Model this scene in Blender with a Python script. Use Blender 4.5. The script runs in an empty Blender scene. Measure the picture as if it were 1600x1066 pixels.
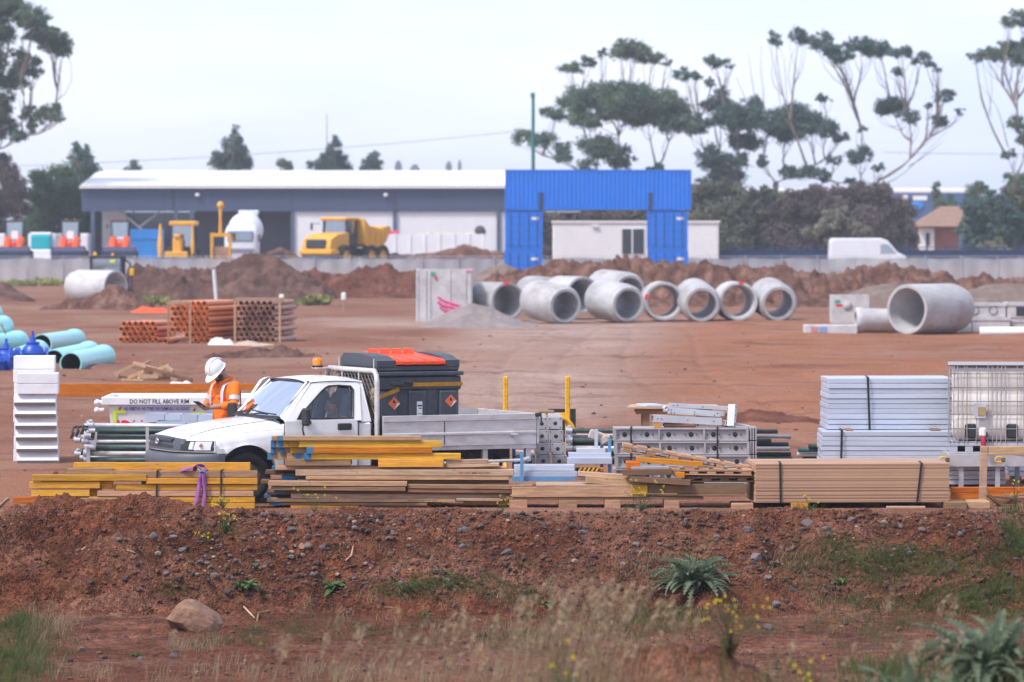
import bpy, math, random
import numpy as np
from mathutils import Vector, Matrix, Euler
random.seed(7)
scene = bpy.context.scene
COL = scene.collection
R = math.radians

# ------------------------------------------------------------------ camera
FPX, HCAM, YH = 6667.0, 3.4, 362.0           # focal length in photo pixels (1600 wide), eye height, horizon row
PITCH = math.atan((533 - YH) / FPX)
cam_d = bpy.data.cameras.new('camera'); cam = bpy.data.objects.new('camera', cam_d); COL.objects.link(cam)
cam_d.sensor_width = 36.0; cam_d.lens = 36.0 * FPX / 1600
cam.location = (0, 0, HCAM); cam.rotation_euler = (R(90) - PITCH, 0, 0)
cam_d.clip_start = 0.5; cam_d.clip_end = 9000
cam_d.dof.use_dof = True; cam_d.dof.focus_distance = 53.5; cam_d.dof.aperture_fstop = 3.1
scene.camera = cam

# ------------------------------------------------------------------ sky and sun (bright overcast)
SUN_EL, SUN_AZ = 52.0, -128.0                # azimuth measured from +Y towards +X: sun behind the camera, to the left
w = bpy.data.worlds.new('World'); scene.world = w; w.use_nodes = True
nt = w.node_tree; nt.nodes.clear()
out = nt.nodes.new('ShaderNodeOutputWorld')
sky = nt.nodes.new('ShaderNodeTexSky'); sky.sky_type = 'NISHITA'; sky.sun_disc = False
sky.sun_elevation = R(SUN_EL); sky.sun_rotation = R(SUN_AZ); sky.dust_density = 2.5; sky.air_density = 1.0
bg1 = nt.nodes.new('ShaderNodeBackground'); bg1.inputs['Strength'].default_value = 0.05
nt.links.new(sky.outputs[0], bg1.inputs['Color'])
bg2 = nt.nodes.new('ShaderNodeBackground'); bg2.inputs['Strength'].default_value = 0.74
tc = nt.nodes.new('ShaderNodeTexCoord'); mp = nt.nodes.new('ShaderNodeMapping'); mp.inputs['Scale'].default_value = (3, 3, 14)
nz = nt.nodes.new('ShaderNodeTexNoise'); nz.inputs['Scale'].default_value = 2.2; nz.inputs['Detail'].default_value = 5
cr = nt.nodes.new('ShaderNodeValToRGB')      # thin overcast: pale cloud and slightly bluer gaps
cr.color_ramp.elements[0].position = 0.36; cr.color_ramp.elements[0].color = (0.62, 0.70, 1.0, 1)
cr.color_ramp.elements[1].position = 0.64; cr.color_ramp.elements[1].color = (0.78, 0.815, 1.0, 1)
nt.links.new(tc.outputs['Generated'], mp.inputs['Vector']); nt.links.new(mp.outputs[0], nz.inputs['Vector'])
nt.links.new(nz.outputs['Fac'], cr.inputs[0]); nt.links.new(cr.outputs[0], bg2.inputs['Color'])
sx = nt.nodes.new('ShaderNodeSeparateXYZ'); nt.links.new(tc.outputs['Generated'], sx.inputs[0])
el = nt.nodes.new('ShaderNodeMapRange')      # milky band of cloud low over the horizon, thinner cloud overhead
el.inputs[1].default_value = 0.03; el.inputs[2].default_value = 0.35; el.inputs[3].default_value = 0.84; el.inputs[4].default_value = 0.57
nt.links.new(sx.outputs['Z'], el.inputs[0]); nt.links.new(el.outputs[0], bg2.inputs['Strength'])
add = nt.nodes.new('ShaderNodeAddShader')
nt.links.new(bg1.outputs[0], add.inputs[0]); nt.links.new(bg2.outputs[0], add.inputs[1]); nt.links.new(add.outputs[0], out.inputs['Surface'])
sd = bpy.data.lights.new('sun', 'SUN'); sd.energy = 2.6; sd.angle = R(11); sd.color = (1.0, 0.95, 0.88)
sun = bpy.data.objects.new('sun', sd); COL.objects.link(sun)
_d = Vector((math.sin(R(SUN_AZ)) * math.cos(R(SUN_EL)), math.cos(R(SUN_AZ)) * math.cos(R(SUN_EL)), math.sin(R(SUN_EL))))
sun.rotation_euler = _d.to_track_quat('Z', 'Y').to_euler()
scene.view_settings.view_transform = 'Standard'; scene.view_settings.look = 'None'
scene.view_settings.exposure = 0.5; scene.view_settings.gamma = 1.0; scene.view_settings.use_curve_mapping = False
scene.cycles.use_denoising = True
scene.cycles.max_bounces = 8; scene.cycles.transparent_max_bounces = 16; scene.cycles.volume_bounces = 0
scene.cycles.caustics_reflective = False; scene.cycles.caustics_refractive = False

# ------------------------------------------------------------------ helpers
def W(px, py, Y):
    """world point seen at photo pixel (px, py) at distance Y"""
    c, s = math.cos(PITCH), math.sin(PITCH)
    dx, dy, dz = px - 800, FPX * c + (533 - py) * s, -FPX * s + (533 - py) * c
    t = Y / dy
    return Vector((dx * t, Y, HCAM + dz * t))
def G(px, py, z=0.0):
    """point at height z seen at photo pixel (px, py)"""
    a = W(px, py, 1.0)
    t = (z - HCAM) / (a.z - HCAM)
    return Vector((a.x * t, t, z))
def XP(px, Y): return (px - 800) / FPX * Y
def ZP(py, Y): return W(800, py, Y).z

def _hash(ix, iy, seed):
    h = (ix.astype(np.int64) * 374761393 + iy.astype(np.int64) * 668265263 + seed * 974711) & 0x7fffffff
    h = ((h ^ (h >> 13)) * 1274126177) & 0x7fffffff
    return ((h ^ (h >> 16)) & 0xffff) / 65535.0
def vnoise(x, y, seed=0):
    ix, iy = np.floor(x), np.floor(y); fx, fy = x - ix, y - iy
    fx = fx * fx * (3 - 2 * fx); fy = fy * fy * (3 - 2 * fy)
    a, b = _hash(ix, iy, seed), _hash(ix + 1, iy, seed); c, d = _hash(ix, iy + 1, seed), _hash(ix + 1, iy + 1, seed)
    return (a + (b - a) * fx) * (1 - fy) + (c + (d - c) * fx) * fy
def fbm(x, y, oct=4, seed=0, lac=2.1, gain=0.5):
    s = 0; a = 1; t = 0
    for i in range(oct):
        s = s + a * vnoise(x, y, seed + i * 17); t += a; a *= gain; x = x * lac + 3.7; y = y * lac + 1.3
    return s / t - 0.5
def sstep(a, b, x):
    t = np.clip((x - a) / (b - a), 0, 1); return t * t * (3 - 2 * t)

def tag(o, label=None, cat=None, group=None, kind=None):
    if label: o['label'] = label
    if cat: o['category'] = cat
    if group: o['group'] = group
    if kind or cat: o['kind'] = kind or 'thing'
    return o
def thing(name, label, cat, loc=(0, 0, 0), rz=0.0, group=None):
    o = bpy.data.objects.new(name, None); COL.objects.link(o); o.empty_display_size = 0.2
    o.location = loc; o.rotation_euler = (0, 0, rz)
    return tag(o, label, cat, group)
def copy_tree(o, parent=None, kids=None):
    if kids is None:
        kids = {}
        for q in bpy.data.objects:
            if q.parent: kids.setdefault(q.parent.name, []).append(q)
    c = o.copy(); COL.objects.link(c)
    if parent: c.parent = parent
    for ch in kids.get(o.name, []): copy_tree(ch, c, kids)
    return c

class MB:
    """collects geometry for ONE mesh object"""
    def __init__(s): s.v = []; s.f = []; s.mi = []; s.sm = []; s.T = None
    def add(s, vs, fs, mi=0, smooth=False, M=None):
        b = len(s.v)
        for p in vs:
            p = Vector(p)
            if M is not None: p = M @ p
            if s.T is not None: p = s.T @ p
            s.v.append(p)
        for f in fs: s.f.append([b + i for i in f]); s.mi.append(mi); s.sm.append(smooth)
        return s
    def box(s, c, d, rot=None, bev=0.0, mi=0, taper=None):
        X, Y, Z = d[0] / 2, d[1] / 2, d[2] / 2
        M = Matrix.Translation(c)
        if rot is not None: M = M @ (rot if isinstance(rot, Matrix) else Euler(rot).to_matrix().to_4x4())
        b = min(bev, X * .8, Y * .8, Z * .8)
        if b <= 0:
            vs = [(x, y, z) for x in (-X, X) for y in (-Y, Y) for z in (-Z, Z)]
            fs = [(0, 1, 3, 2), (4, 6, 7, 5), (0, 4, 5, 1), (2, 3, 7, 6), (0, 2, 6, 4), (1, 5, 7, 3)]
        else:
            vs = []; ix = {}
            for sx in (-1, 1):
                for sy in (-1, 1):
                    for sz in (-1, 1):
                        for k, p in enumerate(((X, Y - b, Z - b), (X - b, Y, Z - b), (X - b, Y - b, Z))):
                            ix[sx, sy, sz, k] = len(vs); vs.append((p[0] * sx, p[1] * sy, p[2] * sz))
            fs = []
            q = [(-1, -1), (1, -1), (1, 1), (-1, 1)]
            for a in (-1, 1):
                fs.append([ix[a, u, v_, 0] for u, v_ in q]); fs.append([ix[u, a, v_, 1] for u, v_ in q]); fs.append([ix[u, v_, a, 2] for u, v_ in q])
            for a in (-1, 1):
                for c_ in (-1, 1):
                    fs.append([ix[a, c_, -1, 0], ix[a, c_, 1, 0], ix[a, c_, 1, 1], ix[a, c_, -1, 1]])
                    fs.append([ix[a, -1, c_, 0], ix[a, 1, c_, 0], ix[a, 1, c_, 2], ix[a, -1, c_, 2]])
                    fs.append([ix[-1, a, c_, 1], ix[1, a, c_, 1], ix[1, a, c_, 2], ix[-1, a, c_, 2]])
                    for e in (-1, 1): fs.append([ix[a, c_, e, 0], ix[a, c_, e, 1], ix[a, c_, e, 2]])
            for i, f in enumerate(fs):
                P = [Vector(vs[j]) for j in f]; cen = sum(P, Vector()) / len(P)
                if (P[1] - P[0]).cross(P[2] - P[0]).dot(cen) < 0: fs[i] = f[::-1]
        if taper: vs = [(x * (1 + (taper[0] - 1) * (z / Z * .5 + .5)), y * (1 + (taper[1] - 1) * (z / Z * .5 + .5)), z) for x, y, z in vs]
        return s.add(vs, fs, mi, False, M)
    def b2(s, a, b, bev=0.0, mi=0):
        a, b = Vector(a), Vector(b); d = b - a
        return s.box((a + b) / 2, (abs(d.x), abs(d.y), abs(d.z)), None, bev, mi)
    def tube(s, p0, p1, r0, r1=None, n=10, mi=0, cap=True, hollow=0.0):
        p0, p1 = Vector(p0), Vector(p1); r1 = r0 if r1 is None else r1
        z = (p1 - p0).normalized(); x = z.orthogonal().normalized(); y = z.cross(x)
        vs = []; fs = []
        rings = [(p0, r0), (p1, r1)]
        if hollow: rings += [(p1, r1 - hollow), (p0, r0 - hollow)]
        for p, r in rings:
            for i in range(n):
                a = 2 * math.pi * i / n; vs.append(p + x * (r * math.cos(a)) + y * (r * math.sin(a)))
        m = len(rings)
        for k in range(m if hollow else 1):
            k2 = (k + 1) % m
            for i in range(n): j = (i + 1) % n; fs.append((k * n + i, k * n + j, k2 * n + j, k2 * n + i))
        s.add(vs, fs, mi, True)
        if cap and not hollow:
            s.add(vs[:n], [list(range(n))[::-1]], mi); s.add(vs[n:2 * n], [list(range(n))], mi)
        return s
    def path(s, pts, r, n=8, mi=0, closed=False, rads=None):
        pts = [Vector(p) for p in pts]; N = len(pts); vs = []; fs = []; up = None
        for i, p in enumerate(pts):
            if closed: t = pts[(i + 1) % N] - pts[i - 1]
            else: t = pts[min(i + 1, N - 1)] - pts[max(i - 1, 0)]
            t.normalize()
            if up is None: up = t.orthogonal().normalized()
            up = (up - t * up.dot(t)); up = up.normalized() if up.length > 1e-6 else t.orthogonal().normalized()
            q = t.cross(up); rr = rads[i] if rads else r
            for k in range(n):
                a = 2 * math.pi * k / n; vs.append(p + up * (rr * math.cos(a)) + q * (rr * math.sin(a)))
        for i in range(N if closed else N - 1):
            i2 = (i + 1) % N
            for k in range(n): j = (k + 1) % n; fs.append((i * n + k, i * n + j, i2 * n + j, i2 * n + k))
        s.add(vs, fs, mi, True)
        if not closed: s.add(vs[:n], [list(range(n))[::-1]], mi); s.add(vs[-n:], [list(range(n))], mi)
        return s
    def prism(s, poly, a, b, axis='y', mi=0, smooth=False):
        """extrude a 2-D polygon: axis y -> points are (x, z); x -> (y, z); z -> (x, y)"""
        def P(u, v, t): return (u, t, v) if axis == 'y' else ((t, u, v) if axis == 'x' else (u, v, t))
        n = len(poly); ar = sum(poly[i][0] * poly[(i + 1) % n][1] - poly[(i + 1) % n][0] * poly[i][1] for i in range(n))
        if (ar > 0) == (axis == 'y'): poly = poly[::-1]
        if b < a: a, b = b, a
        vs = [P(u, v, a) for u, v in poly] + [P(u, v, b) for u, v in poly]
        s.add(vs, [tuple(range(n))[::-1], tuple(range(n, 2 * n))] + [(i, (i + 1) % n, n + (i + 1) % n, n + i) for i in range(n)], mi, smooth)
        return s
    def lathe(s, prof, n=24, mi=0, M=None, smooth=True, closed=False):
        """prof: (radius, height) about local z"""
        vs = []; fs = []; m = len(prof)
        for r, z in prof:
            for i in range(n): a = 2 * math.pi * i / n; vs.append((r * math.cos(a), r * math.sin(a), z))
        for k in range(m if closed else m - 1):
            k2 = (k + 1) % m
            for i in range(n): j = (i + 1) % n; fs.append((k * n + i, k * n + j, k2 * n + j, k2 * n + i))
        return s.add(vs, fs, mi, smooth, M)
    def grid(s, rows, mi=0, smooth=True, closed=False):
        nr, nc = len(rows), len(rows[0]); vs = [p for r in rows for p in r]; fs = []
        for i in range(nr - 1):
            for j in range(nc if closed else nc - 1):
                k = (j + 1) % nc; fs.append((i * nc + j, i * nc + k, (i + 1) * nc + k, (i + 1) * nc + j))
        return s.add(vs, fs, mi, smooth)
    def loft(s, secs, n=16, mi=0, cap=True):
        """closed loft through elliptical sections (centre, rx, ry, axis_x, axis_y)"""
        rows = []
        for c, rx, ry, ax, ay in secs:
            c, ax, ay = Vector(c), Vector(ax), Vector(ay)
            rows.append([c + ax * (rx * math.cos(2 * math.pi * i / n)) + ay * (ry * math.sin(2 * math.pi * i / n)) for i in range(n)])
        s.grid(rows, mi, True, True)
        if cap: s.add(rows[0], [list(range(n))[::-1]], mi, True); s.add(rows[-1], [list(range(n))], mi, True)
        return s
    def ball(s, c, r, n=12, mi=0, M=None):
        r = (r, r, r) if not hasattr(r, '__len__') else r; rows = []
        for i in range(n // 2 + 1):
            t = math.pi * i / (n // 2); t = min(max(t, 0.02), math.pi - 0.02)
            row = []
            for j in range(n):
                a = 2 * math.pi * j / n; p = Vector((r[0] * math.sin(t) * math.cos(a), r[1] * math.sin(t) * math.sin(a), r[2] * math.cos(t)))
                row.append((M @ p if M is not None else p) + Vector(c))
            rows.append(row)
        return s.grid(rows[::-1], mi, True, True)
    def text(s, txt, size, M, mi=0, ext=0.002, sx=1.0, align='CENTER', bold=0.0):
        cu = bpy.data.curves.new('lettering', 'FONT'); cu.body = txt; cu.size = size; cu.extrude = ext; cu.align_x = align; cu.resolution_u = 2
        cu.offset = bold
        to = bpy.data.objects.new('lettering', cu); COL.objects.link(to)
        dg = bpy.context.evaluated_depsgraph_get(); me = bpy.data.meshes.new_from_object(to.evaluated_get(dg))
        vs = [Vector((v.co.x * sx, v.co.y, v.co.z)) for v in me.vertices]; fs = [tuple(p.vertices) for p in me.polygons]
        s.add(vs, fs, mi, False, M)
        bpy.data.objects.remove(to); bpy.data.curves.remove(cu); bpy.data.meshes.remove(me)
        return s
    def build(s, name, mats, parent=None, loc=None, rot=None, shade=None, angle=None):
        me = bpy.data.meshes.new(name); me.from_pydata([tuple(p) for p in s.v], [], s.f)
        for m in (mats if isinstance(mats, (list, tuple)) else [mats]): me.materials.append(M_[m] if isinstance(m, str) else m)
        me.polygons.foreach_set('material_index', s.mi)
        me.polygons.foreach_set('use_smooth', s.sm if shade is None else [shade] * len(s.f)); me.update()
        if angle is not None: me.set_sharp_from_angle(angle=R(angle))
        o = bpy.data.objects.new(name, me); COL.objects.link(o)
        if parent is not None: o.parent = parent
        if loc is not None: o.location = loc
        if rot is not None: o.rotation_euler = rot
        return o
def np_mesh(name, V, F, mats, parent=None, smooth=False, mi=None):
    me = bpy.data.meshes.new(name); n, k = F.shape
    me.vertices.add(len(V)); me.vertices.foreach_set('co', V.astype(np.float32).ravel())
    me.loops.add(n * k); me.loops.foreach_set('vertex_index', F.astype(np.int32).ravel())
    me.polygons.add(n); me.polygons.foreach_set('loop_start', np.arange(0, n * k, k, dtype=np.int32))
    me.polygons.foreach_set('use_smooth', np.full(n, smooth))
    for m in (mats if isinstance(mats, (list, tuple)) else [mats]): me.materials.append(M_[m] if isinstance(m, str) else m)
    if mi is not None: me.polygons.foreach_set('material_index', mi.astype(np.int32))
    me.update(calc_edges=True); me.validate()
    o = bpy.data.objects.new(name, me); COL.objects.link(o)
    if parent is not None: o.parent = parent
    return o
def Mx(x, y, z, rx=0, ry=0, rz=0): return Matrix.Translation((x, y, z)) @ Euler((rx, ry, rz)).to_matrix().to_4x4()

# ------------------------------------------------------------------ materials
M_ = {}
def node_mat(name):
    m = bpy.data.materials.new(name); m.use_nodes = True; t = m.node_tree; t.nodes.clear()
    o = t.nodes.new('ShaderNodeOutputMaterial'); p = t.nodes.new('ShaderNodeBsdfPrincipled'); t.links.new(p.outputs[0], o.inputs['Surface'])
    M_[name] = m
    def N(kind, **kw):
        n = t.nodes.new(kind)
        for k, v in kw.items():
            if k in n.inputs: n.inputs[k].default_value = v
            else: setattr(n, k, v)
        return n
    return m, t, p, N, t.links.new
def mixc(N, L, fac, a, b, mode='MIX'):
    n = N('ShaderNodeMix', data_type='RGBA', blend_type=mode)
    for sock, v in ((0, fac), (6, a), (7, b)):
        if hasattr(v, 'is_linked') or hasattr(v, 'links'): L(v, n.inputs[sock])
        else: n.inputs[sock].default_value = v if sock == 0 else (*v, 1)[:4]
    return n.outputs[2]
def paint(name, col, rough=0.5, metal=0.0, var=0.12, sc=6.0, dirt=0.0, dcol=(0.22, 0.12, 0.08), bump=0.0, bsc=60.0, ovar=0.0, stretch=(1, 1, 1), spec=0.5, dsc=3.0, coat=0.0):
    """one real surface: base colour with soft mottling, patches of dirt, fine bump, optional variation per object"""
    m, t, p, N, L = node_mat(name)
    tc = N('ShaderNodeTexCoord'); mp = N('ShaderNodeMapping', Scale=stretch); oi = N('ShaderNodeObjectInfo')
    L(tc.outputs['Object'], mp.inputs['Vector'])
    ml = N('ShaderNodeMath', operation='MULTIPLY'); ml.inputs[1].default_value = 37.0; L(oi.outputs['Random'], ml.inputs[0]); L(ml.outputs[0], mp.inputs['Location'])
    n1 = N('ShaderNodeTexNoise', Scale=sc, Detail=6.0, Roughness=0.65); L(mp.outputs[0], n1.inputs['Vector'])
    lo = tuple(max(0, c * (1 - var)) for c in col); hi = tuple(min(1, c * (1 + var)) for c in col)
    rmp = N('ShaderNodeMapRange'); rmp.inputs[1].default_value = 0.3; rmp.inputs[2].default_value = 0.7; L(n1.outputs['Fac'], rmp.inputs[0])
    c = mixc(N, L, rmp.outputs[0], lo, hi)
    if dirt:
        n2 = N('ShaderNodeTexNoise', Scale=dsc, Detail=8.0, Roughness=0.7); L(mp.outputs[0], n2.inputs['Vector'])
        r2 = N('ShaderNodeMapRange'); r2.inputs[1].default_value = 0.5; r2.inputs[2].default_value = 0.72; r2.inputs[4].default_value = dirt; L(n2.outputs['Fac'], r2.inputs[0])
        c = mixc(N, L, r2.outputs[0], c, dcol)
    if ovar:
        h = N('ShaderNodeHueSaturation'); mr = N('ShaderNodeMapRange'); mr.inputs[3].default_value = 1 - ovar; mr.inputs[4].default_value = 1 + ovar
        L(oi.outputs['Random'], mr.inputs[0]); L(mr.outputs[0], h.inputs['Value']); L(c, h.inputs['Color']); c = h.outputs[0]
    L(c, p.inputs['Base Color']); p.inputs['Metallic'].default_value = metal; p.inputs['Specular IOR Level'].default_value = spec
    if coat: p.inputs['Coat Weight'].default_value = coat; p.inputs['Coat Roughness'].default_value = 0.08
    rr = N('ShaderNodeMapRange'); rr.inputs[3].default_value = max(0.03, rough - 0.1); rr.inputs[4].default_value = min(1, rough + 0.12); L(n1.outputs['Fac'], rr.inputs[0]); L(rr.outputs[0], p.inputs['Roughness'])
    if bump:
        n3 = N('ShaderNodeTexNoise', Scale=bsc, Detail=4.0); L(mp.outputs[0], n3.inputs['Vector'])
        b = N('ShaderNodeBump', Strength=1.0, Distance=bump); L(n3.outputs['Fac'], b.inputs['Height']); L(b.outputs[0], p.inputs['Normal'])
    return m
def timber(name, col, col2, wear=0.35, ovar=0.18, rough=0.75):
    """sawn timber: grain streaks along local x, knots, worn and stained patches"""
    m, t, p, N, L = node_mat(name)
    tc = N('ShaderNodeTexCoord'); oi = N('ShaderNodeObjectInfo'); ml = N('ShaderNodeMath', operation='MULTIPLY'); ml.inputs[1].default_value = 53.0; L(oi.outputs['Random'], ml.inputs[0])
    mp = N('ShaderNodeMapping', Scale=(0.9, 14, 14)); L(tc.outputs['Object'], mp.inputs['Vector']); L(ml.outputs[0], mp.inputs['Location'])
    n1 = N('ShaderNodeTexNoise', Scale=3.5, Detail=7.0, Roughness=0.65, Distortion=0.6); L(mp.outputs[0], n1.inputs['Vector'])
    r1 = N('ShaderNodeMapRange'); r1.inputs[1].default_value = 0.33; r1.inputs[2].default_value = 0.7; L(n1.outputs['Fac'], r1.inputs[0])
    dark = tuple(c * 0.5 for c in col)
    c = mixc(N, L, r1.outputs[0], dark, col)
    mp2 = N('ShaderNodeMapping', Scale=(1.3, 5, 5)); L(tc.outputs['Object'], mp2.inputs['Vector']); L(ml.outputs[0], mp2.inputs['Location'])
    n2 = N('ShaderNodeTexNoise', Scale=2.3, Detail=9.0, Roughness=0.72); L(mp2.outputs[0], n2.inputs['Vector'])
    r2 = N('ShaderNodeMapRange'); r2.inputs[1].default_value = 0.5; r2.inputs[2].default_value = 0.68; r2.inputs[4].default_value = wear; L(n2.outputs['Fac'], r2.inputs[0])
    c = mixc(N, L, r2.outputs[0], c, col2)
    n4 = N('ShaderNodeTexNoise', Scale=9.0, Detail=3.0); L(mp2.outputs[0], n4.inputs['Vector'])
    r4 = N('ShaderNodeMapRange'); r4.inputs[1].default_value = 0.66; r4.inputs[2].default_value = 0.75; r4.inputs[4].default_value = 0.7; L(n4.outputs['Fac'], r4.inputs[0])
    c = mixc(N, L, r4.outputs[0], c, (0.09, 0.045, 0.025))
    h = N('ShaderNodeHueSaturation'); mr = N('ShaderNodeMapRange'); mr.inputs[3].default_value = 1 - ovar; mr.inputs[4].default_value = 1 + ovar
    L(oi.outputs['Random'], mr.inputs[0]); L(mr.outputs[0], h.inputs['Value'])
    m2 = N('ShaderNodeMath', operation='FRACT'); m3 = N('ShaderNodeMath', operation='MULTIPLY'); m3.inputs[1].default_value = 7.31; L(oi.outputs['Random'], m3.inputs[0]); L(m3.outputs[0], m2.inputs[0])
    mh = N('ShaderNodeMapRange'); mh.inputs[3].default_value = 0.488; mh.inputs[4].default_value = 0.512; L(m2.outputs[0], mh.inputs[0]); L(mh.outputs[0], h.inputs['Hue'])
    L(c, h.inputs['Color']); L(h.outputs[0], p.inputs['Base Color']); p.inputs['Roughness'].default_value = rough; p.inputs['Specular IOR Level'].default_value = 0.3
    b = N('ShaderNodeBump', Strength=0.8, Distance=0.004); L(n1.outputs['Fac'], b.inputs['Height']); L(b.outputs[0], p.inputs['Normal'])
    return m
def glass(name, tint=(0.55, 0.65, 0.68), refl=0.35):
    m = bpy.data.materials.new(name); m.use_nodes = True; t = m.node_tree; t.nodes.clear(); M_[name] = m
    o = t.nodes.new('ShaderNodeOutputMaterial'); mx = t.nodes.new('ShaderNodeMixShader'); tr = t.nodes.new('ShaderNodeBsdfTransparent'); gl = t.nodes.new('ShaderNodeBsdfGlossy')
    tr.inputs[0].default_value = (*tint, 1); gl.inputs['Roughness'].default_value = 0.04; gl.inputs['Color'].default_value = (0.9, 0.95, 1, 1)
    lw = t.nodes.new('ShaderNodeLayerWeight'); lw.inputs[0].default_value = 0.35
    mr = t.nodes.new('ShaderNodeMapRange'); mr.inputs[3].default_value = refl; mr.inputs[4].default_value = 0.95
    t.links.new(lw.outputs['Fresnel'], mr.inputs[0]); t.links.new(mr.outputs[0], mx.inputs[0]); t.links.new(tr.outputs[0], mx.inputs[1]); t.links.new(gl.outputs[0], mx.inputs[2]); t.links.new(mx.outputs[0], o.inputs['Surface'])
    return m
def leafmat(name, col, col2, sc=1.2, ovar=0.1, rough=0.65):
    m, t, p, N, L = node_mat(name)
    tc = N('ShaderNodeTexCoord'); n1 = N('ShaderNodeTexNoise', Scale=sc, Detail=5.0, Roughness=0.7); L(tc.outputs['Object'], n1.inputs['Vector'])
    r1 = N('ShaderNodeMapRange'); r1.inputs[1].default_value = 0.36; r1.inputs[2].default_value = 0.64; L(n1.outputs['Fac'], r1.inputs[0])
    c = mixc(N, L, r1.outputs[0], col, col2)
    L(c, p.inputs['Base Color']); p.inputs['Roughness'].default_value = rough; p.inputs['Specular IOR Level'].default_value = 0.2
    o = [n for n in t.nodes if n.type == 'OUTPUT_MATERIAL'][0]; mx = N('ShaderNodeMixShader'); mx.inputs[0].default_value = .38; tl = N('ShaderNodeBsdfTranslucent'); L(c, tl.inputs['Color'])
    L(p.outputs[0], mx.inputs[1]); L(tl.outputs[0], mx.inputs[2]); L(mx.outputs[0], o.inputs['Surface'])
    return m

timber('timber_yellow', (0.82, 0.42, 0.04), (0.52, 0.27, 0.09), 0.8, 0.2)
timber('timber_orange', (0.70, 0.22, 0.012), (0.40, 0.15, 0.03), 0.5, 0.12)
timber('timber_raw', (0.56, 0.34, 0.20), (0.33, 0.18, 0.10), 0.75, 0.28)
timber('timber_pale', (0.62, 0.42, 0.285), (0.40, 0.23, 0.14), 0.65, 0.18)
timber('timber_brown', (0.31, 0.18, 0.10), (0.17, 0.095, 0.055), 0.6, 0.3)
paint('timber_end_blue', (0.03, 0.16, 0.33), 0.7, 0, 0.25, 20, 0.4, (0.3, 0.2, 0.12))
paint('white_paint', (0.80, 0.80, 0.80), 0.25, 0, 0.03, 3, 0.35, (0.56, 0.46, 0.38), coat=0.5, dsc=5)
paint('white_panel', (0.76, 0.76, 0.80), 0.6, 0, 0.06, 4, 0.3, (0.45, 0.38, 0.36), stretch=(1, 1, 3))
paint('skip_white', (0.74, 0.74, 0.78), 0.45, 0, 0.06, 5, 0.22, (0.42, 0.36, 0.33))
paint('black_plastic', (0.022, 0.024, 0.028), 0.55, 0, 0.3, 12, 0.15)
paint('seat_grey', (0.16, 0.17, 0.20), 0.8)
paint('grey_plastic', (0.085, 0.095, 0.12), 0.5, 0, 0.15, 8, 0.2, (0.3, 0.22, 0.18))
paint('tank_plastic', (0.055, 0.065, 0.085), 0.5, 0, 0.15, 6, 0.25, (0.2, 0.16, 0.14))
paint('rubber', (0.018, 0.018, 0.019), 0.85, 0, 0.3, 14, 0.5, (0.13, 0.08, 0.055))
paint('dark_steel', (0.05, 0.052, 0.056), 0.55, 0.4, 0.3, 10, 0.5, (0.12, 0.06, 0.035))
paint('rim_steel', (0.33, 0.28, 0.24), 0.5, 0.3, 0.3, 14, 0.5, (0.15, 0.08, 0.05))
paint('aluminium', (0.66, 0.67, 0.70), 0.42, 0.55, 0.12, 6, 0.3, (0.42, 0.36, 0.33))
paint('tray_aluminium', (0.62, 0.60, 0.60), 0.5, 0.35, 0.12, 5, 0.55, (0.40, 0.29, 0.23), stretch=(1, 1, 3), dsc=4)
paint('galvanised', (0.55, 0.58, 0.64), 0.45, 0.45, 0.14, 7, 0.25, (0.36, 0.32, 0.32))
paint('panel_silver', (0.58, 0.63, 0.74), 0.42, 0.4, 0.10, 3, 0.3, (0.42, 0.42, 0.46), ovar=0.1, stretch=(0.6, 1, 4))
paint('form_grey', (0.40, 0.385, 0.41), 0.65, 0.2, 0.14, 5, 0.45, (0.30, 0.25, 0.22), ovar=0.08)
paint('plate_grey', (0.42, 0.41, 0.43), 0.6, 0.25, 0.12, 7, 0.4, (0.3, 0.25, 0.22), ovar=0.12)
paint('green_steel', (0.035, 0.075, 0.075), 0.5, 0.2, 0.35, 14, 0.55, (0.22, 0.17, 0.14), ovar=0.3, stretch=(0.5, 1, 1))
paint('blue_steel', (0.12, 0.30, 0.52), 0.5, 0.1, 0.15, 8, 0.4, (0.28, 0.26, 0.27))
paint('yellow_steel', (0.80, 0.42, 0.01), 0.5, 0, 0.12, 8, 0.5, (0.22, 0.12, 0.03), dsc=9)
paint('machine_yellow', (0.80, 0.40, 0.03), 0.45, 0, 0.08, 1.2, 0.2, (0.4, 0.25, 0.12))
paint('machine_orange', (0.80, 0.085, 0.01), 0.4, 0, 0.08, 1.2, 0.1)
paint('machine_navy', (0.02, 0.035, 0.10), 0.5, 0, 0.2, 1.5, 0.2, (0.1, 0.09, 0.1))
paint('machine_dark', (0.03, 0.035, 0.05), 0.6, 0, 0.2, 2)
paint('machine_white', (0.78, 0.80, 0.84), 0.4, 0, 0.05, 1, 0.1, (0.5, 0.47, 0.47))
paint('orange_red', (0.85, 0.075, 0.015), 0.45, 0, 0.06, 6, 0.12, (0.4, 0.1, 0.05))
paint('amber', (0.85, 0.22, 0.01), 0.2, 0, 0.05, 6)
paint('hivis_orange', (0.90, 0.20, 0.03), 0.85, 0, 0.10, 7, bump=0.004, bsc=14, spec=0.15)
paint('reflective_tape', (0.52, 0.54, 0.62), 0.5, 0.1, 0.08, 20)
paint('skin', (0.36, 0.18, 0.12), 0.55, 0, 0.12, 20)
paint('hair', (0.02, 0.014, 0.011), 0.75, 0, 0.3, 30)
paint('navy_cloth', (0.03, 0.035, 0.06), 0.9, 0, 0.2, 9)
paint('helmet_white', (0.80, 0.80, 0.80), 0.3, 0, 0.03, 5)
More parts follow.
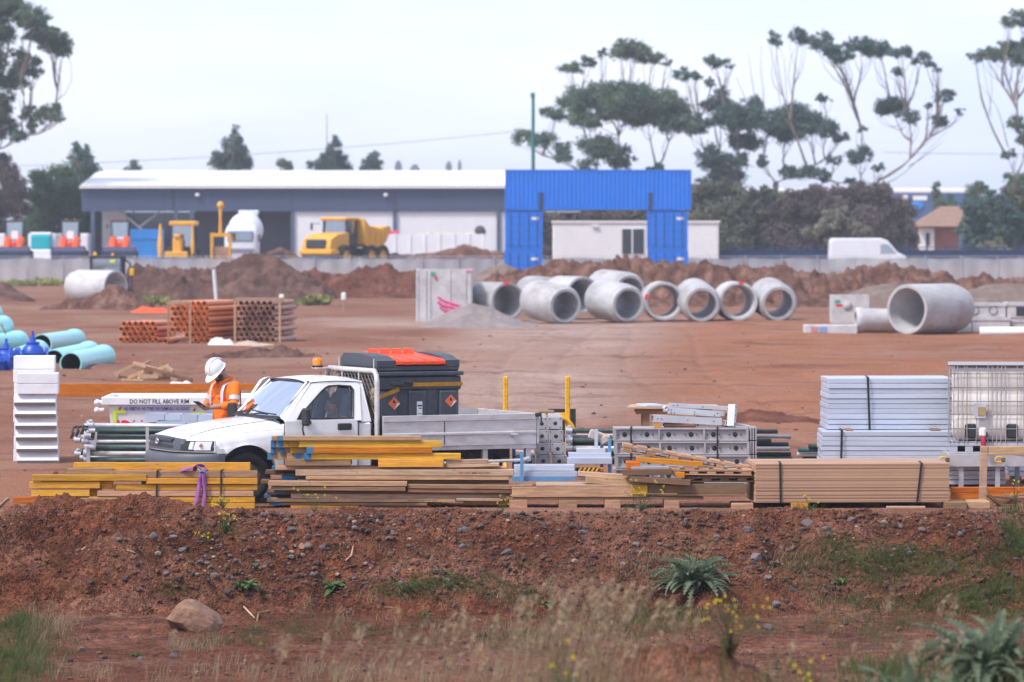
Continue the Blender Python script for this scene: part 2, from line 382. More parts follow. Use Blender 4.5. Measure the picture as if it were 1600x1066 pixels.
paint('concrete', (0.44, 0.44, 0.46), 0.85, 0, 0.2, 1.6, 0.8, (0.27, 0.23, 0.21), bump=0.012, bsc=9, ovar=0.2, dsc=1.4, stretch=(1, 1, .5))
paint('concrete_light', (0.52, 0.51, 0.53), 0.85, 0, 0.16, 1.8, 0.7, (0.34, 0.29, 0.27), bump=0.006, bsc=9, ovar=0.1)
paint('pipe_teal', (0.34, 0.74, 0.77), 0.3, 0, 0.06, 3, 0.2, (0.42, 0.55, 0.55))
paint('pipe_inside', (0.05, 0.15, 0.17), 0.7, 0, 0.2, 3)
paint('pipe_orange', (0.80, 0.27, 0.09), 0.45, 0, 0.10, 4, 0.3, (0.45, 0.24, 0.15), ovar=0.15)
paint('pipe_orange_pale', (0.50, 0.27, 0.20), 0.6, 0, 0.10, 4, 0.3, (0.35, 0.2, 0.15), ovar=0.2)
paint('pipe_white', (0.75, 0.77, 0.80), 0.4, 0, 0.05, 3)
paint('valve_blue', (0.008, 0.075, 0.45), 0.35, 0, 0.12, 6)
paint('container_blue', (0.0, 0.17, 0.72), 0.5, 0, 0.08, 0.7, 0.3, (0.01, 0.115, 0.46), dsc=.8)
paint('shed_grey', (0.075, 0.10, 0.175), 0.6, 0, 0.06, 0.3, spec=0.3)
paint('shed_dark', (0.07, 0.075, 0.11), 0.8, 0, 0.15, 0.3)
paint('shed_white', (0.72, 0.73, 0.77), 0.7, 0, 0.05, 0.4, 0.15, (0.5, 0.47, 0.47), dsc=0.6)
paint('roof_white', (0.80, 0.79, 0.81), 0.6, 0, 0.04, 0.5, 0.2, (0.62, 0.58, 0.6), dsc=0.7)
paint('cream_wall', (0.80, 0.79, 0.79), 0.7, 0, 0.04, 0.6, 0.15, (0.5, 0.46, 0.44))
paint('hoarding_blue', (0.01, 0.20, 0.58), 0.6, 0, 0.15, 0.6)
paint('fence_blue', (0.02, 0.045, 0.13), 0.6, 0, 0.3, 0.8)
paint('magenta_load', (0.55, 0.02, 0.10), 0.6, 0, 0.15, 1.0)
paint('pole_green', (0.02, 0.17, 0.16), 0.5, 0, 0.1, 1)
paint('brick_red', (0.30, 0.12, 0.09), 0.85, 0, 0.2, 1.5)
paint('tile_roof', (0.28, 0.17, 0.13), 0.85, 0, 0.15, 1.2, 0.3, (0.4, 0.25, 0.1))
paint('ibc_white', (0.74, 0.70, 0.66), 0.45, 0, 0.05, 3, 0.3, (0.55, 0.46, 0.39), dsc=2.5)
paint('pvc_red', (0.42, 0.02, 0.06), 0.4, 0, 0.1, 6)
paint('sling_purple', (0.30, 0.10, 0.34), 0.8, 0, 0.2, 14, 0.3, (0.3, 0.2, 0.2))
paint('sling_cyan', (0.05, 0.40, 0.55), 0.8)
paint('strap_black', (0.012, 0.012, 0.014), 0.6, 0, 0.3, 20)
paint('strap_gold', (0.42, 0.20, 0.015), 0.8, 0, 0.15, 20)
paint('hazard_orange', (0.75, 0.15, 0.06), 0.5, 0, 0.05, 10)
paint('label_white', (0.78, 0.78, 0.78), 0.6, 0, 0.04, 10)
paint('letter_black', (0.02, 0.02, 0.025), 0.6)
paint('letter_blue', (0.01, 0.05, 0.42), 0.6)
paint('letter_red', (0.70, 0.01, 0.012), 0.5)
paint('lime_tape', (0.62, 0.78, 0.01), 0.5)
paint('pink_spray', (0.80, 0.10, 0.30), 0.7)
paint('lens_clear', (0.70, 0.72, 0.75), 0.12, 0, 0.04, 20, coat=1)
paint('chrome', (0.75, 0.76, 0.78), 0.15, 0.9, 0.05, 20)
paint('plastic_sheet', (0.74, 0.72, 0.71), 0.5, 0, 0.1, 2)
paint('mesh_orange', (0.85, 0.10, 0.02), 0.7, 0, 0.15, 2)
paint('stone_grey', (0.15, 0.125, 0.13), 0.85, 0, 0.3, 9, 0.5, (0.20, 0.085, 0.055), bump=0.006, bsc=40, ovar=0.35)
paint('stone_tan', (0.28, 0.15, 0.095), 0.9, 0, 0.25, 4, 0.6, (0.16, 0.10, 0.085), bump=0.012, bsc=14, ovar=0.15)
paint('bark_pale', (0.22, 0.17, 0.15), 0.85, 0, 0.3, 1.5)
paint('stick', (0.40, 0.28, 0.2), 0.85, 0, 0.3, 14)
glass('car_glass', (0.92, 0.96, 0.96), 0.05)
glass('windscreen_glass', (0.6, 0.7, 0.74), 0.5)
glass('machine_glass', (0.3, 0.42, 0.5), 0.35)
# ------------------------------------------------------------------ ground: one sheet to the horizon
def lip(x): return 51.35 + 0.40 * fbm(x * 0.9, x * 0 + 3.1, 4, 5) * 2 - 0.25 * sstep(2, 6, x)
def height(x, y):
    x = np.asarray(x, float); y = np.asarray(y, float)
    h = 0.10 * fbm(x * 0.12, y * 0.05, 3, 11) * sstep(62, 90, y) + 0.05 * fbm(x * .5, y * .25, 3, 12) * sstep(57, 70, y)
    h = h + 0.02 * fbm(x * 1.1, y * .9, 3, 13) * sstep(51, 54, y) * (1 - sstep(90, 130, y))
    # wheel ruts and scraped windrows across the yard
    h = h + (0.42 * np.maximum(0, fbm(x * .16 + 4, y * .5, 5, 61) - 0.02) + 0.20 * np.maximum(0, fbm(x * .5 + 9, y * .8, 4, 63) - .08) * sstep(100, 500, 800 + x / np.maximum(y, 1) * FPX)) * sstep(60, 72, y) * (1 - sstep(190, 230, y))
    h = h + 0.85 * sstep(287, 292, y) - 0.12 * sstep(400, 900, y)
    for a, b_, c_ in ((.2, .012, .9), (1.6, .012, .9), (-1.6, .02, 2.2), (.1, .02, 2.2), (5.5, -.035, 1.7), (7.2, -.035, 1.7), (-6.5, .03, 3.0)):
        h = h - .038 * np.exp(-((x - a - b_ * (y - 70) - c_ * np.sin(y * .045 + a * .1)) / .15) ** 2) * sstep(58, 66, y) * (1 - sstep(145, 160, y))
    L = lip(x); run = 2.45 + 0.5 * fbm(x * .35, y * 0, 2, 8)
    t = np.clip((y - (L - run)) / run, 0, 1); slope = 0.94 * (t ** 0.85)
    low = -0.94 + 0.07 * fbm(x * .5, y * .6, 3, 21) * 2
    e = np.where(y < L + 0.1, 1.0, 0.0)
    z = np.where(y < L, slope + low * (1 - t * 1.0) + (-0.94) * 0 - (1 - (1 - t)) * 0.94 * 0, 0)
    z = np.where(y < L, low * (1 - t) + (t - t) + 0 * slope - 0.94 * 0 + 0.94 * (t ** .85 - t) * 0.0, h)
    # clods, gullies and lumps on the bank face
    band = sstep(L - run - 1.3, L - run + .2, y) * (1 - sstep(L - .1, L + .5, y))
    left = 1 - sstep(-4.0, -1.8, x)
    rg = 1 - np.abs(fbm(x * 1.5, y * 2.0, 4, 31)) * 4
    z = z + band * (0.19 + .10 * left) * (rg - .6) * 0.8
    cl = fbm(x * 4.5, y * 5.5, 4, 32); z = z + band * (0.17 + .10 * left) * np.maximum(cl, -.12) * .8
    z = z + band * 0.06 * np.maximum(0, 0.5 - np.abs(fbm(x * 11, y * 13, 3, 35)) * 5) 
    fine = sstep(40, 44, y) * (1 - sstep(56, 62, y)); z = z + fine * 0.018 * fbm(x * 19, y * 22, 3, 33)
    # heap in front of the left timber stack, hump below it, hollow beside the boulder
    z = z + 0.20 * np.exp(-((x + 4.5) / .75) ** 2 - ((y - 51.35) / .30) ** 2) + 0.12 * np.exp(-((x + 5.6) / .5) ** 2 - ((y - 51.3) / .3) ** 2)
    z = z + 0.30 * np.exp(-((x + 4.55) / .55) ** 2 - ((y - 49.7) / .42) ** 2) - 0.16 * np.exp(-((x + 4.65) / .42) ** 2 - ((y - 49.15) / .22) ** 2)
    z = z + 0.06 * np.exp(-((x + 6.1) / .6) ** 2 - ((y - 50.2) / .5) ** 2)
    # near track and the low bank on the camera side
    z = z + np.where(y < 48, 0.05 * np.maximum(0, fbm(x * .8, y * 2.5, 4, 41)) * 2, 0)
    b = 1 - sstep(27.6, 35.6, y + 1.2 * fbm(x * .4, y * .2, 2, 51)); zb = 1.30 + 0.10 * fbm(x * 1.5, y * 1.5, 3, 52)
    z = z + b * zb
    z = z + 0.36 * np.exp(-((x - 1.08) / .55) ** 2 - ((y - 29.0) / .45) ** 2) * (1 + 1.5 * fbm(x * 5, y * 5, 4, 54)) * b
    z = z + .2 * np.exp(-((x - 3.0) / .8) ** 2 - ((y - 27.6) / .6) ** 2)
    z = z - 1.0 * (1 - sstep(6, 20, y))
    return z
def T(px, py, lo=30.0, hi=120.0):
    """world points on the ground seen at photo pixels (vectorised march along the sight line)"""
    px = np.atleast_1d(np.asarray(px, float)); py = np.atleast_1d(np.asarray(py, float))
    c, s = math.cos(PITCH), math.sin(PITCH)
    dy = FPX * c + (533 - py) * s; dz = (-FPX * s + (533 - py) * c) / dy; dx = (px - 800) / dy
    Ys = np.concatenate([np.arange(lo, 56, .05), np.arange(56, hi, .5)]); res = np.full(len(px), hi)
    done = np.zeros(len(px), bool)
    for Y in Ys:
        k = np.nonzero(~done & (HCAM + dz * Y < 0.75))[0]
        if not len(k): 
            if done.all(): break
            continue
        hit = k[HCAM + dz[k] * Y <= height(dx[k] * Y, np.full(len(k), Y))]; res[hit] = Y; done[hit] = True
    return np.stack([dx * res, res, height(dx * res, res)], 1)

NC = 760
def ground():
    ys = np.concatenate([[-60, -20, 5, 15, 20, 22], np.arange(23, 30, .07), np.arange(30, 36, .2), np.arange(36, 41, .07), np.arange(41, 48, .055), np.arange(48, 52.6, .021), np.arange(52.6, 60, .09),
                         np.geomspace(60, 170, 190), np.geomspace(171, 300, 110), [303, 310, 320, 335, 355, 380, 420, 500, 650, 900, 1300, 2000, 3000, 4500]])
    u = np.linspace(-1, 1, NC); far = np.array([1.15, 1.4, 2, 3.2, 6])
    u = np.concatenate([-far[::-1], u, far])
    hw = 0.150 * np.maximum(ys, 36) + 1.0
    X = hw[:, None] * u[None, :]; Y = np.repeat(ys[:, None], len(u), 1)
    Z = height(X, Y)
    nr, nc = X.shape
    V = np.stack([X, Y, Z], 2).reshape(-1, 3)
    i = np.arange(nr - 1)[:, None] * nc + np.arange(nc - 1)[None, :]
    F = np.stack([i, i + 1, i + nc + 1, i + nc], 2).reshape(-1, 4)
    o = np_mesh('ground', V, F, 'earth', smooth=True); tag(o, kind='structure')
    # where each sort of earth lies: R bank soil, G pale crushed gravel, B orange subsoil
    x, y = V[:, 0], V[:, 1]; n = fbm(x * .06, y * .03, 4, 71); n2 = fbm(x * .25, y * .12, 4, 72)
    bank = 1 - sstep(-.6, .9, y - lip(x) + n2 * 2)
    pxx = 800 + x / np.maximum(y, 1) * FPX
    grav = np.exp(-((y - 158) / 9) ** 2) * sstep(420, 520, pxx) * (1 - sstep(1020, 1150, pxx)) * sstep(-.12, .10, n2 + .06) * .9
    track = np.exp(-((pxx - (800 + 1.1 * (y - 85) + 90 * n)) / 175) ** 4) * sstep(66, 84, y) * (1 - sstep(150, 170, y))
    grav = np.maximum(grav, track * np.clip(0.85 + 1.2 * n2, 0, 1))
    grav = np.maximum(grav, .7 * sstep(300, 310, y))
    orange = sstep(930, 1120, pxx) * sstep(62, 72, y) * (1 - sstep(150, 175, y)) * (0.75 + 1.2 * n2)
    orange = np.maximum(orange, .55 * np.exp(-((pxx - 700) / 90) ** 2) * np.exp(-((y - 118) / 18) ** 2))
    orange = np.maximum(orange, .6 * (1 - sstep(60, 66, y)) * sstep(51.8, 53, y) * (.7 + n2))
    C = np.stack([bank, np.clip(grav, 0, 1), np.clip(orange, 0, 1), np.ones_like(x)], 1).astype(np.float32)
    a = o.data.attributes.new('zone', 'FLOAT_COLOR', 'POINT'); a.data.foreach_set('color', C.ravel())
    return o
def earth_mat():
    m, t, p, N, L = node_mat('earth')
    at = N('ShaderNodeAttribute', attribute_name='zone'); sep = N('ShaderNodeSeparateColor'); L(at.outputs['Color'], sep.inputs[0])
    tc = N('ShaderNodeTexCoord')
    def noise(sc, stretch=(1, 1, 1), det=8.0, ro=0.65, a=0.35, b=0.65):
        mp = N('ShaderNodeMapping', Scale=stretch); L(tc.outputs['Object'], mp.inputs['Vector'])
        n = N('ShaderNodeTexNoise', Scale=sc, Detail=det, Roughness=ro); L(mp.outputs[0], n.inputs['Vector'])
        r = N('ShaderNodeMapRange'); r.inputs[1].default_value = a; r.inputs[2].default_value = b; L(n.outputs['Fac'], r.inputs[0]); return r.outputs[0], n.outputs['Fac']
    yard, _ = noise(0.12, (1, .5, 1)); yard2, _ = noise(0.6, (1, .45, 1), a=.3, b=.7); gr, grf = noise(9.0, det=5.0); st, _ = noise(.55, (.35, 1.3, 1), a=.52, b=.68)
    c = mixc(N, L, yard, (0.24, 0.108, 0.07), (0.44, 0.275, 0.205))
    c = mixc(N, L, yard2, c, mixc(N, L, yard, (0.33, 0.14, 0.08), (0.36, 0.21, 0.155)))
    c = mixc(N, L, sep.outputs[2], c, mixc(N, L, yard2, (0.40, 0.155, 0.078), (0.46, 0.235, 0.145)))
    c = mixc(N, L, sep.outputs[1], c, mixc(N, L, yard2, (0.56, 0.44, 0.39), (0.45, 0.315, 0.26)))
    ms = N('ShaderNodeMath', operation='MULTIPLY'); ms.inputs[1].default_value = .8; L(st, ms.inputs[0])
    c = mixc(N, L, ms.outputs[0], c, (0.19, 0.085, 0.058))                      # damp scraped streaks
    b1, _ = noise(1.6); b2, _ = noise(7.0); b3, _ = noise(0.5, a=.45, b=.6); vo = N('ShaderNodeTexVoronoi', Scale=26.0); L(tc.outputs['Object'], vo.inputs['Vector'])
    bk = mixc(N, L, b1, (0.115, 0.040, 0.021), (0.27, 0.10, 0.052))
    bk = mixc(N, L, b3, bk, mixc(N, L, b1, (0.20, 0.092, 0.06), (0.34, 0.17, 0.115)))
    bk = mixc(N, L, b2, mixc(N, L, 0.6, bk, (0.06, 0.026, 0.017)), bk); b4, _ = noise(.9, a=.5, b=.62); bk = mixc(N, L, b4, bk, mixc(N, L, .55, bk, (0.075, 0.030, 0.02)))
    hs = N('ShaderNodeHueSaturation'); mv = N('ShaderNodeMapRange'); mv.inputs[3].default_value = .6; mv.inputs[4].default_value = 1.45
    sc2 = N('ShaderNodeSeparateColor'); L(vo.outputs['Color'], sc2.inputs[0]); L(sc2.outputs[0], mv.inputs[0]); L(mv.outputs[0], hs.inputs['Value']); L(bk, hs.inputs['Color'])
    c = mixc(N, L, sep.outputs[0], c, hs.outputs[0]); pt, _ = noise(.33, (.6, .5, 1), a=.54, b=.66); mp_ = N('ShaderNodeMath', operation='MULTIPLY'); mp_.inputs[1].default_value = .45; L(pt, mp_.inputs[0]); c = mixc(N, L, mp_.outputs[0], c, mixc(N, L, sep.outputs[0], (0.42, 0.30, 0.25), (0.25, 0.115, 0.065)))
    c = mixc(N, L, 0.35, c, mixc(N, L, gr, (0.08, 0.05, 0.04), (0.5, 0.36, 0.3)), 'OVERLAY')
    L(c, p.inputs['Base Color']); p.inputs['Roughness'].default_value = 0.95; p.inputs['Specular IOR Level'].default_value = 0.12
    v2 = N('ShaderNodeTexVoronoi', Scale=38.0); L(tc.outputs['Object'], v2.inputs['Vector'])
    ad = N('ShaderNodeMath', operation='ADD'); L(grf, ad.inputs[0]); L(v2.outputs['Distance'], ad.inputs[1])
    b = N('ShaderNodeBump', Strength=0.9, Distance=0.03); L(ad.outputs[0], b.inputs['Height'])
    _, big = noise(1.3, (.6, 1.2, 1)); b2_ = N('ShaderNodeBump', Strength=0.7, Distance=0.16); L(big, b2_.inputs['Height']); L(b.outputs[0], b2_.inputs['Normal']); L(b2_.outputs[0], p.inputs['Normal'])
def heapmat(name, a, b2, c2, sc=0.8, bump=0.12):
    m, t, p, N, L = node_mat(name)
    tc = N('ShaderNodeTexCoord'); n1 = N('ShaderNodeTexNoise', Scale=sc, Detail=9.0, Roughness=0.72); L(tc.outputs['Object'], n1.inputs['Vector'])
    cr = N('ShaderNodeValToRGB'); e = cr.color_ramp.elements; e[0].position = .34; e[0].color = (*a, 1); e[1].position = .66; e[1].color = (*c2, 1)
    k = e.new(.5); k.color = (*b2, 1); L(n1.outputs['Fac'], cr.inputs[0]); L(cr.outputs[0], p.inputs['Base Color']); p.inputs['Roughness'].default_value = 0.95; p.inputs['Specular IOR Level'].default_value = 0.1
    n2 = N('ShaderNodeTexNoise', Scale=sc * 5, Detail=6.0); L(tc.outputs['Object'], n2.inputs['Vector'])
    bb = N('ShaderNodeBump', Strength=0.8, Distance=bump); L(n2.outputs['Fac'], bb.inputs['Height']); L(bb.outputs[0], p.inputs['Normal'])
earth_mat(); GROUND = ground()
heapmat('heap_brown', (0.055, 0.028, 0.023), (0.11, 0.058, 0.046), (0.20, 0.115, 0.09))
heapmat('heap_red', (0.065, 0.025, 0.018), (0.13, 0.05, 0.034), (0.19, 0.085, 0.06))
heapmat('heap_mauve', (0.06, 0.028, 0.021), (0.14, 0.070, 0.052), (0.27, 0.155, 0.12), 1.1)
heapmat('heap_grey', (0.21, 0.17, 0.165), (0.26, 0.215, 0.21), (0.32, 0.27, 0.26), 1.5, 0.06)
heapmat('heap_taupe', (0.15, 0.105, 0.09), (0.19, 0.14, 0.12), (0.25, 0.19, 0.165), 1.2, 0.08)

def ridge(label, pts, Y, depth, mat, rough=0.35, freq=.7, seed=0, name='dirt_heap', group='dirt heaps across the yard', pw=1.3):
    """a long heap whose skyline follows the given points"""
    xs = np.array([XP(p[0], Y) for p in pts]); zs = np.array([ZP(p[1], Y) for p in pts])
    nx = int(min(340, max(90, (xs[-1] - xs[0]) * 12))); ny = 44
    x = np.linspace(xs[0], xs[-1], nx); top = np.interp(x, xs, zs); v = np.linspace(-1, 1, ny)
    X = np.repeat(x[:, None], ny, 1); Yo = np.repeat((v * depth)[None, :], nx, 0)
    prof = np.clip(1 - np.abs(v) ** pw, 0, 1)[None, :]
    edge = np.minimum(1, np.minimum(x - x[0], x[-1] - x)[:, None] / (.06 * (x[-1] - x[0])))
    env = prof * edge
    rough *= 1.35; nn = (fbm(X * freq, (Yo + Y) * freq, 5, seed) * 2 * .8 + .35 * (.5 - np.abs(fbm(X * freq * 2.2, (Yo + Y) * freq * 2.2, 4, seed + 9)) * 4) + np.maximum(0, fbm(X * freq * 3.5, (Yo + Y) * freq * 3, 4, seed + 5)) * .9) * rough * np.clip(env * 2.5, 0, 1)
    c = np.array([(x[0] + x[-1]) / 2, Y, 0])
    base = height(X, Yo + Y) - 0.12
    Z = np.maximum(base + .0, base + (top[:, None] - base) * env + nn)
    V = np.stack([X - c[0], Yo, Z], 2).reshape(-1, 3)
    i = np.arange(nx - 1)[:, None] * ny + np.arange(ny - 1)[None, :]
    F = np.stack([i, i + ny, i + ny + 1, i + 1], 2).reshape(-1, 4)
    o = np_mesh(name, V, F, mat, smooth=True); o.location = c
    return tag(o, label, 'heap', group)
ridge('low brown dirt heap at the left edge of the photo in front of the hoarding', [(-120, 462), (-60, 442), (-20, 437), (5, 443), (30, 456), (58, 472)], 205, 4, 'heap_brown', .12, seed=1)
ridge('clumpy brown spoil heap burying the foot of the lone concrete pipe', [(60, 484), (85, 477), (105, 470), (130, 468), (150, 458), (170, 452), (190, 456), (215, 466), (245, 484)], 186, 2.2, 'heap_mauve', .28, 1.2, 2)
ridge('tallest dark brown dirt mound, peaked behind the framed orange pipes', [(180, 452), (195, 432), (212, 421), (230, 416), (252, 421), (275, 426), (300, 428), (330, 424), (352, 419), (380, 408), (402, 405), (425, 404), (445, 410), (462, 421), (482, 433), (505, 445), (530, 462)], 216, 6, 'heap_brown', .5, .9, 3)
ridge('reddish dirt mound with lumps left of the pink sprayed concrete block', [(455, 450), (475, 430), (490, 423), (505, 428), (545, 429), (570, 427), (598, 421), (608, 417), (622, 426), (650, 430), (685, 445), (710, 465)], 222, 5, 'heap_red', .45, 1.0, 4)
ridge('long lumpy dirt bank running behind the row of concrete pipes', [(725, 462), (750, 446), (800, 427), (850, 416), (882, 412), (930, 416), (980, 413), (1030, 411), (1075, 411), (1100, 418), (1150, 425), (1200, 421), (1232, 414), (1245, 424), (1282, 428), (1330, 438), (1380, 460)], 193, 5.5, 'heap_mauve', .62, .9, 5)
ridge('broken dark dirt bank at the right behind the biggest pipe', [(1270, 452), (1300, 432), (1340, 424), (1385, 418), (1420, 425), (1480, 431), (1540, 432), (1620, 440), (1700, 460)], 210, 5, 'heap_mauve', .55, .95, 6)
ridge('smooth grey gravel heap behind the blue container leg', [(728, 452), (745, 428), (768, 416), (792, 413), (820, 424), (850, 446)], 232, 4, 'heap_taupe', .06, .8, 7, 'gravel_heap', 'gravel heaps across the yard')
ridge('smooth grey gravel heap spilled against the pink sprayed concrete block', [(650, 510), (675, 499), (700, 487), (722, 478), (738, 474), (765, 480), (792, 492), (820, 504), (850, 511)], 152, 2.3, 'heap_grey', .04, 1.5, 8, 'gravel_heap', 'gravel heaps across the yard')
ridge('flat topped taupe gravel heap between the concrete box and the biggest pipe', [(1285, 484), (1320, 462), (1350, 449), (1385, 443), (1430, 444), (1480, 455), (1530, 482)], 185, 4, 'heap_taupe', .08, 1, 9, 'gravel_heap', 'gravel heaps across the yard')
ridge('wide taupe gravel heap at the right edge behind the concrete pits', [(1465, 478), (1500, 458), (1535, 447), (1580, 443), (1640, 448), (1720, 478)], 196, 4, 'heap_taupe', .06, 1, 10, 'gravel_heap', 'gravel heaps across the yard')
ridge('low dark windrow of scraped dirt beyond the worker in the helmet', [(290, 563), (325, 556), (360, 553), (385, 551), (402, 546), (422, 552), (440, 545), (462, 549), (482, 555), (510, 563)], 114, 1.0, 'heap_brown', .16, 1.6, 11)
ridge('small low dirt hump alone on the orange ground right of centre', [(1150, 522), (1172, 516), (1195, 512), (1215, 514), (1240, 521)], 148, 1.2, 'heap_red', .1, 1.2, 12)
ridge('low rubbly dirt rise right of the timber bench', [(1030, 660), (1120, 650), (1180, 646), (1230, 650), (1300, 664)], 77, 1.5, 'heap_red', .1, 1.6, 14)

# ------------------------------------------------------------------ stones
def rock_base(seed, n=2):
    import bmesh
    bm = bmesh.new(); bmesh.ops.create_icosphere(bm, subdivisions=n, radius=1); V = np.array([v.co[:] for v in bm.verts]); F = np.array([[v.index for v in f.verts] for f in bm.faces]); bm.free()
    rs = np.random.RandomState(seed)
    for k in range(9):                       # chip flat facets off a ball
        d = rs.normal(size=3); d /= np.linalg.norm(d); h = rs.uniform(.45, .85); e = V @ d - h
        V = V - np.outer(np.maximum(e, 0), d) * .95
    V = V * rs.uniform(.75, 1.2, 3) + rs.normal(size=V.shape) * .02
    return V, F
rs = np.random.RandomState(5)
def scatter_stones(name, n, sampler, smin, smax, mats, seed):
    bases = [rock_base(seed + k, 1) for k in range(5)]
    P = sampler(n); Vs = []; Fs = []; off = 0; r = np.random.RandomState(seed); mi = []
    S = smin * (smax / smin) ** (r.rand(n) ** 2.2)
    for k in range(n):
        V, F = bases[k % 5]; a = r.rand() * 6.28; c, s = math.cos(a), math.sin(a)
        v = V * S[k] * np.array([1, 1, r.uniform(.5, .85)]); v = np.stack([v[:, 0] * c - v[:, 1] * s, v[:, 0] * s + v[:, 1] * c, v[:, 2]], 1) + P[k] + [0, 0, S[k] * .15]
        Vs.append(v); Fs.append(F + off); off += len(V); mi += [r.randint(len(mats))] * len(F)
    return np_mesh(name, np.concatenate(Vs), np.concatenate(Fs), mats, mi=np.array(mi))
paint('pebble_grey', (0.12, 0.105, 0.11), 0.9, 0, 0.4, 7); paint('pebble_pale', (0.28, 0.20, 0.165), 0.9, 0, 0.4, 7)
paint('pebble_dark', (0.06, 0.038, 0.035), 0.9, 0, 0.4, 7); paint('pebble_brown', (0.12, 0.05, 0.030), 0.9, 0, 0.35, 7)
def samp_bank(n):
    px = rs.uniform(-20, 1620, n); px = np.where((px < 260) & (rs.rand(n) < .65), px + rs.uniform(260, 1300, n), px); k = rs.rand(n); py = np.where(k < .75, 805 + 130 * rs.rand(n) ** 1.4, 880 + 186 * rs.rand(n)); return T(px, py)
def samp_grey(n):
    px = np.where(rs.rand(n) < .55, rs.normal(430, 110, n), rs.uniform(250, 1600, n)); py = 808 + 100 * rs.rand(n) ** 1.2; return T(px, py)
tag(scatter_stones('gravel', 1700, samp_bank, .008, .035, ['pebble_grey', 'pebble_pale', 'pebble_dark', 'pebble_brown', 'pebble_brown', 'pebble_brown'], 3), kind='stuff')
tag(scatter_stones('soil_clods', 4200, samp_bank, .012, .06, ['pebble_brown', 'pebble_brown', 'pebble_dark'], 43), kind='stuff')
tag(scatter_stones('loose_stones', 520, samp_grey, .012, .055, ['pebble_grey', 'pebble_dark', 'pebble_grey', 'pebble_pale'], 47), kind='stuff')
def samp_yard(n):
    px = rs.uniform(-20, 1620, n); y = np.geomspace(56, 150, n) * rs.uniform(.97, 1.03, n); x = (px - 800) / FPX * y; return np.stack([x, y, height(x, y)], 1)
tag(scatter_stones('yard_rubble', 900, samp_yard, .012, .06, ['pebble_brown', 'pebble_dark', 'pebble_brown', 'pebble_pale'], 48), kind='stuff')
def samp_lip(n):
    px = rs.uniform(-20, 1620, n); py = 797 + 22 * rs.rand(n); return T(px, py)
tag(scatter_stones('crushed_rock', 1300, samp_lip, .008, .022, ['pebble_grey', 'pebble_pale', 'pebble_brown', 'pebble_pale'], 4), kind='stuff')
protos = []
for k in range(6):
    V, F = rock_base(60 + k, 2)
    V[:, 2] *= .7
    me = np_mesh('stone', V, F, 'stone_grey'); protos.append(me)
spots = [(1003, 795, 22), (945, 802, 14), (1085, 800, 9), (728, 833, 20), (612, 838, 13), (655, 830, 16), (792, 868, 22), (722, 862, 18), (912, 838, 15), (995, 857, 14), (1030, 855, 10), (1015, 826, 20),
         (1170, 832, 20), (1180, 880, 26), (1262, 822, 20), (1292, 830, 16), (1200, 908, 16), (1240, 930, 22), (1214, 950, 22), (1203, 985, 22), (480, 858, 18), (505, 862, 16), (455, 836, 18), (520, 845, 12), (402, 838, 16), (345, 860, 14), (370, 880, 15), (335, 905, 16), (382, 848, 14),
         (285, 862, 20), (270, 846, 14), (240, 848, 24), (470, 905, 11), (700, 915, 14), (625, 915, 13), (570, 918, 16), (1480, 882, 18), (1500, 838, 14), (1440, 835, 16), (1405, 826, 14), (1330, 818, 15), (1560, 820, 12), (60, 888, 10), (272, 1028, 18), (128, 1018, 13), (220, 1032, 14), (770, 985, 12), (1185, 975, 15), (900, 868, 9), (860, 842, 11), (1120, 842, 12), (545, 962, 10), (440, 815, 10), (1380, 862, 10), (1220, 860, 12), (350, 828, 12), (325, 822, 10)]
pts = T([s[0] for s in spots], [s[1] for s in spots])
for k, (sx, sy, sr) in enumerate(spots):
    if not sr: continue
    o = protos[k % 6] if k < 6 else protos[k % 6].copy()
    if k >= 6: COL.objects.link(o)
    q = pts[k]; r = sr * .52 * q[1] / FPX
    o.location = (q[0], q[1] + r * .4, q[2] + r * .25); o.scale = (r * random.uniform(.9, 1.25), r, r * random.uniform(.75, 1.1)); o.rotation_euler = (random.uniform(-.3, .3), random.uniform(-.3, .3), random.uniform(0, 6.28))
    tag(o, 'loose grey stone lying in the red dirt bank', 'stone', 'grey stones in the dirt bank')
V, F = rock_base(92, 3)
V = V * [1.0, .6, .62]; V[:, 2] += .16 * fbm(V[:, 0] * 3 + 5, V[:, 1] * 3 + V[:, 2] * 2, 4, 91); V[:, 0] *= 1.05; V[:, 2] -= np.where(V[:, 0] > 0, V[:, 0] * .22, 0)
q = T([302], [985])[0]
o = np_mesh('boulder', V, F, 'stone_tan', smooth=False); o.scale = (.56, .50, .52); o.location = (q[0], q[1] + .1, q[2] + .10); o.rotation_euler = (0.1, .12, .1)
tag(o, 'large tan boulder lying on the track below the left timber stack', 'boulder')
V, F = rock_base(97, 3); q = T([278], [863])[0]; 
o = np_mesh('stone', V * [.17, .1, .11], F, 'stone_tan'); q = T([475], [863])[0]; o.scale = (.5, .6, .5); o.location = (q[0], q[1], q[2] + .03); tag(o, 'single yellowish brown stone on the bank below the middle timber stack', 'stone')
# ------------------------------------------------------------------ far background
PAD = 0.85
def zp(py, Y): return ZP(py, Y)
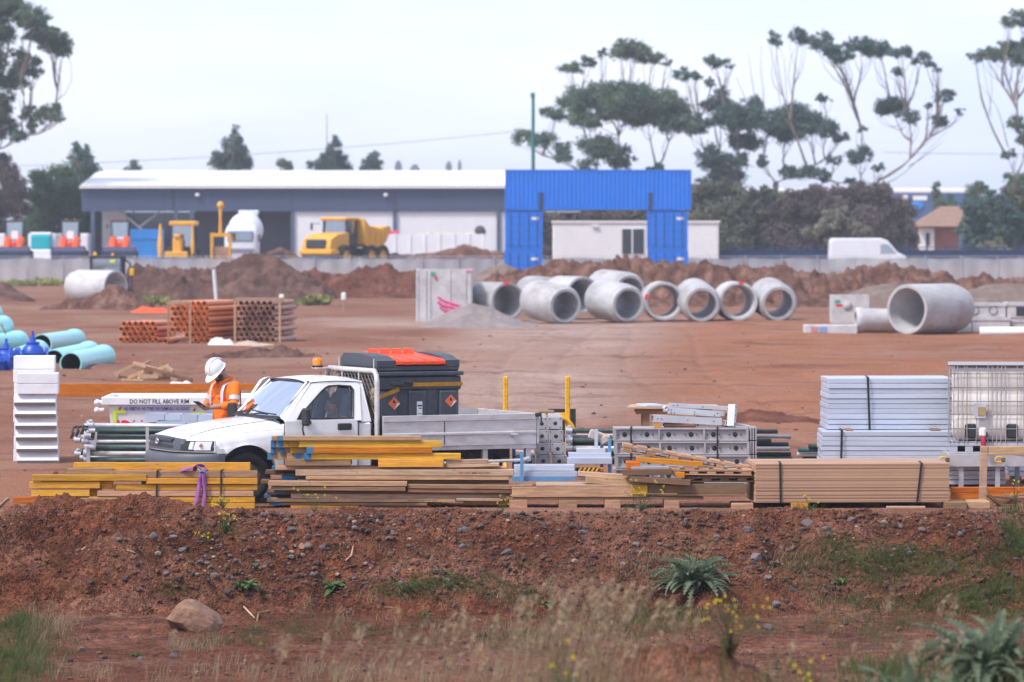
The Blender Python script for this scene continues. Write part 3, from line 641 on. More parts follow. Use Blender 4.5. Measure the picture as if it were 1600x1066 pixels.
# temporary fence with grey shade cloth
def shade_fence():
    Y = 285; t = thing('shade_cloth_fence', 'long low fence wrapped in pale grey shade cloth across the far side of the yard', 'fence', (0, Y, 0))
    m, tr, p, N, L = node_mat('shade_cloth')
    n = N('ShaderNodeTexNoise', Scale=0.35, Detail=5.0); tc = N('ShaderNodeTexCoord'); L(tc.outputs['Object'], n.inputs['Vector'])
    L(mixc(N, L, n.outputs['Fac'], (0.30, 0.31, 0.35), (0.52, 0.51, 0.52)), p.inputs['Base Color']); p.inputs['Roughness'].default_value = .9; p.inputs['Alpha'].default_value = 0.86
    rows = []
    for k in range(5):
        z = 1.72 * k / 4; rows.append([(x, 0.05 * math.sin(x * 2.1 + k) + .04 * math.sin(x * 5.3), z + (0.03 * math.sin(x * 1.7) if k == 4 else 0) - .1) for x in np.linspace(-40, 40, 360)])
    MB().grid(rows).build('shade_cloth', 'shade_cloth', t)
    pm = None
    for k in range(34):
        if pm is None: pm = MB().tube((0, -.06, -.1), (0, -.06, 1.8), .025, n=8).build('post', 'galvanised', t)
        else: q = pm.copy(); COL.objects.link(q)
        (pm if k == 0 else q).location.x = -39.6 + k * 2.4
    b = MB()
    for z in (1.0,): b.tube((-40, -.06, z + .74), (40, -.06, z + .74), .018, n=6)
    b.build('rail', 'galvanised', t)
shade_fence()
def blue_fence():
    Y = 300; x0, x1 = XP(1085, Y), XP(1720, Y); t = thing('mesh_fence', 'low dark blue mesh fence in front of the bushes at the right', 'fence', (0, Y, PAD))
    b = MB(); n = 22
    for i in range(90):
        x = x0 + (x1 - x0) * i / 89; b.tube((x, 0, 0), (x, 0, 1.45), .02, n=4)
    for z in (.15, .5, .85, 1.2, 1.45): b.tube((x0, 0, z), (x1, 0, z), .03, n=5)
    b.build('mesh_panel', 'fence_blue', t)
    MB().b2((x0, .05, 0.1), (x1, .08, 1.25)).build('backing_sheet', 'fence_blue', t)
    for i in range(n): MB().box((x0 + (x1 - x0) * i / (n - 1), 0, .8), (.12, .12, 1.65)).build('post', 'fence_blue', t)
blue_fence()

# the long shed
def shed():
    Y = 330; x0, x1 = XP(128, Y), XP(805, Y); ze, zf = zp(291, Y), zp(330, Y); D = 18
    t = thing('storage_shed', 'long low storage shed with white roof, dark blue grey fascia and open bays', 'shed', (0, Y, PAD)); o = -PAD
    zr = zp(267, Y + 15) + o; ze += o; zf += o
    b = MB(); n = 110
    for i in range(n):                                   # ribbed roof sheets
        a, c = x0 + (x1 + 6 - x0) * i / n, x0 + (x1 + 6 - x0) * (i + 1) / n; m = (a + c) / 2
        b.add([(a - .15, -.4, ze), (m - .15, -.4, ze + .06), (c - .15, -.4, ze), (a - .15, 15, zr), (m - .15, 15, zr + .06), (c - .15, 15, zr)], [(0, 1, 4, 3), (1, 2, 5, 4)])
    b.b2((x0 - .15, 15, ze - 1), (x1 + 6, 15.2, zr)).b2((x0 - .15, -.42, ze - .16), (x1 + 6, -.3, ze - .02)); b.build('roof', 'roof_white', t)
    f = MB(); n = 170
    for i in range(n):                                   # fascia of ribbed cladding
        a, c = x0 + (x1 + 6 - x0) * i / n, x0 + (x1 + 6 - x0) * (i + 1) / n
        f.add([(a, 0, zf), (a, 0, ze - .16), (a + (c - a) * .6, 0, ze - .16), (a + (c - a) * .6, 0, zf), (a + (c - a) * .75, -.05, zf), (a + (c - a) * .75, -.05, ze - .16), (c, 0, ze - .16), (c, 0, zf)], [(3, 2, 1, 0), (4, 5, 2, 3), (7, 6, 5, 4)])
    f.b2((x0, 0, zf - .02), (x1 + 6, .3, zf)); fa = f.build('fascia', 'shed_grey', t)
    for px in (270, 455, 617): MB().b2((XP(px, Y) - .03, -.09, zf), (XP(px, Y) + .03, -.05, ze - .17)).build('fascia_joint', 'shed_dark', fa)
    for px in (309, 603): MB().ball((XP(px, Y), -.2, zp(305, Y) + o), (.2, .15, .16), 10).build('floodlight', 'lens_clear', t)
    MB().b2((x0 + .2, D - .3, 0), (x1 + 6, D, zf)).b2((x0, 9, 0), (x0 + .2, D, zf)).build('rear_wall', 'shed_dark', t)
    MB().b2((XP(148, Y), 6, 0), (XP(186, Y), 6.2, zf)).build('side_screen', 'shed_white', t)
    MB().b2((XP(300, Y), 3, 0), (XP(457, Y), 3.2, zf)).build('dark_bay_panel', 'shed_dark', t)  # plain dark panel set back inside the open bay
    for a, c, m in ((458, 616, 'shed_white'), (619, 777, 'shed_white'), (781, 806, 'shed_white')): MB().b2((XP(a, Y), .2, 0), (XP(c, Y), .35, zf - .02)).build('wall_panel', m, t)
    MB().lathe([(.0, 0), (.42, 0), (.42, .05), (0, .05)], 16, M=Mx(XP(750, Y), .2, zp(361, Y) + o, R(90))).build('vent', 'shed_dark', t)
    for px in (145, 275, 300, 457, 617, 779): MB().b2((XP(px, Y) - .14, .0, 0), (XP(px, Y) + .14, .28, zf - .01)).build('column', 'shed_grey', t)
    b = MB().tube((XP(187, Y), 1, zp(331, Y) + o), (XP(252, Y), 1, zp(385, Y) + o), .10, n=6).tube((XP(248, Y), 1, zp(331, Y) + o), (XP(215, Y), 1, zp(356, Y) + o), .08, n=6); b.build('diagonal_brace', 'galvanised', t)
shed()
Y = 326; tag(MB().b2((XP(199, Y), Y, PAD), (XP(256, Y), Y + .15, zp(358, Y))).b2((XP(199, Y), Y - .06, zp(374, Y)), (XP(256, Y), Y, zp(372, Y))).build('hoarding', 'hoarding_blue'), 'bright blue hoarding panel standing inside the left bay of the shed', 'hoarding')
Y = 327; t = thing('trailer', 'row of white site trailers with a flat top behind the orange loaders', 'trailer', (0, Y, PAD))
for a, c in ((-30, 8), (44, 84), (86, 138)): MB().b2((XP(a, Y), 0, .3), (XP(c, Y), 2.2, zp(365, Y) - PAD), .08).build('body', 'shed_white', t)

# blue container gateway
def container(label, x, Y, z, L, along, hgt=2.59, door=True):
    """along='x': long side faces the camera; along='y': the door end faces the camera"""
    t = thing('shipping_container', label, 'shipping container', (x, Y, z), 0, 'blue containers forming a gateway')
    wx, wy = (L, 2.44) if along == 'x' else (2.44, L)
    def corr(b, a, c, y, flip):
        n = max(2, int(round((c - a) / .28))); s = (c - a) / n; d = -.045 if not flip else .045
        for i in range(n):
            q = a + i * s; xs = [q, q + s * .28, q + s * .46, q + s * .78, q + s]; ys = [0, 0, d, d, 0]
            for k in range(4): b.append(((xs[k], y + ys[k]), (xs[k + 1], y + ys[k + 1])))
    b = MB()
    segs = []; corr(segs, -wx / 2 + .12, wx / 2 - .12, 0.06, False)
    if along == 'x':
        for (ax, ay), (cx, cy) in segs: b.add([(ax, ay, .16), (cx, cy, .16), (cx, cy, hgt - .12), (ax, ay, hgt - .12)], [(0, 1, 2, 3)])
    b.b2((-wx / 2 + .06, .12, .1), (wx / 2 - .06, wy - .06, hgt - .06)); segs = []; corr(segs, .15, wy - .12, 0, False)
    for sx in (-1, 1):
        for (ay, ax), (cy, cx) in segs:
            X = sx * (wx / 2 - .05); f = [(X - ax, ay, .16), (X - cx, cy, .16), (X - cx, cy, hgt - .12), (X - ax, ay, hgt - .12)]; b.add(f, [(0, 1, 2, 3)])
    b.build('shell', 'container_blue', t)
    f = MB()
    for sx in (-1, 1):
        for y in (0, wy - .12): f.b2((sx * wx / 2 - .06 - .06 * sx, y, 0), (sx * wx / 2 + .06 - .06 * sx, y + .12, hgt), .01)
    for z0, z1 in ((0, .15), (hgt - .11, hgt)):
        for y in (0.01, wy - .11): f.b2((-wx / 2 + .1, y, z0 + .005), (wx / 2 - .1, y + .1, z1 - .005))
    for sx in (-1, 1):
        for z0 in (.01, hgt - .1): f.b2((sx * wx / 2 - .05 - .05 * sx, .11, z0), (sx * wx / 2 + .05 - .05 * sx, wy - .11, z0 + .09))
    f.build('corner_frame', 'container_blue', t)
    if along == 'y':
        for s in (-1, 1):
            d = MB().b2((.01 * s if s > 0 else -wx / 2 + .13, 0.0, .17), (wx / 2 - .13 if s > 0 else -.01, .06, hgt - .13))
            for k in range(5): d.b2((.06 if s > 0 else -wx / 2 + .18, -.025, .3 + k * .46), (wx / 2 - .18 if s > 0 else -.06, 0.0, .5 + k * .46))
            do = d.build('door', 'container_blue', t)
            for xx in (.3, .85): MB().tube((s * xx, -.06, .18), (s * xx, -.06, hgt - .16), .022, n=6).build('lock_rod', 'fence_blue', do)
        MB().b2((.5, -.04, 1.95), (.95, -.028, 2.12)).build('number_plate', 'label_white', t)
    return t
Yc = 275; k = FPX / Yc
zt = zp(265, Yc) - 2.59; zl = zt - 2.59 - .01; zb = zl - 2.59 - .01
XL, XR = XP(818.5, Yc), XP(1045, Yc)
t = container('long blue shipping container bridging the top of the gateway', (XL + XR) / 2 + .12, Yc, zt, 12.0, 'x')
for px in (845, 1016): MB().b2((XP(px, Yc) - (XL + XR) / 2 - .12 - .14, -.02, .02), (XP(px, Yc) - (XL + XR) / 2 - .12 + .14, .1, 1.1)).build('dark_slot', 'fence_blue', t)  # dark box slots low on the front, over the inner edges of the legs
container('upper blue container in the left leg of the gateway', XL, Yc + .1, zl, 6.06, 'y')
container('lower blue container in the left leg of the gateway', XL - .04, Yc + .1, zb, 6.06, 'y')
container('upper blue container in the right leg of the gateway', XR, Yc + .1, zl, 6.06, 'y')
container('lower blue container in the right leg of the gateway', XR + .03, Yc + .1, zb, 6.06, 'y')

def site_hut():
    Y = 298; x0, x1 = XP(864, Y), XP(1123, Y); zt = zp(347, Y) - PAD; t = thing('site_hut', 'long cream site hut seen through the blue container gateway', 'site hut', (0, Y, PAD))
    b = MB().b2((x0, 0, .45), (x1, 3, zt), .05); n = 60
    for i in range(n): x = x0 + .1 + (x1 - x0 - .2) * i / n; b.b2((x, -.02, .6), (x + .09, 0.0, zt - .15))
    b.build('wall', 'cream_wall', t); MB().b2((x0 - .08, -.12, zt - .05), (x1 + .08, 3.1, zt + .08)).build('roof', 'cream_wall', t)
    w_ = MB().b2((XP(972, Y) - .06, -.06, zp(397, Y) - PAD - .06), (XP(1006, Y) + .06, -.022, zp(358, Y) - PAD + .06)).build('window', 'cream_wall', t)
    for a, c in ((972, 986.5), (989, 1006)): MB().b2((XP(a, Y), -.08, zp(397, Y) - PAD), (XP(c, Y), -.065, zp(358, Y) - PAD)).build('pane', 'machine_dark', w_)
    for i in range(5): MB().b2((x0 + .5 + i * 2.6, .2, 0), (x0 + .9 + i * 2.6, 2.6, .45)).build('footing', 'concrete', t)
    MB().b2((XP(925, Y), -.2, zp(355, Y) - PAD), (XP(935, Y), -.022, zp(353, Y) - PAD)).build('lamp', 'label_white', t)
site_hut()

# ------------------------------------------------------------------ machines beyond the fence
def wheel(b_parent, name, x, y, z, r, w_, tyre='rubber', rim='rim_steel', axis='y', yaw=0):
    M = Mx(x, y, z, R(90), 0, 0) if axis == 'y' else Mx(x, y, z, 0, R(90), 0)
    h = w_ / 2
    o = MB().lathe([(r * .58, -h * .9), (r * .9, -h), (r * .98, -h * .8), (r, -h * .4), (r, h * .4), (r * .98, h * .8), (r * .9, h), (r * .58, h * .9)], 28, M=M, closed=True).build(name, tyre, b_parent)
    MB().lathe([(0, -h * .5), (r * .3, -h * .55), (r * .45, -h * .3), (r * .6, -h * .85), (r * .6, h * .85), (r * .45, h * .3), (r * .3, h * .55), (0, h * .5)], 24, M=M).build('rim', rim, o)
    return o
def loader(label, px, scale=1.0, poster=(.46, .55)):
    Y = 298; t = thing('wheel_loader', label, 'loader', (XP(px, Y), Y, PAD), 0, 'orange loaders parked in a row')
    b = MB()                                               # bucket: open scoop with side plates
    prof = [(x_, z_ + .18) for x_, z_ in ((-1.15, .25), (-1.2, 1.0), (-1.0, 1.32), (-.55, 1.3), (-.5, 1.24), (-.95, 1.22), (-1.08, .95), (-1.0, .3), (-.6, .14), (-.6, .08), (-1.05, .12))]
    b.prism(prof, -1.15, 1.15, 'x'); b.b2((-1.18, -1.2, .28), (-1.13, -.4, 1.48)).b2((1.13, -1.2, .28), (1.18, -.4, 1.48)); b.b2((-1.15, -1.24, .26), (1.15, -1.14, .4))
    b.build('bucket', 'machine_navy', t)
    for s in (-1, 1):
        MB().path([(s * .42, 1.2, 1.9), (s * .45, .4, 2.0), (s * .45, -.2, 1.75), (s * .42, -.8, 1.15)], .27, 8).build('lift_arm', 'machine_orange', t)
        for y in (.2, 2.4): wheel(t, 'wheel', s * .8, y, .62, .62, .5, rim='machine_orange', axis='x')
        MB().b2((s * .85 - .16, -.1, 1.35), (s * .85 + .16, 1.0, 1.55), .05).build('mudguard', 'machine_orange', t)
        MB().tube((s * .62, .5, 2.95), (s * .88, .4, 2.98), .02, n=5).box((s * .88, .38, 2.92), (.14, .05, .25), None, .02).build('mirror', 'machine_dark', t)
        MB().box((s * .3, .7, 3.38), (.14, .14, .1), None, .03).build('work_lamp', 'machine_orange', t)
    MB().b2((-.62, .2, .7), (.62, 3.0, 1.5), .12).box((0, -.1, 1.62), (.42, .5, .5), None, .12).build('body', 'machine_orange', t)
    c = MB()                                                 # cab: tapered frame with real openings
    A = [(-.52, .3, 1.5), (.52, .3, 1.5), (.52, 1.6, 1.5), (-.52, 1.6, 1.5)]; B = [(-.6, .45, 3.25), (.6, .45, 3.25), (.58, 1.55, 3.25), (-.58, 1.55, 3.25)]
    for i in range(4): c.tube(A[i], B[i], .05, n=6); c.tube(B[i], B[(i + 1) % 4], .05, n=6); c.tube(A[i], A[(i + 1) % 4], .05, n=6)
    c.b2((-.66, .35, 3.22), (.66, 1.65, 3.36), .05); co = c.build('cab', 'machine_dark', t)
    g = MB(); g.add([A[0], A[1], B[1], B[0]], [(0, 1, 2, 3)]); g.add([A[2], A[3], B[3], B[2]], [(0, 1, 2, 3)]); g.add([A[1], A[2], B[2], B[1]], [(0, 1, 2, 3)]); g.add([A[3], A[0], B[0], B[3]], [(0, 1, 2, 3)]); g.build('cab_glass', 'machine_glass', co)
    MB().box((0, 1.2, 1.9), (.5, .2, .9), None, .05).build('seat', 'machine_dark', co)
    MB().add([(-poster[0] / 2, .34, 2.05), (poster[0] / 2, .34, 2.05), (poster[0] / 2, .39, 2.05 + poster[1]), (-poster[0] / 2, .39, 2.05 + poster[1])], [(0, 1, 2, 3)]).build('windscreen_poster', 'label_white', co)
loader('orange wheel loader with navy bucket at the far left edge of the row', 22)
loader('orange wheel loader with navy bucket between the teal cab truck and the shed', 109)
loader('orange wheel loader with navy bucket parked in front of the open shed bay', 187, poster=(.5, .34))
def small_truck():
    Y = 312; x = XP(63, Y); t = thing('small_truck', 'small white truck with teal windscreen parked between two orange loaders', 'truck', (x, Y, PAD))
    MB().b2((-.8, 0, .5), (.8, 1.5, 1.25), .1).b2((-.85, -.1, .4), (.85, 0.2, .75), .06).b2((-.8, .3, 2.25), (.8, 1.5, 2.5), .1).b2((-.8, 1.38, 1.2), (-.7, 1.5, 2.3)).b2((.7, 1.38, 1.2), (.8, 1.5, 2.3)).build('cab', 'machine_white', t)
    MB().b2((-.72, .1, 1.25), (.72, 1.4, 2.27), .1).build('windscreen', paint('teal_screen', (.0, .42, .50), .3), t)
    MB().b2((-.95, 1.7, .6), (.95, 5.5, 2.4), .06).build('cargo_box', 'machine_white', t)
    for s in (-1, 1):
        for y in (.6, 4.5): wheel(t, 'wheel', s * .75, y, .4, .4, .25, axis='x')
small_truck()
def backhoe():
    Y = 297; x = XP(284, Y); s_ = FPX / Y; zz = lambda py: zp(py, Y) - PAD; xx = lambda px: XP(px, Y) - x
    t = thing('backhoe', 'yellow backhoe with yellow cab roof parked left of the square frame with a mast', 'backhoe', (x, Y, PAD))
    MB().b2((xx(264), .2, zz(353)), (xx(307), 2.2, zz(345.5)), .08).build('cab_roof', 'machine_yellow', t)
    c = MB()
    for px in (268, 303):
        for y in (.4, 2.0): c.tube((xx(px), y, 1.0), (xx(px), y, zz(352)), .06, n=6)
    c.b2((xx(266), .3, .8), (xx(305), 2.1, 1.5), .06); c = c.build('cab', 'machine_dark', t)
    MB().b2((xx(269), .42, 1.5), (xx(302), .46, zz(353))).build('cab_glass', 'machine_glass', c); MB().box((0, 1.4, 1.9), (.5, .3, .8), None, .08).build('seat', 'machine_dark', c)
    MB().b2((xx(272), -1.2, .7), (xx(286), .3, zz(372)), .1).b2((xx(274), -1.3, zz(372)), (xx(284), -.6, zz(366)), .06).build('bonnet', 'machine_yellow', t)
    MB().b2((xx(260), -1.5, .35), (xx(296), -1.1, zz(393)), .06).b2((xx(268), -1.4, .3), (xx(290), -1.0, zz(396)), .05).build('loader_frame', 'machine_yellow', t)
    MB().b2((xx(250), -1.9, .1), (xx(300), -1.5, .75), .05).build('bucket', 'machine_navy', t)
    for a, c_, d in ((251.5, 247.5, 256), (302, 298.5, 305)):
        MB().path([(xx(a), -.6, .5), (xx(a), -.6, zz(384)), (xx(a), -.5, zz(372)), (xx(a), -.4, zz(350))], .15, 8, rads=[.13, .20, .15, .07] if d == 256 else [.1, .13, .09, .03]).build('stabiliser', 'machine_yellow', t)
    for s in (-1, 1):
        wheel(t, 'wheel', s * .95, -.4, .55, .55, .35, rim='machine_yellow', axis='x'); wheel(t, 'wheel', s * .95, 1.6, .75, .75, .45, rim='machine_yellow', axis='x')
backhoe()
def mast_frame():
    Y = 294; x = XP(344.5, Y); zz = lambda py: zp(py, Y) - PAD; t = thing('mast_unit', 'yellow square steel frame carrying a tall thin mast, left of the white mixer truck', 'machine', (x, Y, PAD)); b = MB()
    h = zz(364); wd = .62
    for s in (-1, 1):
        b.b2((s * wd - .07, 0, 0.02), (s * wd + .07, .14, h), .02); b.b2((s * wd - .07, 1.1, 0.02), (s * wd + .07, 1.24, h), .02); b.b2((s * wd - .06, .14, h - .14), (s * wd + .06, 1.1, h - .01))
    b.b2((-.55, 0.01, h - .26), (.55, .13, h - .02)).b2((-.55, 0.01, .1), (.55, .13, .3)); b.build('frame', 'machine_yellow', t)
    MB().b2((-.54, .2, .05), (.54, 1.05, 1.5), .03).build('power_unit', paint('rust_brown', (.35, .2, .13), .7, var=.3, sc=2), t)
    MB().path([(0, .1, h - .1), (0, .1, zz(340)), (0, .1, zz(324))], .1, 8, rads=[.13, .09, .13]).build('mast', 'machine_yellow', t)
    MB().ball((0, .1, zz(321)), (.24, .2, .27), 12).build('mast_head', 'machine_yellow', t)
mast_frame()
def mixer():
    Y = 297; x = XP(377, Y); zz = lambda py: zp(py, Y) - PAD; t = thing('concrete_mixer_truck', 'white concrete mixer truck facing the camera in front of the dark shed bay', 'truck', (x, Y, PAD))
    c = MB(); rows = []
    for z, hw, y in ((.55, 1.12, -.05), (.75, 1.2, 0), (1.9, 1.2, 0), (2.6, 1.15, .12), (2.95, 1.0, .3), (3.05, .7, .6)):
        rows.append([(hw * math.copysign(min(1, abs(math.cos(a)) ** .35), math.cos(a)), y + 1.0 + (1.0 - .12 * (3.05 - z > 2.3)) * math.copysign(abs(math.sin(a)) ** .35, math.sin(a)) * (1 if z < 3 else .5), z) for a in np.linspace(0, 2 * math.pi, 33)[:-1]])
    c.grid(rows, 0, True, True).add(rows[-1], [list(range(32))], 0); co = c.build('cab', 'machine_white', t)
    MB().b2((-.95, -.08, zz(377)), (.8, .25, zz(362)), .06).build('windscreen', 'machine_glass', co)
    MB().b2((-.98, -.03, zz(377) - .05), (.83, .2, zz(362) + .05), .06).build('windscreen_seal', 'hoarding_blue', co)
    MB().b2((-.9, -.1, zz(393)), (.9, .1, zz(388)), .03).b2((-1.1, -.15, .35), (1.1, .2, .7), .06).build('grille', paint('truck_grille', (.25, .27, .36), .5), co)
    MB().box((1.25, 0.1, zz(372)), (.14, .1, .5), None, .03).build('mirror', 'machine_dark', co)
    b = MB().lathe([(0.15, -2.2), (.8, -1.9), (1.22, -.8), (1.25, .4), (.95, 1.6), (.55, 2.4), (.1, 2.5)], 24, M=Mx(0, 4.6, 2.6, R(-78), 0, 0)); b.build('drum', 'machine_white', t)
    MB().box((.1, 6.9, zz(337)), (1.1, .6, .8), (0, 0, 0), .05, taper=(1.35, 1.35)).build('hopper', 'machine_white', t)
    MB().b2((-.5, .5, .5), (.5, 7.6, .9)).build('chassis', 'machine_dark', t)
    for s in (-1, 1):
        for y in (1.0, 5.4, 6.7): wheel(t, 'wheel', s * 1.0, y, .5, .5, .3, axis='x')
mixer()
def dumper():
    Y = 296; t = thing('dump_truck', 'yellow articulated dump truck with black grille beside the white shed wall', 'dump truck', (XP(521, Y), Y, PAD), R(150))
    # local +y is forwards (towards camera and left), +x to its right
    b = MB(); prof = [(2.2, .95), (2.25, 1.45), (2.1, 2.0), (1.2, 2.35), (-.2, 2.5), (-.2, .9)]
    b.prism(prof, -1.15, 1.15, 'x'); b.build('bonnet', 'machine_yellow', t)
    MB().b2((-1.35, 1.7, .95), (1.35, 2.38, 1.32), .08).b2((-1.35, .3, .95), (1.35, 1.8, 1.25), .06).build('bumper', 'machine_yellow', t); MB().b2((-1.25, .0, .4), (1.25, 2.2, .95), .05).build('underbody', 'machine_navy', t)
    MB().b2((-.8, 2.16, 1.38), (.8, 2.32, 2.02), .05).build('grille', 'machine_dark', t)
    c = MB()
    for x in (-.95, .95):
        for y in (-.2, -1.5): c.tube((x, y, 2.3), (x * .95, y, 3.35), .07, n=6)
    c.b2((-1, -1.55, 1.6), (1, -.15, 2.4), .05); co = c.build('cab', 'machine_dark', t)
    MB().b2((-1.1, -1.7, 3.32), (1.1, .05, 3.55), .08).build('cab_roof', 'machine_yellow', co); MB().b2((-.9, -1.4, 2.4), (.9, -.25, 3.33), .03).build('cab_glass', 'machine_glass', co)
    for s in (-1, 1): MB().tube((s * 1.0, .1, 3.1), (s * 1.6, .3, 3.1), .025, n=5).box((s * 1.6, .3, 2.9), (.2, .08, .5), None, .03).build('mirror', 'machine_dark', co)
    prof = [(-1.8, 1.7), (-1.75, 3.45), (-2.4, 2.95), (-3.8, 2.75), (-5.0, 2.95), (-5.3, 2.75), (-4.6, 1.8), (-3.8, 1.5), (-2.4, 1.45)]
    b = MB().prism(prof, -1.45, 1.45, 'x')
    for y in (-2.5, -3.3, -4.1): b.b2((-1.55, y - .08, 1.6), (-1.45, y + .08, 2.85)).b2((1.45, y - .08, 1.6), (1.55, y + .08, 2.85))
    b.build('tipping_body', 'machine_yellow', t)
    MB().b2((-.5, -4.9, .8), (.5, 0, 1.4)).build('chassis', 'machine_dark', t)
    for s in (-1, 1):
        for y in (.6, -2.7, -4.2): wheel(t, 'wheel', s * 1.25, y, .82, .82, .6, rim='machine_yellow', axis='x')
dumper()
def skip_trailer():
    Y = 309; x0, x1 = XP(572, Y), XP(756, Y); t = thing('bulk_trailer', 'long white open topped trailer with pale rubble heaped along its rim', 'trailer', (x0, Y, PAD)); L = x1 - x0; h = zp(366, Y) - PAD
    b = MB().b2((0, 0, .9), (L, .1, h)).b2((0, 2.3, .9), (L, 2.4, h)).b2((0, .1, .9), (.1, 2.3, h)).b2((L - .1, .1, .9), (L, 2.3, h)).b2((.1, .1, .9), (L - .1, 2.3, 1.0))
    for i in range(9): b.b2((L * i / 8 - .06 if i else 0, -.06, .9), (L * i / 8 + .06 if i < 8 else L, 0, h + .03))
    b.build('body', 'machine_white', t)
    rows = []
    for i in range(40): rows.append([(L * .42 + L * .57 * i / 39, .1 + 2.2 * j / 9, h - .1 + .35 * math.sin(math.pi * j / 9) * (.5 + float(fbm(np.array([i * .35]), np.array([j * .4]), 3, 4)[0]))) for j in range(10)])
    MB().grid(rows).build('rubble', paint('pale_rubble', (.55, .48, .38), .9, var=.3, sc=2), t)
    for x in (1.5, 2.7, L - 1.5): wheel(t, 'wheel', x, .2, .5, .5, .3)
skip_trailer()
Y = 315; b = MB(); rows = [[(XP(580 + 42 * i / 24, Y), Y + .9 * j / 4, zp(366, Y) - .02 + (zp(358, Y) - zp(366, Y)) * (1 - abs(j / 2 - 1) ** 2) * (.85 + .2 * math.sin(i * .9) - .004 * i)) for j in range(5)] for i in range(25)]
b.grid(rows); b.b2((XP(581, Y), Y + .1, PAD), (XP(621, Y), Y + .8, zp(366, Y))); tag(b.build('tarpaulin_load', 'magenta_load'), 'magenta tarpaulin covered load behind the yellow dump truck', 'load')
ridge('dusty brown rubble heap in front of the white trailer beyond the hoarding', [(560, 408), (590, 400), (620, 396), (650, 397), (680, 394), (710, 386), (730, 383), (755, 389), (785, 394), (810, 405)], 301, 1.6, 'heap_mauve', .15, .9, 21)
ridge('low dusty rubble heap between the mixer truck and the dump truck', [(400, 408), (420, 394), (440, 388), (462, 396), (475, 408)], 306, 1.6, 'heap_mauve', .15, .9, 22)
def van():
    Y = 290.2; x = XP(1356, Y); t = thing('delivery_van', 'white high roof delivery van parked behind the grey hoarding', 'van', (x, Y, PAD - .42))
    pr = [(-2.55, .35), (-2.6, 1.2), (-2.55, 2.35), (-2.35, 2.52), (.9, 2.52), (1.35, 2.36), (2.05, 1.55), (2.6, 1.3), (2.72, .9), (2.72, .4)]
    rows = []
    for y, k in ((0, .0), (.06, .7), (.2, 1), (1.8, 1), (1.94, .7), (2.0, 0)):
        rows.append([(px_ * (.97 + .03 * k), y, z * (.965 + .035 * k) + .02 * (1 - k)) for px_, z in pr])
    b = MB().grid(rows[::-1]); b.add(rows[0], [list(range(len(pr)))]); b.add(rows[-1], [list(range(len(pr)))[::-1]]); bo = b.build('body', 'machine_white', t, shade=False)
    MB().add([(.85, -.01, 1.45), (1.95, -.01, 1.45), (1.62, -.01, 1.85), (1.35, .0, 2.1), (.85, .0, 2.1)], [(0, 1, 2, 3, 4)]).build('side_window', 'machine_glass', bo)
    MB().add([(1.42, .2, 2.3), (2.05, .2, 1.58), (2.05, 1.8, 1.58), (1.42, 1.8, 2.3)], [(0, 1, 2, 3)]).build('windscreen', 'machine_glass', bo)
    for xx in (-1.6, 1.75):
        for y in (.1, 1.9): wheel(t, 'wheel', xx, y, .34, .34, .22)
van()
def skid_steer():
    Y = 201; x = XP(166, Y); zz = lambda py: zp(py, Y); t = thing('skid_steer', 'black caged skid steer with coloured beacons behind the lone concrete pipe', 'loader', (x, Y, 0))
    b = MB()
    for sx in (-.72, .72):
        for y in (0, 1.3): b.tube((sx, y, .6), (sx, y, zz(401)), .07, n=6)
    for z in (.9, 1.5): b.b2((-.7, 1.25, z), (.7, 1.3, z + .3))
    b.b2((-.8, -.1, zz(404)), (.8, 1.4, zz(399.5)), .04).b2((-.75, .3, .3), (.75, 2.2, .95), .06); b.build('cab', 'machine_dark', t)
    MB().b2((-.66, .06, 1.0), (.66, .1, zz(405))).build('cab_glass', 'machine_glass', t); MB().box((-.2, .7, 1.5), (.35, .25, .6), None, .08).build('seat', 'brick_red', t)
    MB().ball((XP(148.5, Y) - x, .1, zz(398)), (.1, .1, .13), 10).build('beacon', 'yellow_steel', t); MB().ball((XP(176, Y) - x, .1, zz(399.5)), (.08, .08, .12), 10).build('beacon', 'amber', t)
    MB().box((XP(177, Y) - x, -.15, zz(409)), (.28, .1, .14), None, .03).build('marker_light', 'lime_tape', t)
    MB().path([(.85, .5, .6), (1.05, .4, 1.3), (1.1, .4, 1.9), (.8, .4, 2.1)], .05, 6).build('grab_rail', 'machine_dark', t)
    for s in (-1, 1):
        for y in (.4, 1.7): wheel(t, 'wheel', s * .8, y, .42, .42, .3, axis='x')
skid_steer()
# green pole, wires, mast, towers, house, warehouse
Y = 292; x = XP(833, Y); t = thing('light_pole', 'tall green pole rising behind the left end of the blue gateway', 'pole', (x, Y, PAD))
MB().tube((0, 0, 0), (0, 0, zp(150, Y) - PAD), .17, .11, 12).build('pole', 'pole_green', t); MB().box((-.03, -.1, zp(149, Y) - PAD), (.3, .4, .35), None, .05).build('lamp_head', 'pole_green', t)
def wire(label, pts, Y, r):
    xs = np.interp(np.linspace(0, len(pts) - 1, 60), range(len(pts)), [p[0] for p in pts]); n = len(pts)
    P3 = []
    for i in range(60):
        u = i / 59; a, b_ = pts[0], pts[-1]; m_ = pts[1]; px = (1 - u) ** 2 * a[0] + 2 * u * (1 - u) * m_[0] + u * u * b_[0]; py = (1 - u) ** 2 * a[1] + 2 * u * (1 - u) * m_[1] + u * u * b_[1]; P3.append(W(px, py, Y))
    tag(MB().path(P3, r, 5).build('power_line', 'dark_steel'), label, 'power line')
wire('thin power line sagging above the shed roof from the left edge to the green pole', [(-60, 262), (400, 250), (830, 203)], 410, .022)
wire('thin power line crossing the sky right of the umbrella trees', [(1380, 238), (1480, 242), (1680, 240)], 420, .022)
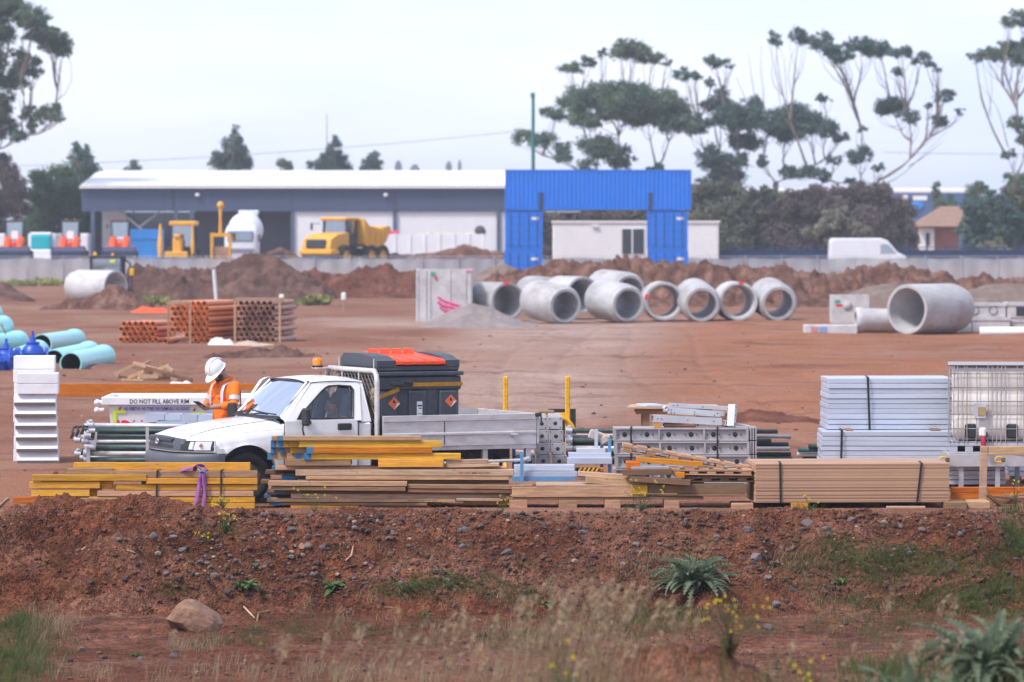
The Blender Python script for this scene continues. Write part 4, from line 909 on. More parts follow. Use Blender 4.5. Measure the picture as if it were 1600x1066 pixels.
Y = 430; t = tag(MB().tube((XP(511, Y), Y, 0), (XP(511, Y), Y, zp(178, Y)), .07, .03, 6).build('radio_mast', 'dark_steel'), 'hair thin radio mast above the pointed tree behind the shed', 'mast')
def house():
    Y = 336; x0, x1 = XP(1432, Y), XP(1500, Y); t = thing('brick_house', 'brick house with a hipped tile roof glimpsed between the bushes', 'house', (0, Y, PAD)); zz = lambda py: zp(py, Y) - PAD
    MB().b2((XP(1440, Y), 1, 0), (x1, 7, zz(352))).build('wall', 'brick_red', t); MB().b2((XP(1437, Y), .7, 0), (XP(1461, Y), 1.0, zz(356))).build('porch_wall', 'cream_wall', t)
    e, r_ = zz(354), zz(322); A = [(x0, 0, e), (x1 + 2, 0, e), (x1 + 2, 8, e), (x0, 8, e)]; B = [(XP(1478, Y), 4, r_), (x1 + .5, 4, r_)]
    b = MB().add(A + B, [(0, 1, 5, 4), (2, 3, 4, 5), (3, 0, 4), (1, 2, 5), (3, 2, 1, 0)]); b.build('roof', 'tile_roof', t)
    w_ = MB().b2((XP(1446, Y), .64, zz(386)), (XP(1455, Y), .69, zz(362))).build('window', 'cream_wall', t); MB().b2((XP(1447.5, Y), .60, zz(384)), (XP(1453.5, Y), .635, zz(364))).build('pane', 'machine_dark', w_)
house()
def warehouse():
    Y = 470; t = thing('warehouse', 'distant blue walled warehouse with a pale roof line behind the house', 'warehouse', (0, Y, 0)); zz = lambda py: zp(py, Y)
    MB().b2((XP(1150, Y), 0, 0), (XP(1530, Y), 20, zz(301))).build('wall', paint('warehouse_blue', (.05, .10, .25), .7), t)
    b = MB(); b.prism([(0, zz(301)), (0, zz(297)), (10, zz(293)), (20, zz(297)), (20, zz(301))], XP(1148, Y), XP(1532, Y), 'x'); b.build('roof', 'roof_white', t)
    MB().ball((XP(1432, Y), -.1, zz(322)), (.8, .12, .5), 16).build('sign_panel', 'hoarding_blue', t)
    MB().b2((XP(1408, Y), -.06, zz(313)), (XP(1418, Y), -.01, zz(305))).b2((XP(1426, Y), -.06, zz(313)), (XP(1448, Y), -.01, zz(306))).build('sign_letters', 'label_white', t)
warehouse()
for k, (px, wd, py, lab) in enumerate(((622, 10, 251, 'broad faint tower block on the skyline above the shed roof'), (648, 14, 257, 'low faint tower block on the skyline above the shed roof'), (701, 9, 252, 'flat headed faint tower on the skyline above the shed roof'), (718, 5, 250, 'narrowest faint tower on the skyline above the shed roof'))):
    Y = 1500; b = MB(); x = XP(px, Y); h = zp(py, Y); d = wd / FPX * Y / 2
    b.b2((x - d, Y, 0), (x + d, Y + 12, h * .96)); b.b2((x - d * .6, Y + 2, h * .96), (x + d * .6, Y + 9, h)); tag(b.build('tower_block', 'machine_dark'), lab, 'tower')
# ------------------------------------------------------------------ trees and bushes
leafmat('leaf_gum', (0.075, 0.135, 0.10), (0.20, 0.26, 0.16), .5); leafmat('leaf_dark', (0.055, 0.12, 0.11), (0.14, 0.21, 0.17), .5)
leafmat('leaf_green', (0.05, 0.115, 0.07), (0.15, 0.23, 0.10), .6); leafmat('leaf_purple', (0.09, 0.07, 0.075), (0.23, 0.175, 0.16), .5)
leafmat('leaf_olive', (0.08, 0.095, 0.065), (0.22, 0.21, 0.15), .5); leafmat('leaf_pale', (0.16, 0.155, 0.12), (0.36, 0.34, 0.26), .6)
def leaf_cloud(clumps, rs, size=(.13, .30), dens=1.0, flat=.75):
    """leaf quads spread over the surfaces of many small puffs inside each clump (centre, rx, ry, rz)"""
    P = []; Nn = []
    for c, rx, ry, rz in clumps:
        vol = rx * ry * rz; nb = int(np.clip(9 + 17 * (rx * ry), 10, 110)); d = rs.normal(size=(nb, 3)); d /= np.linalg.norm(d, axis=1)[:, None]
        d *= (rs.rand(nb) ** .4)[:, None]; d[:, 2] = np.where(d[:, 2] < 0, d[:, 2] * .75, d[:, 2]); cen = c + d * [rx * 1.0, ry * 1.0, rz * .95]; br = rs.uniform(.15, .40, nb) * (rx * rz) ** .5
        for k in range(nb):
            n = int(max(9, 75 * br[k] ** 2 * 11 * dens)); v = rs.normal(size=(n, 3)); v /= np.linalg.norm(v, axis=1)[:, None]
            rad = br[k] * rs.uniform(.3, 1.45, n) * (1 + .25 * np.sin(v[:, 0] * 7 + k) * np.sin(v[:, 2] * 6 + k * 2)); P.append(cen[k] + v * rad[:, None] * [1.1, 1.1, flat]); Nn.append(v)
    P = np.concatenate(P); Nn = np.concatenate(Nn); n = len(P)
    q = Nn + rs.normal(size=(n, 3)) * .75; q /= np.linalg.norm(q, axis=1)[:, None]
    a = np.cross(q, rs.normal(size=(n, 3))); a /= np.linalg.norm(a, axis=1)[:, None]; b = np.cross(q, a)
    s = rs.uniform(size[0], size[1], n)[:, None] / 2; a = a * s; b = b * s * .62
    V = np.stack([P - a, P + b * .9, P + a, P - b * .9], 1).reshape(-1, 3); F = np.arange(4 * n).reshape(n, 4)
    return V, F
def tree(name, label, Y, base, clumps, fork, leaf, trunk_r=.35, seed=0, cat='tree', group=None, dens=1.0, size=(.13, .30), twigs=4, spread=2.4, bare=(), bark='bark_pale', flat=.92, grow=1.13):
    rs = np.random.RandomState(seed + 100); B = W(base[0], base[1], Y); B.z = float(height(B.x, Y)) ; k = Y / FPX
    cl = []
    for px, py, rx, ry in clumps:
        dy = rs.uniform(-spread, spread); c = np.array(W(px, py, Y + dy)); cl.append((c, rx * k * grow, max(rx * .8, ry) * k * grow, ry * k * grow * 1.12))
    t = thing(name, label, cat, B, 0, group); Bn = np.array(B)
    V, F = leaf_cloud(cl, rs, size, dens, flat); np_mesh('crown', V - Bn, F, leaf, t)
    if fork is not None:
        Fk = np.array(W(fork[0], fork[1], Y)); b = MB()
        def limb(p, q, r0, r1, wob=.035, n=7):
            L = np.linalg.norm(q - p); pts = []; o1 = rs.normal(size=3) * L * wob; o2 = rs.normal(size=3) * L * wob * .4
            for i in range(n):
                u = i / (n - 1); base_ = p * (1 - u) + q * u; bow = math.sin(math.pi * u); bb = base_ + o1 * bow + o2 * math.sin(2 * math.pi * u); 
                bb[2] -= 0.05 * L * bow * (1 if q[2] > p[2] else 0); pts.append(Vector(bb - Bn))
            b.path(pts, r0, 6, rads=[r0 + (r1 - r0) * (i / (n - 1)) ** .8 for i in range(n)]); return [np.array(p_) + Bn for p_ in pts]
        tr = limb(Bn, Fk, trunk_r, trunk_r * .7, .02)
        order = sorted(range(len(cl)), key=lambda i: cl[i][0][2]); limbs = [tr]
        for i in order:
            c, rx, ry, rz = cl[i]; best = None
            for Lm in limbs:                                # join the nearest limb lower down
                for p in Lm[1:]:
                    if p[2] < c[2] - max(rz * .6, .42 * (c[2] - Fk[2])):
                        d = np.linalg.norm((p - c) * [1.35, 1, .5]); 
                        if best is None or d < best[0]: best = (d, p)
            p = best[1] if best is not None else Fk
            r0 = min(trunk_r * .42, .035 + .020 * np.linalg.norm(c - p)); limbs.append(limb(p, c - [0, 0, rz * .5], r0, .02))
            for _ in range(twigs):
                e = c + rs.normal(size=3) * [rx * .5, ry * .5, rz * .2] - [0, 0, rz * .3]; Lq = limbs[-1]; limb(Lq[rs.randint(2, 5)], e, .035, .012, .08, 5)
        for q in bare: limb(np.array(Fk if len(q) == 2 else W(q[2], q[3], Y)), np.array(W(q[0], q[1], Y)), .05, .012, .05)
        b.build('trunk', bark, t)
    return t
def bush(label, Y, box, leaf, seed, n=34, size=(.18, .40), group='bushes beyond the hoarding', name='bush', dens=.8, cat='bush'):
    rs = np.random.RandomState(seed); x0, x1, y0, y1 = box; cl = []
    for i in range(n):
        u = rs.rand(); r = rs.uniform(.11, .2) * min(x1 - x0, 130); top = y0 + (y1 - y0) * .30 * (2 * abs(u - .5)) ** 2.2 + r * .5; py = top + (y1 - top) * rs.rand() ** 1.3
        cl.append((x0 + (x1 - x0) * u, py, r, r * rs.uniform(.6, .85)))
    cl.append(((x0 + x1) / 2, (y0 * .3 + y1 * .7), (x1 - x0) * .38, (y1 - y0) * .3))
    return tree(name, label, Y, ((x0 + x1) / 2, 410), cl, None, leaf, seed=seed, cat=cat, group=group, dens=dens, size=size, spread=1.6)
GT = 'flat topped gum trees beyond the site'
tree('gum_tree', 'large gum tree leaning in at the left edge with layered rounded leaf clumps', 330, (-45, 420), [(12, 14, 30, 18), (-8, 45, 26, 20), (48, 30, 26, 14), (68, 50, 22, 14), (82, 66, 24, 16), (98, 80, 11, 11), (46, 54, 12, 11), (42, 100, 20, 15), (52, 112, 12, 10), (26, 82, 9, 10), (8, 125, 24, 15), (34, 130, 9, 7), (3, 150, 14, 10), (12, 166, 16, 12), (44, 178, 13, 12), (80, 178, 19, 13), (90, 186, 11, 9), (55, 196, 11, 12), (5, 198, 20, 17), (28, 212, 13, 11), (-30, 90, 30, 40), (-30, 180, 30, 30)], (-30, 240), 'leaf_gum', .5, 1, group=GT, spread=1.5, dens=1.3)
tree('gum_tree', 'umbrella topped gum tree rising behind the middle of the blue gateway', 345, (955, 420), [(893, 108, 17, 9), (915, 99, 14, 8), (940, 83, 8, 8), (984, 80, 27, 13), (972, 70, 14, 7), (1018, 90, 20, 9), (1040, 98, 9, 5), (900, 160, 26, 18), (940, 152, 34, 16), (985, 153, 40, 17), (1030, 165, 36, 18), (868, 178, 22, 9), (915, 190, 26, 12), (965, 172, 36, 14), (1012, 180, 36, 15), (1058, 192, 26, 15), (822, 218, 16, 12), (850, 222, 18, 12), (880, 242, 18, 15), (935, 232, 26, 17), (972, 250, 18, 17), (915, 262, 16, 12), (1025, 262, 14, 7)], (962, 290), 'leaf_gum', .32, 2, group=GT, twigs=3)
tree('gum_tree', 'dark spreading gum tree between the gateway and the tallest umbrella tree', 352, (1212, 420), [(1072, 117, 16, 9), (1087, 121, 8, 6), (1120, 96, 19, 8), (1142, 103, 7, 5), (1112, 130, 9, 8), (1130, 144, 11, 8), (1122, 165, 22, 12), (1178, 164, 18, 12), (1150, 185, 32, 17), (1200, 190, 28, 14), (1092, 196, 22, 15), (1240, 185, 30, 18), (1268, 196, 26, 16), (1225, 210, 28, 13), (1165, 222, 26, 12), (1110, 248, 22, 15), (1152, 250, 18, 13), (1192, 250, 10, 12), (1290, 204, 18, 12), (1312, 216, 14, 8), (1130, 275, 26, 16), (1286, 153, 14, 6), (1240, 270, 20, 9)], (1212, 285), 'leaf_dark', .34, 3, group=GT, bare=[(1170, 85, 1180, 170), (1190, 70, 1185, 175), (1150, 120, 1182, 190)])
tree('gum_tree', 'tallest umbrella gum tree with long bare branches and a dark flat crown', 342, (1365, 420), [(1212, 62, 11, 13), (1248, 57, 17, 12), (1282, 66, 15, 13), (1300, 80, 17, 12), (1318, 86, 15, 11), (1312, 95, 9, 7), (1345, 72, 22, 11), (1375, 78, 26, 11), (1408, 81, 19, 10), (1438, 94, 14, 9), (1455, 103, 9, 6), (1466, 110, 6, 4), (1400, 113, 11, 7), (1395, 168, 25, 14), (1420, 184, 17, 9), (1476, 149, 15, 10), (1468, 189, 15, 9), (1500, 175, 8, 6), (1450, 166, 8, 5), (1346, 246, 19, 13), (1372, 262, 11, 9), (1304, 250, 13, 7), (1345, 202, 8, 5), (1265, 270, 20, 8), (1288, 276, 14, 8), (1330, 282, 11, 8)], (1365, 292), 'leaf_dark', .3, 4, group=GT, bare=[(1480, 205), (1455, 200), (1475, 220, 1420, 260)])
tree('gum_tree', 'umbrella gum tree cut off by the right edge of the photo', 345, (1592, 420), [(1580, 34, 13, 11), (1602, 30, 18, 14), (1524, 90, 12, 8), (1545, 88, 17, 10), (1570, 77, 23, 10), (1590, 93, 18, 11), (1605, 75, 26, 13), (1592, 194, 17, 9), (1605, 216, 17, 12), (1576, 243, 12, 10), (1590, 281, 20, 10), (1625, 60, 20, 20)], (1590, 270), 'leaf_gum', .3, 5, group=GT, bare=[(1530, 130, 1575, 230)])
DT = 'dense green trees around the shed'
tree('dense_tree', 'bushy bright green tree with two heads left of the shed', 338, (85, 420), [(66, 300, 20, 26), (94, 290, 19, 28), (76, 338, 28, 32), (102, 325, 22, 36), (72, 378, 28, 28), (110, 365, 18, 30), (60, 350, 18, 24)], (85, 380), 'leaf_green', .3, 6, group=DT, dens=1.1)
tree('dense_tree', 'dark green tree with a pointed top just left of the shed roof', 345, (132, 420), [(118, 233, 7, 13), (132, 238, 9, 12), (128, 256, 18, 17), (140, 268, 17, 15), (135, 285, 26, 20), (125, 305, 24, 28), (140, 340, 20, 30)], (132, 380), 'leaf_dark', .3, 7, group=DT, dens=1.1)
tree('dense_tree', 'purplish brown leafed tree low at the left edge behind the loaders', 332, (5, 420), [(-2, 268, 26, 20), (12, 292, 24, 20), (2, 320, 26, 18), (35, 305, 14, 14), (28, 330, 18, 14), (-10, 350, 25, 18), (6, 250, 8, 10)], (0, 370), 'leaf_purple', .3, 8, group=DT)
tree('dense_tree', 'tiny tree top peeping over the left part of the shed roof', 430, (209, 420), [(209, 258, 7, 7), (208, 268, 11, 10), (210, 290, 12, 18)], (209, 330), 'leaf_dark', .2, 9, group=DT)
tree('dense_tree', 'tallest tree behind the shed with a slim stacked crown', 432, (365, 420), [(368, 203, 6, 9), (370, 214, 10, 8), (365, 228, 15, 13), (376, 232, 11, 11), (358, 244, 15, 8), (338, 252, 12, 13), (368, 256, 22, 12), (386, 256, 11, 9), (360, 290, 28, 24)], (365, 330), 'leaf_dark', .3, 10, group=DT)
tree('dense_tree', 'small pale green tree top over the middle of the shed roof', 430, (445, 420), [(444, 256, 9, 9), (447, 264, 11, 8), (445, 290, 13, 18)], (445, 330), 'leaf_green', .2, 11, group=DT)
tree('dense_tree', 'pointed conical tree behind the shed under the radio mast', 434, (518, 420), [(523, 216, 6, 9), (523, 232, 11, 13), (527, 248, 13, 13), (510, 250, 15, 11), (492, 257, 11, 8), (520, 262, 24, 12), (515, 295, 28, 25)], (518, 330), 'leaf_dark', .3, 12, group=DT)
tree('dense_tree', 'rounded tree top over the shed roof left of the faint towers', 432, (582, 420), [(583, 243, 9, 8), (582, 252, 13, 10), (580, 264, 18, 9), (582, 290, 18, 20)], (582, 330), 'leaf_dark', .25, 13, group=DT)
tree('dense_tree', 'small rounded green tree in front of the distant blue warehouse', 420, (1468, 420), [(1464, 300, 9, 12), (1468, 318, 12, 14), (1488, 312, 9, 9), (1480, 335, 18, 14)], (1468, 350), 'leaf_green', .25, 14, group=DT)
tree('dense_tree', 'small green tree top right of the house above the grey bushes', 420, (1530, 420), [(1530, 290, 12, 8), (1528, 305, 16, 14)], (1530, 350), 'leaf_green', .25, 15, group=DT)
bush('dark green bush right behind the right leg of the blue gateway', 322, (1062, 1175, 278, 408), 'leaf_olive', 21)
bush('olive bush with pale tufts behind the open ground right of the gateway', 320, (1140, 1250, 292, 408), 'leaf_olive', 22)
bush('purple brown bush left of the white delivery van', 318, (1205, 1320, 296, 408), 'leaf_purple', 23)
bush('tall purple brown bush behind the white delivery van', 322, (1285, 1415, 284, 408), 'leaf_purple', 24, 44)
bush('pale grey green tufted bush in front of the tall purple bush', 316, (1262, 1350, 325, 408), 'leaf_pale', 25, 12, dens=.6)
bush('dark green bush between the brick house and the right edge', 320, (1502, 1592, 298, 408), 'leaf_dark', 26)
bush('grey green bush at the right edge under the last umbrella tree', 322, (1540, 1680, 284, 408), 'leaf_olive', 27)
bush('brown leafed bush seen through the blue gateway above the site hut', 330, (835, 960, 312, 400), 'leaf_purple', 28, 16)
bush('dark bush seen through the blue gateway beside its right leg', 332, (930, 1060, 308, 400), 'leaf_olive', 29, 18)
bush('small pale yellowish bush behind the blue mesh fence near the right edge', 312, (1530, 1580, 370, 408), 'leaf_pale', 30, 8)
bush('dark green shrub mass left of the shed behind the loaders', 342, (-20, 150, 345, 410), 'leaf_dark', 31, 14)
# ------------------------------------------------------------------ haze
hm = bpy.data.materials.new('haze_air'); hm.use_nodes = True; t_ = hm.node_tree; t_.nodes.clear(); M_['haze_air'] = hm
o_ = t_.nodes.new('ShaderNodeOutputMaterial'); pv = t_.nodes.new('ShaderNodeVolumePrincipled'); pv.inputs['Color'].default_value = (0.84, 0.91, 1.0, 1); pv.inputs['Density'].default_value = HAZE = 0.00036; pv.inputs['Anisotropy'].default_value = 0.0
t_.links.new(pv.outputs[0], o_.inputs['Volume'])
tag(MB().b2((-4400, -70, -4), (4400, 4600, 26)).build('haze', 'haze_air'), kind='stuff')
# ------------------------------------------------------------------ concrete pipes and pits
def lathe_obj(name, prof, mat, n=40): return MB().lathe(prof, n, closed=True).build(name, mat, shade=True, angle=35)
L_ = 2.44
spig = [(.53, 0), (.63, 0), (.645, .12), (.66, .16), (.73, .24), (.745, .4), (.75, L_ - .02), (.74, L_), (.56, L_), (.55, .2)]
bell = [(.615, 0), (.70, 0), (.715, .03), (.72, L_ - .3), (.65, L_ - .2), (.64, L_), (.55, L_), (.56, .3), (.60, .24)]
protoP = {}
def conc_pipe(label, px, py, Y, kind, yaw, pitch=0.0, sc=1.0, mark=None, group='concrete pipes in a row on the yard', z=None):
    """front ring centre at (px, py); yaw turns the far end to the left"""
    if kind not in protoP: protoP[kind] = lathe_obj('concrete_pipe', spig if kind == 's' else bell, 'concrete'); o = protoP[kind]
    else: o = protoP[kind].copy(); COL.objects.link(o)
    c = W(px, py, Y); o.location = c; d = Vector((-math.sin(R(yaw)), math.cos(R(yaw)), math.tan(R(pitch))))
    q = d.to_track_quat('Z', 'X'); o.rotation_mode = 'QUATERNION'; o.rotation_quaternion = q; o.scale = (sc,) * 3; tag(o, label, 'pipe', group)
    if mark:
        v_ = q.inverted() @ Vector((-math.sin(R(mark)), 0, math.cos(R(mark)))); M = Matrix.Rotation(math.atan2(v_.y, v_.x), 4, Vector((0, 0, 1)))
        b = MB(); v = [M @ Vector((.705 * math.cos(a), .705 * math.sin(a), zz)) for zz in (-.004, .10) for a in np.linspace(-.16, .16, 6)]; r1 = [M @ Vector((.63 * math.cos(a), .63 * math.sin(a), -.006)) for a in np.linspace(-.12, .12, 6)]; r2 = [M @ Vector((.712 * math.cos(a), .712 * math.sin(a), -.006)) for a in np.linspace(-.16, .16, 6)]; r3 = [M @ Vector((.728 * math.cos(a), .728 * math.sin(a), .12)) for a in np.linspace(-.13, .13, 6)]
        b.grid([r1, r2, r3]); b.build('paint_mark', 'letter_red', o)
    return o
conc_pipe('concrete pipe at the left end of the row, half behind the grey gravel heap', 794, 471, 161, 'b', 27, 0, 1.0, 8)
conc_pipe('concrete pipe at the back wedged between the first and the low spigot ended pipe', 862, 462, 166, 's', 20, 1, .95)
conc_pipe('front concrete pipe lying lowest in the row with an open crack of light inside', 884, 478, 157.5, 's', 25, 4.5)
conc_pipe('concrete pipe set back behind the front pair with its wide mouth half hidden', 911, 461, 164, 'b', 24, 0, 1.0)
conc_pipe('back concrete pipe standing highest, showing only its rounded top', 985, 456, 166, 's', 24, 2, 1.02)
conc_pipe('front concrete pipe under the highest one, its far end closed by another pipe', 982, 476, 158, 's', 22, 4)
conc_pipe('thin rimmed concrete pipe with a red mark on its left rim', 1038, 471, 160, 'b', 3, 0, 1.02, 76)
conc_pipe('concrete pipe with narrow nose between the two red marked pipes', 1097, 476, 159, 's', 5, 5)
conc_pipe('thin rimmed concrete pipe with a red mark on top of its rim', 1154, 471, 160, 'b', 4, 0, 1.02, -8)
conc_pipe('concrete pipe at the right end of the row', 1217, 474.5, 160, 's', 6, 5)
o = conc_pipe('biggest concrete pipe, mouth turned left, beside the concrete pits at the right', 1417, 483.5, 141, 'b', -41, 0, 1.16, None, 'large single concrete pipes')
o = conc_pipe('lone concrete pipe behind the orange pipes, mouth turned right above brown spoil', 181, 449, 193, 'b', 50, 0, 1.08, None, 'large single concrete pipes')
tag(MB().lathe([(.31, 0), (.42, 0), (.44, .05), (.44, .2), (.40, .26), (.40, 1.9), (.31, 1.9)], 32, M=Mx(XP(1337, 143), 143, .42, 0, R(90), R(4)), closed=True).build('concrete_pipe', 'concrete_light', shade=True, angle=35), 'smaller pale concrete pipe lying sideways left of the biggest pipe', 'pipe', 'large single concrete pipes')
def open_box(b, x0, x1, y0, y1, z0, z1, th): 
    b.b2((x0, y0, z0), (x1, y0 + th, z1)).b2((x0, y1 - th, z0), (x1, y1, z1)).b2((x0, y0 + th, z0), (x0 + th, y1 - th, z1)).b2((x1 - th, y0 + th, z0), (x1, y1 - th, z1)).b2((x0 + th, y0 + th, z0), (x1 - th, y1 - th, z0 + th))
    return b
def pit():
    Y = 160.5; x0, x1 = XP(650, Y), XP(738, Y); h = ZP(421, Y); t = thing('precast_pit', 'tall square concrete pit with pink spray stripes beside the gravel heap', 'concrete pit', (x0, Y, 0)); w_ = x1 - x0
    b = open_box(MB(), 0, w_, 0, 2.0, -.05, h, .16)
    for a in (0.0, .30, .46, w_ * .57, w_ - .32, w_ - .14): b.b2((a, -.03, 0), (a + .1, 0, h - .02), .01)
    b.build('wall', 'concrete_light', t); pb = MB()
    for k, (a, c) in enumerate((((684, 463), (716, 477)), ((684, 471), (716, 482)), ((687, 479), (716, 486)), ((694, 486), (712, 490)))):
        pb.path([W(*a, Y - .03) - Vector((x0, Y, 0)), W(a[0] + 8, a[1] + 6, Y - .03) - Vector((x0, Y, 0)), W((a[0] + c[0]) / 2, (a[1] + c[1]) / 2 + 2, Y - .03) - Vector((x0, Y, 0)), W(*c, Y - .03) - Vector((x0, Y, 0))], .04 if k != 1 else .05, 6)
    pb.build('spray_stripe', 'pink_spray', t)
    MB().b2((.55, -.045, h - .22), (.72, -.032, h - .1)).build('green_mark', paint('mark_green', (.05, .35, .25), .7), t); MB().b2((.70, -.045, h - .38), (.79, -.032, h - .27)).build('red_mark', 'letter_red', t); MB().b2((w_ - .2, -.045, h - .12), (w_ - .05, -.032, h - .03)).build('pink_mark', 'pink_spray', t)
pit()
def box_block():
    Y = 156; x0, x1 = XP(1300, Y), XP(1358, Y); h = ZP(461, Y); t = thing('precast_pit', 'low square concrete pit with a round knockout left of the biggest pipe', 'concrete pit', (x0, Y, 0)); w_ = x1 - x0
    open_box(MB(), 0, w_, 0, 1.2, -.05, h, .12).b2((w_ - .16, -.03, 0), (w_, 0, h)).build('wall', 'concrete_light', t)
    MB().lathe([(0, 0), (.17, 0), (.17, .03), (0, .03)], 20, M=Mx(XP(1324, Y) - x0, 0, ZP(478, Y), R(90))).build('knockout', 'concrete', t)
    MB().b2((.15, -.012, h - .42), (.42, -.004, h - .34)).build('red_mark', 'letter_red', t); MB().b2((.1, -.012, h - .3), (.3, -.004, h - .18)).build('green_mark', 'mark_green', t)
    Y = 141.5; t = thing('concrete_slab', 'thin pale concrete slab with red and blue marks lying before the low pit', 'slab', (XP(1258, Y), Y, 0)); w_ = XP(1340, Y) - XP(1258, Y)
    MB().b2((0, 0, 0), (w_, 1.0, .30), .02).build('slab', 'concrete_light', t); MB().b2((.2, -.02, .06), (.42, -.004, .24)).build('red_mark', paint('mark_rose', (.55, .22, .25), .8), t); MB().b2((.48, -.02, .06), (.72, -.004, .24)).build('blue_mark', paint('mark_blue', (.2, .32, .6), .8), t)
box_block()
Y = 144
for lab, a, c, p0, p1, holes, z0 in (('concrete pit with two round holes on the upper row at the right edge', 1501, 1572, 474, 496, (1523, 1552), None), ('concrete pit with an open dark end on the upper row at the right edge', 1574, 1660, 473, 497, (), None), ('lower concrete pit at the left under the two holed pit', 1499, 1519, 497, 519, (), 0), ('long lower concrete pit under the two holed pit at the right edge', 1520, 1578, 496, 520, (), 0), ('lower concrete pit at the far right beside the white pipe', 1580, 1660, 499, 520, (), 0)):
    x0, x1 = XP(a, Y), XP(c, Y); zb, zt = (0 if z0 == 0 else ZP(p1, Y)), ZP(p0, Y); yo = -.12 if 1510 < a < 1573 and z0 == 0 else 0
    t = thing('precast_pit', lab, 'concrete pit', (x0, Y + yo, zb), 0, 'concrete pits stacked at the right edge'); MB().b2((0, 0, 0), (x1 - x0, 1.3, zt - zb), .02).b2((-.015, -.03, zt - zb - .1), (x1 - x0 + .015, 0, zt - zb + .012)).build('wall', 'concrete_light', t)
    for hx in holes: MB().lathe([(0, -.005), (.135, -.005), (.135, .02), (.15, .025), (.15, -.01), (0, -.01)], 18, M=Mx(XP(hx, Y) - x0, 0, (zt - zb) * .5, R(90))).build('hole', 'machine_dark', t)
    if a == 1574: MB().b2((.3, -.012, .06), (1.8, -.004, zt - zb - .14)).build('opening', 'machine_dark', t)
Y = 138.5; tag(MB().tube((XP(1531, Y), Y, .16), (XP(1680, Y), Y - .3, .16), .15, n=18, hollow=.02).build('plastic_pipe', 'pipe_white'), 'white plastic pipe on the ground before the concrete pits at the right edge', 'pipe')

# ------------------------------------------------------------------ teal pipes and blue valves
def teal(label, front, back, r=.275, Yf=104, Yb=109):
    a, c = W(front[0], front[1], Yf), W(back[0], back[1], Yb); t = thing('water_pipe', label, 'pipe', a, 0, 'teal water pipes'); d = (c - a)
    n = d.normalized(); b = MB().lathe([(r - .03, 0), (r, 0), (r, d.length - .5), (r + .035, d.length - .42), (r + .035, d.length - .08), (r + .01, d.length), (r - .02, d.length)], 32, M=n.to_track_quat('Z', 'Y').to_matrix().to_4x4())
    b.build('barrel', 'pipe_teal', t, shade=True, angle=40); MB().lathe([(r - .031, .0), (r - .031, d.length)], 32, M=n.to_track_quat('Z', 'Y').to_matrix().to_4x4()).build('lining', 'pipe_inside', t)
teal('frontmost teal pipe with open dark mouth, lying lowest at the right', (110.5, 568), (163, 557), .275, 104.3, 110)
teal('teal pipe just left of and behind the frontmost one', (84, 563), (140, 551), .275, 106, 112)
teal('teal pipe with open mouth lying higher behind the tall blue valve', (65, 538), (118, 531), .285, 117, 123)
teal('teal pipe at the left edge behind the small blue valve', (-40, 540), (30, 534), .29, 117.5, 121.5)
teal('teal pipe on the second layer at the left edge', (-50, 517), (6, 510), .285, 118.5, 122)
teal('teal pipe on top of the left heap, just showing at the edge', (-70, 496), (-11, 489), .285, 119.5, 122.5)
teal('low teal pipe half hidden behind the blue valves', (8, 567), (60, 549), .275, 106.5, 113)
tag(MB().path([W(2, 507, 117.6), W(6, 516, 117.5), W(9, 522, 117.5)], .03, 6).build('timber_chock', 'timber_raw'), 'thin timber chock leaning on the left teal pipes', 'timber')
def valve(label, px, pyt, pyb, Y, w_, yaw):
    z0, z1 = 0, ZP(pyt, Y); t = thing('gate_valve', label, 'valve', (XP(px, Y), Y, 0), R(yaw), 'blue gate valves by the teal pipes'); h = z1
    b = MB().lathe([(0, .02), (.26, .02), (.30, .1), (.30, h * .40), (.27, h * .42), (.33, h * .43), (.33, h * .48), (.27, h * .49), (.24, h * .60), (.15, h * .68), (.17, h * .69), (.17, h * .73), (.08, h * .75), (.06, h * .86), (.035, h * .88), (.03, h), (0, h)], 24)
    b.build('bonnet', 'valve_blue', t, shade=True, angle=40); r = .25
    f = MB().tube((-w_, 0, .3), (w_, 0, .3), .21, n=24).build('body', 'valve_blue', t)
    for s in (-1, 1): MB().lathe([(.17, 0), (.30, 0), (.30, .05), (.17, .05)], 28, M=Mx(s * w_ - .025, 0, .31, 0, R(90)), closed=True).build('flange', 'valve_blue', f)
    for s in (-1, 1): MB().lathe([(0, .0), (.175, .0)], 20, M=Mx(s * (w_ + .012), 0, .31, 0, R(90))).build('bore', 'machine_dark', f)
valve('tallest blue gate valve with pointed stem before the teal pipes', 51, 517, 582, 103, .33, 12)
valve('shorter blue gate valve in the middle of the three', 9.5, 529, 585, 102.5, .3, 30)
valve('blue gate valve cut off by the left edge', -6, 541, 586, 101.5, .32, 5)

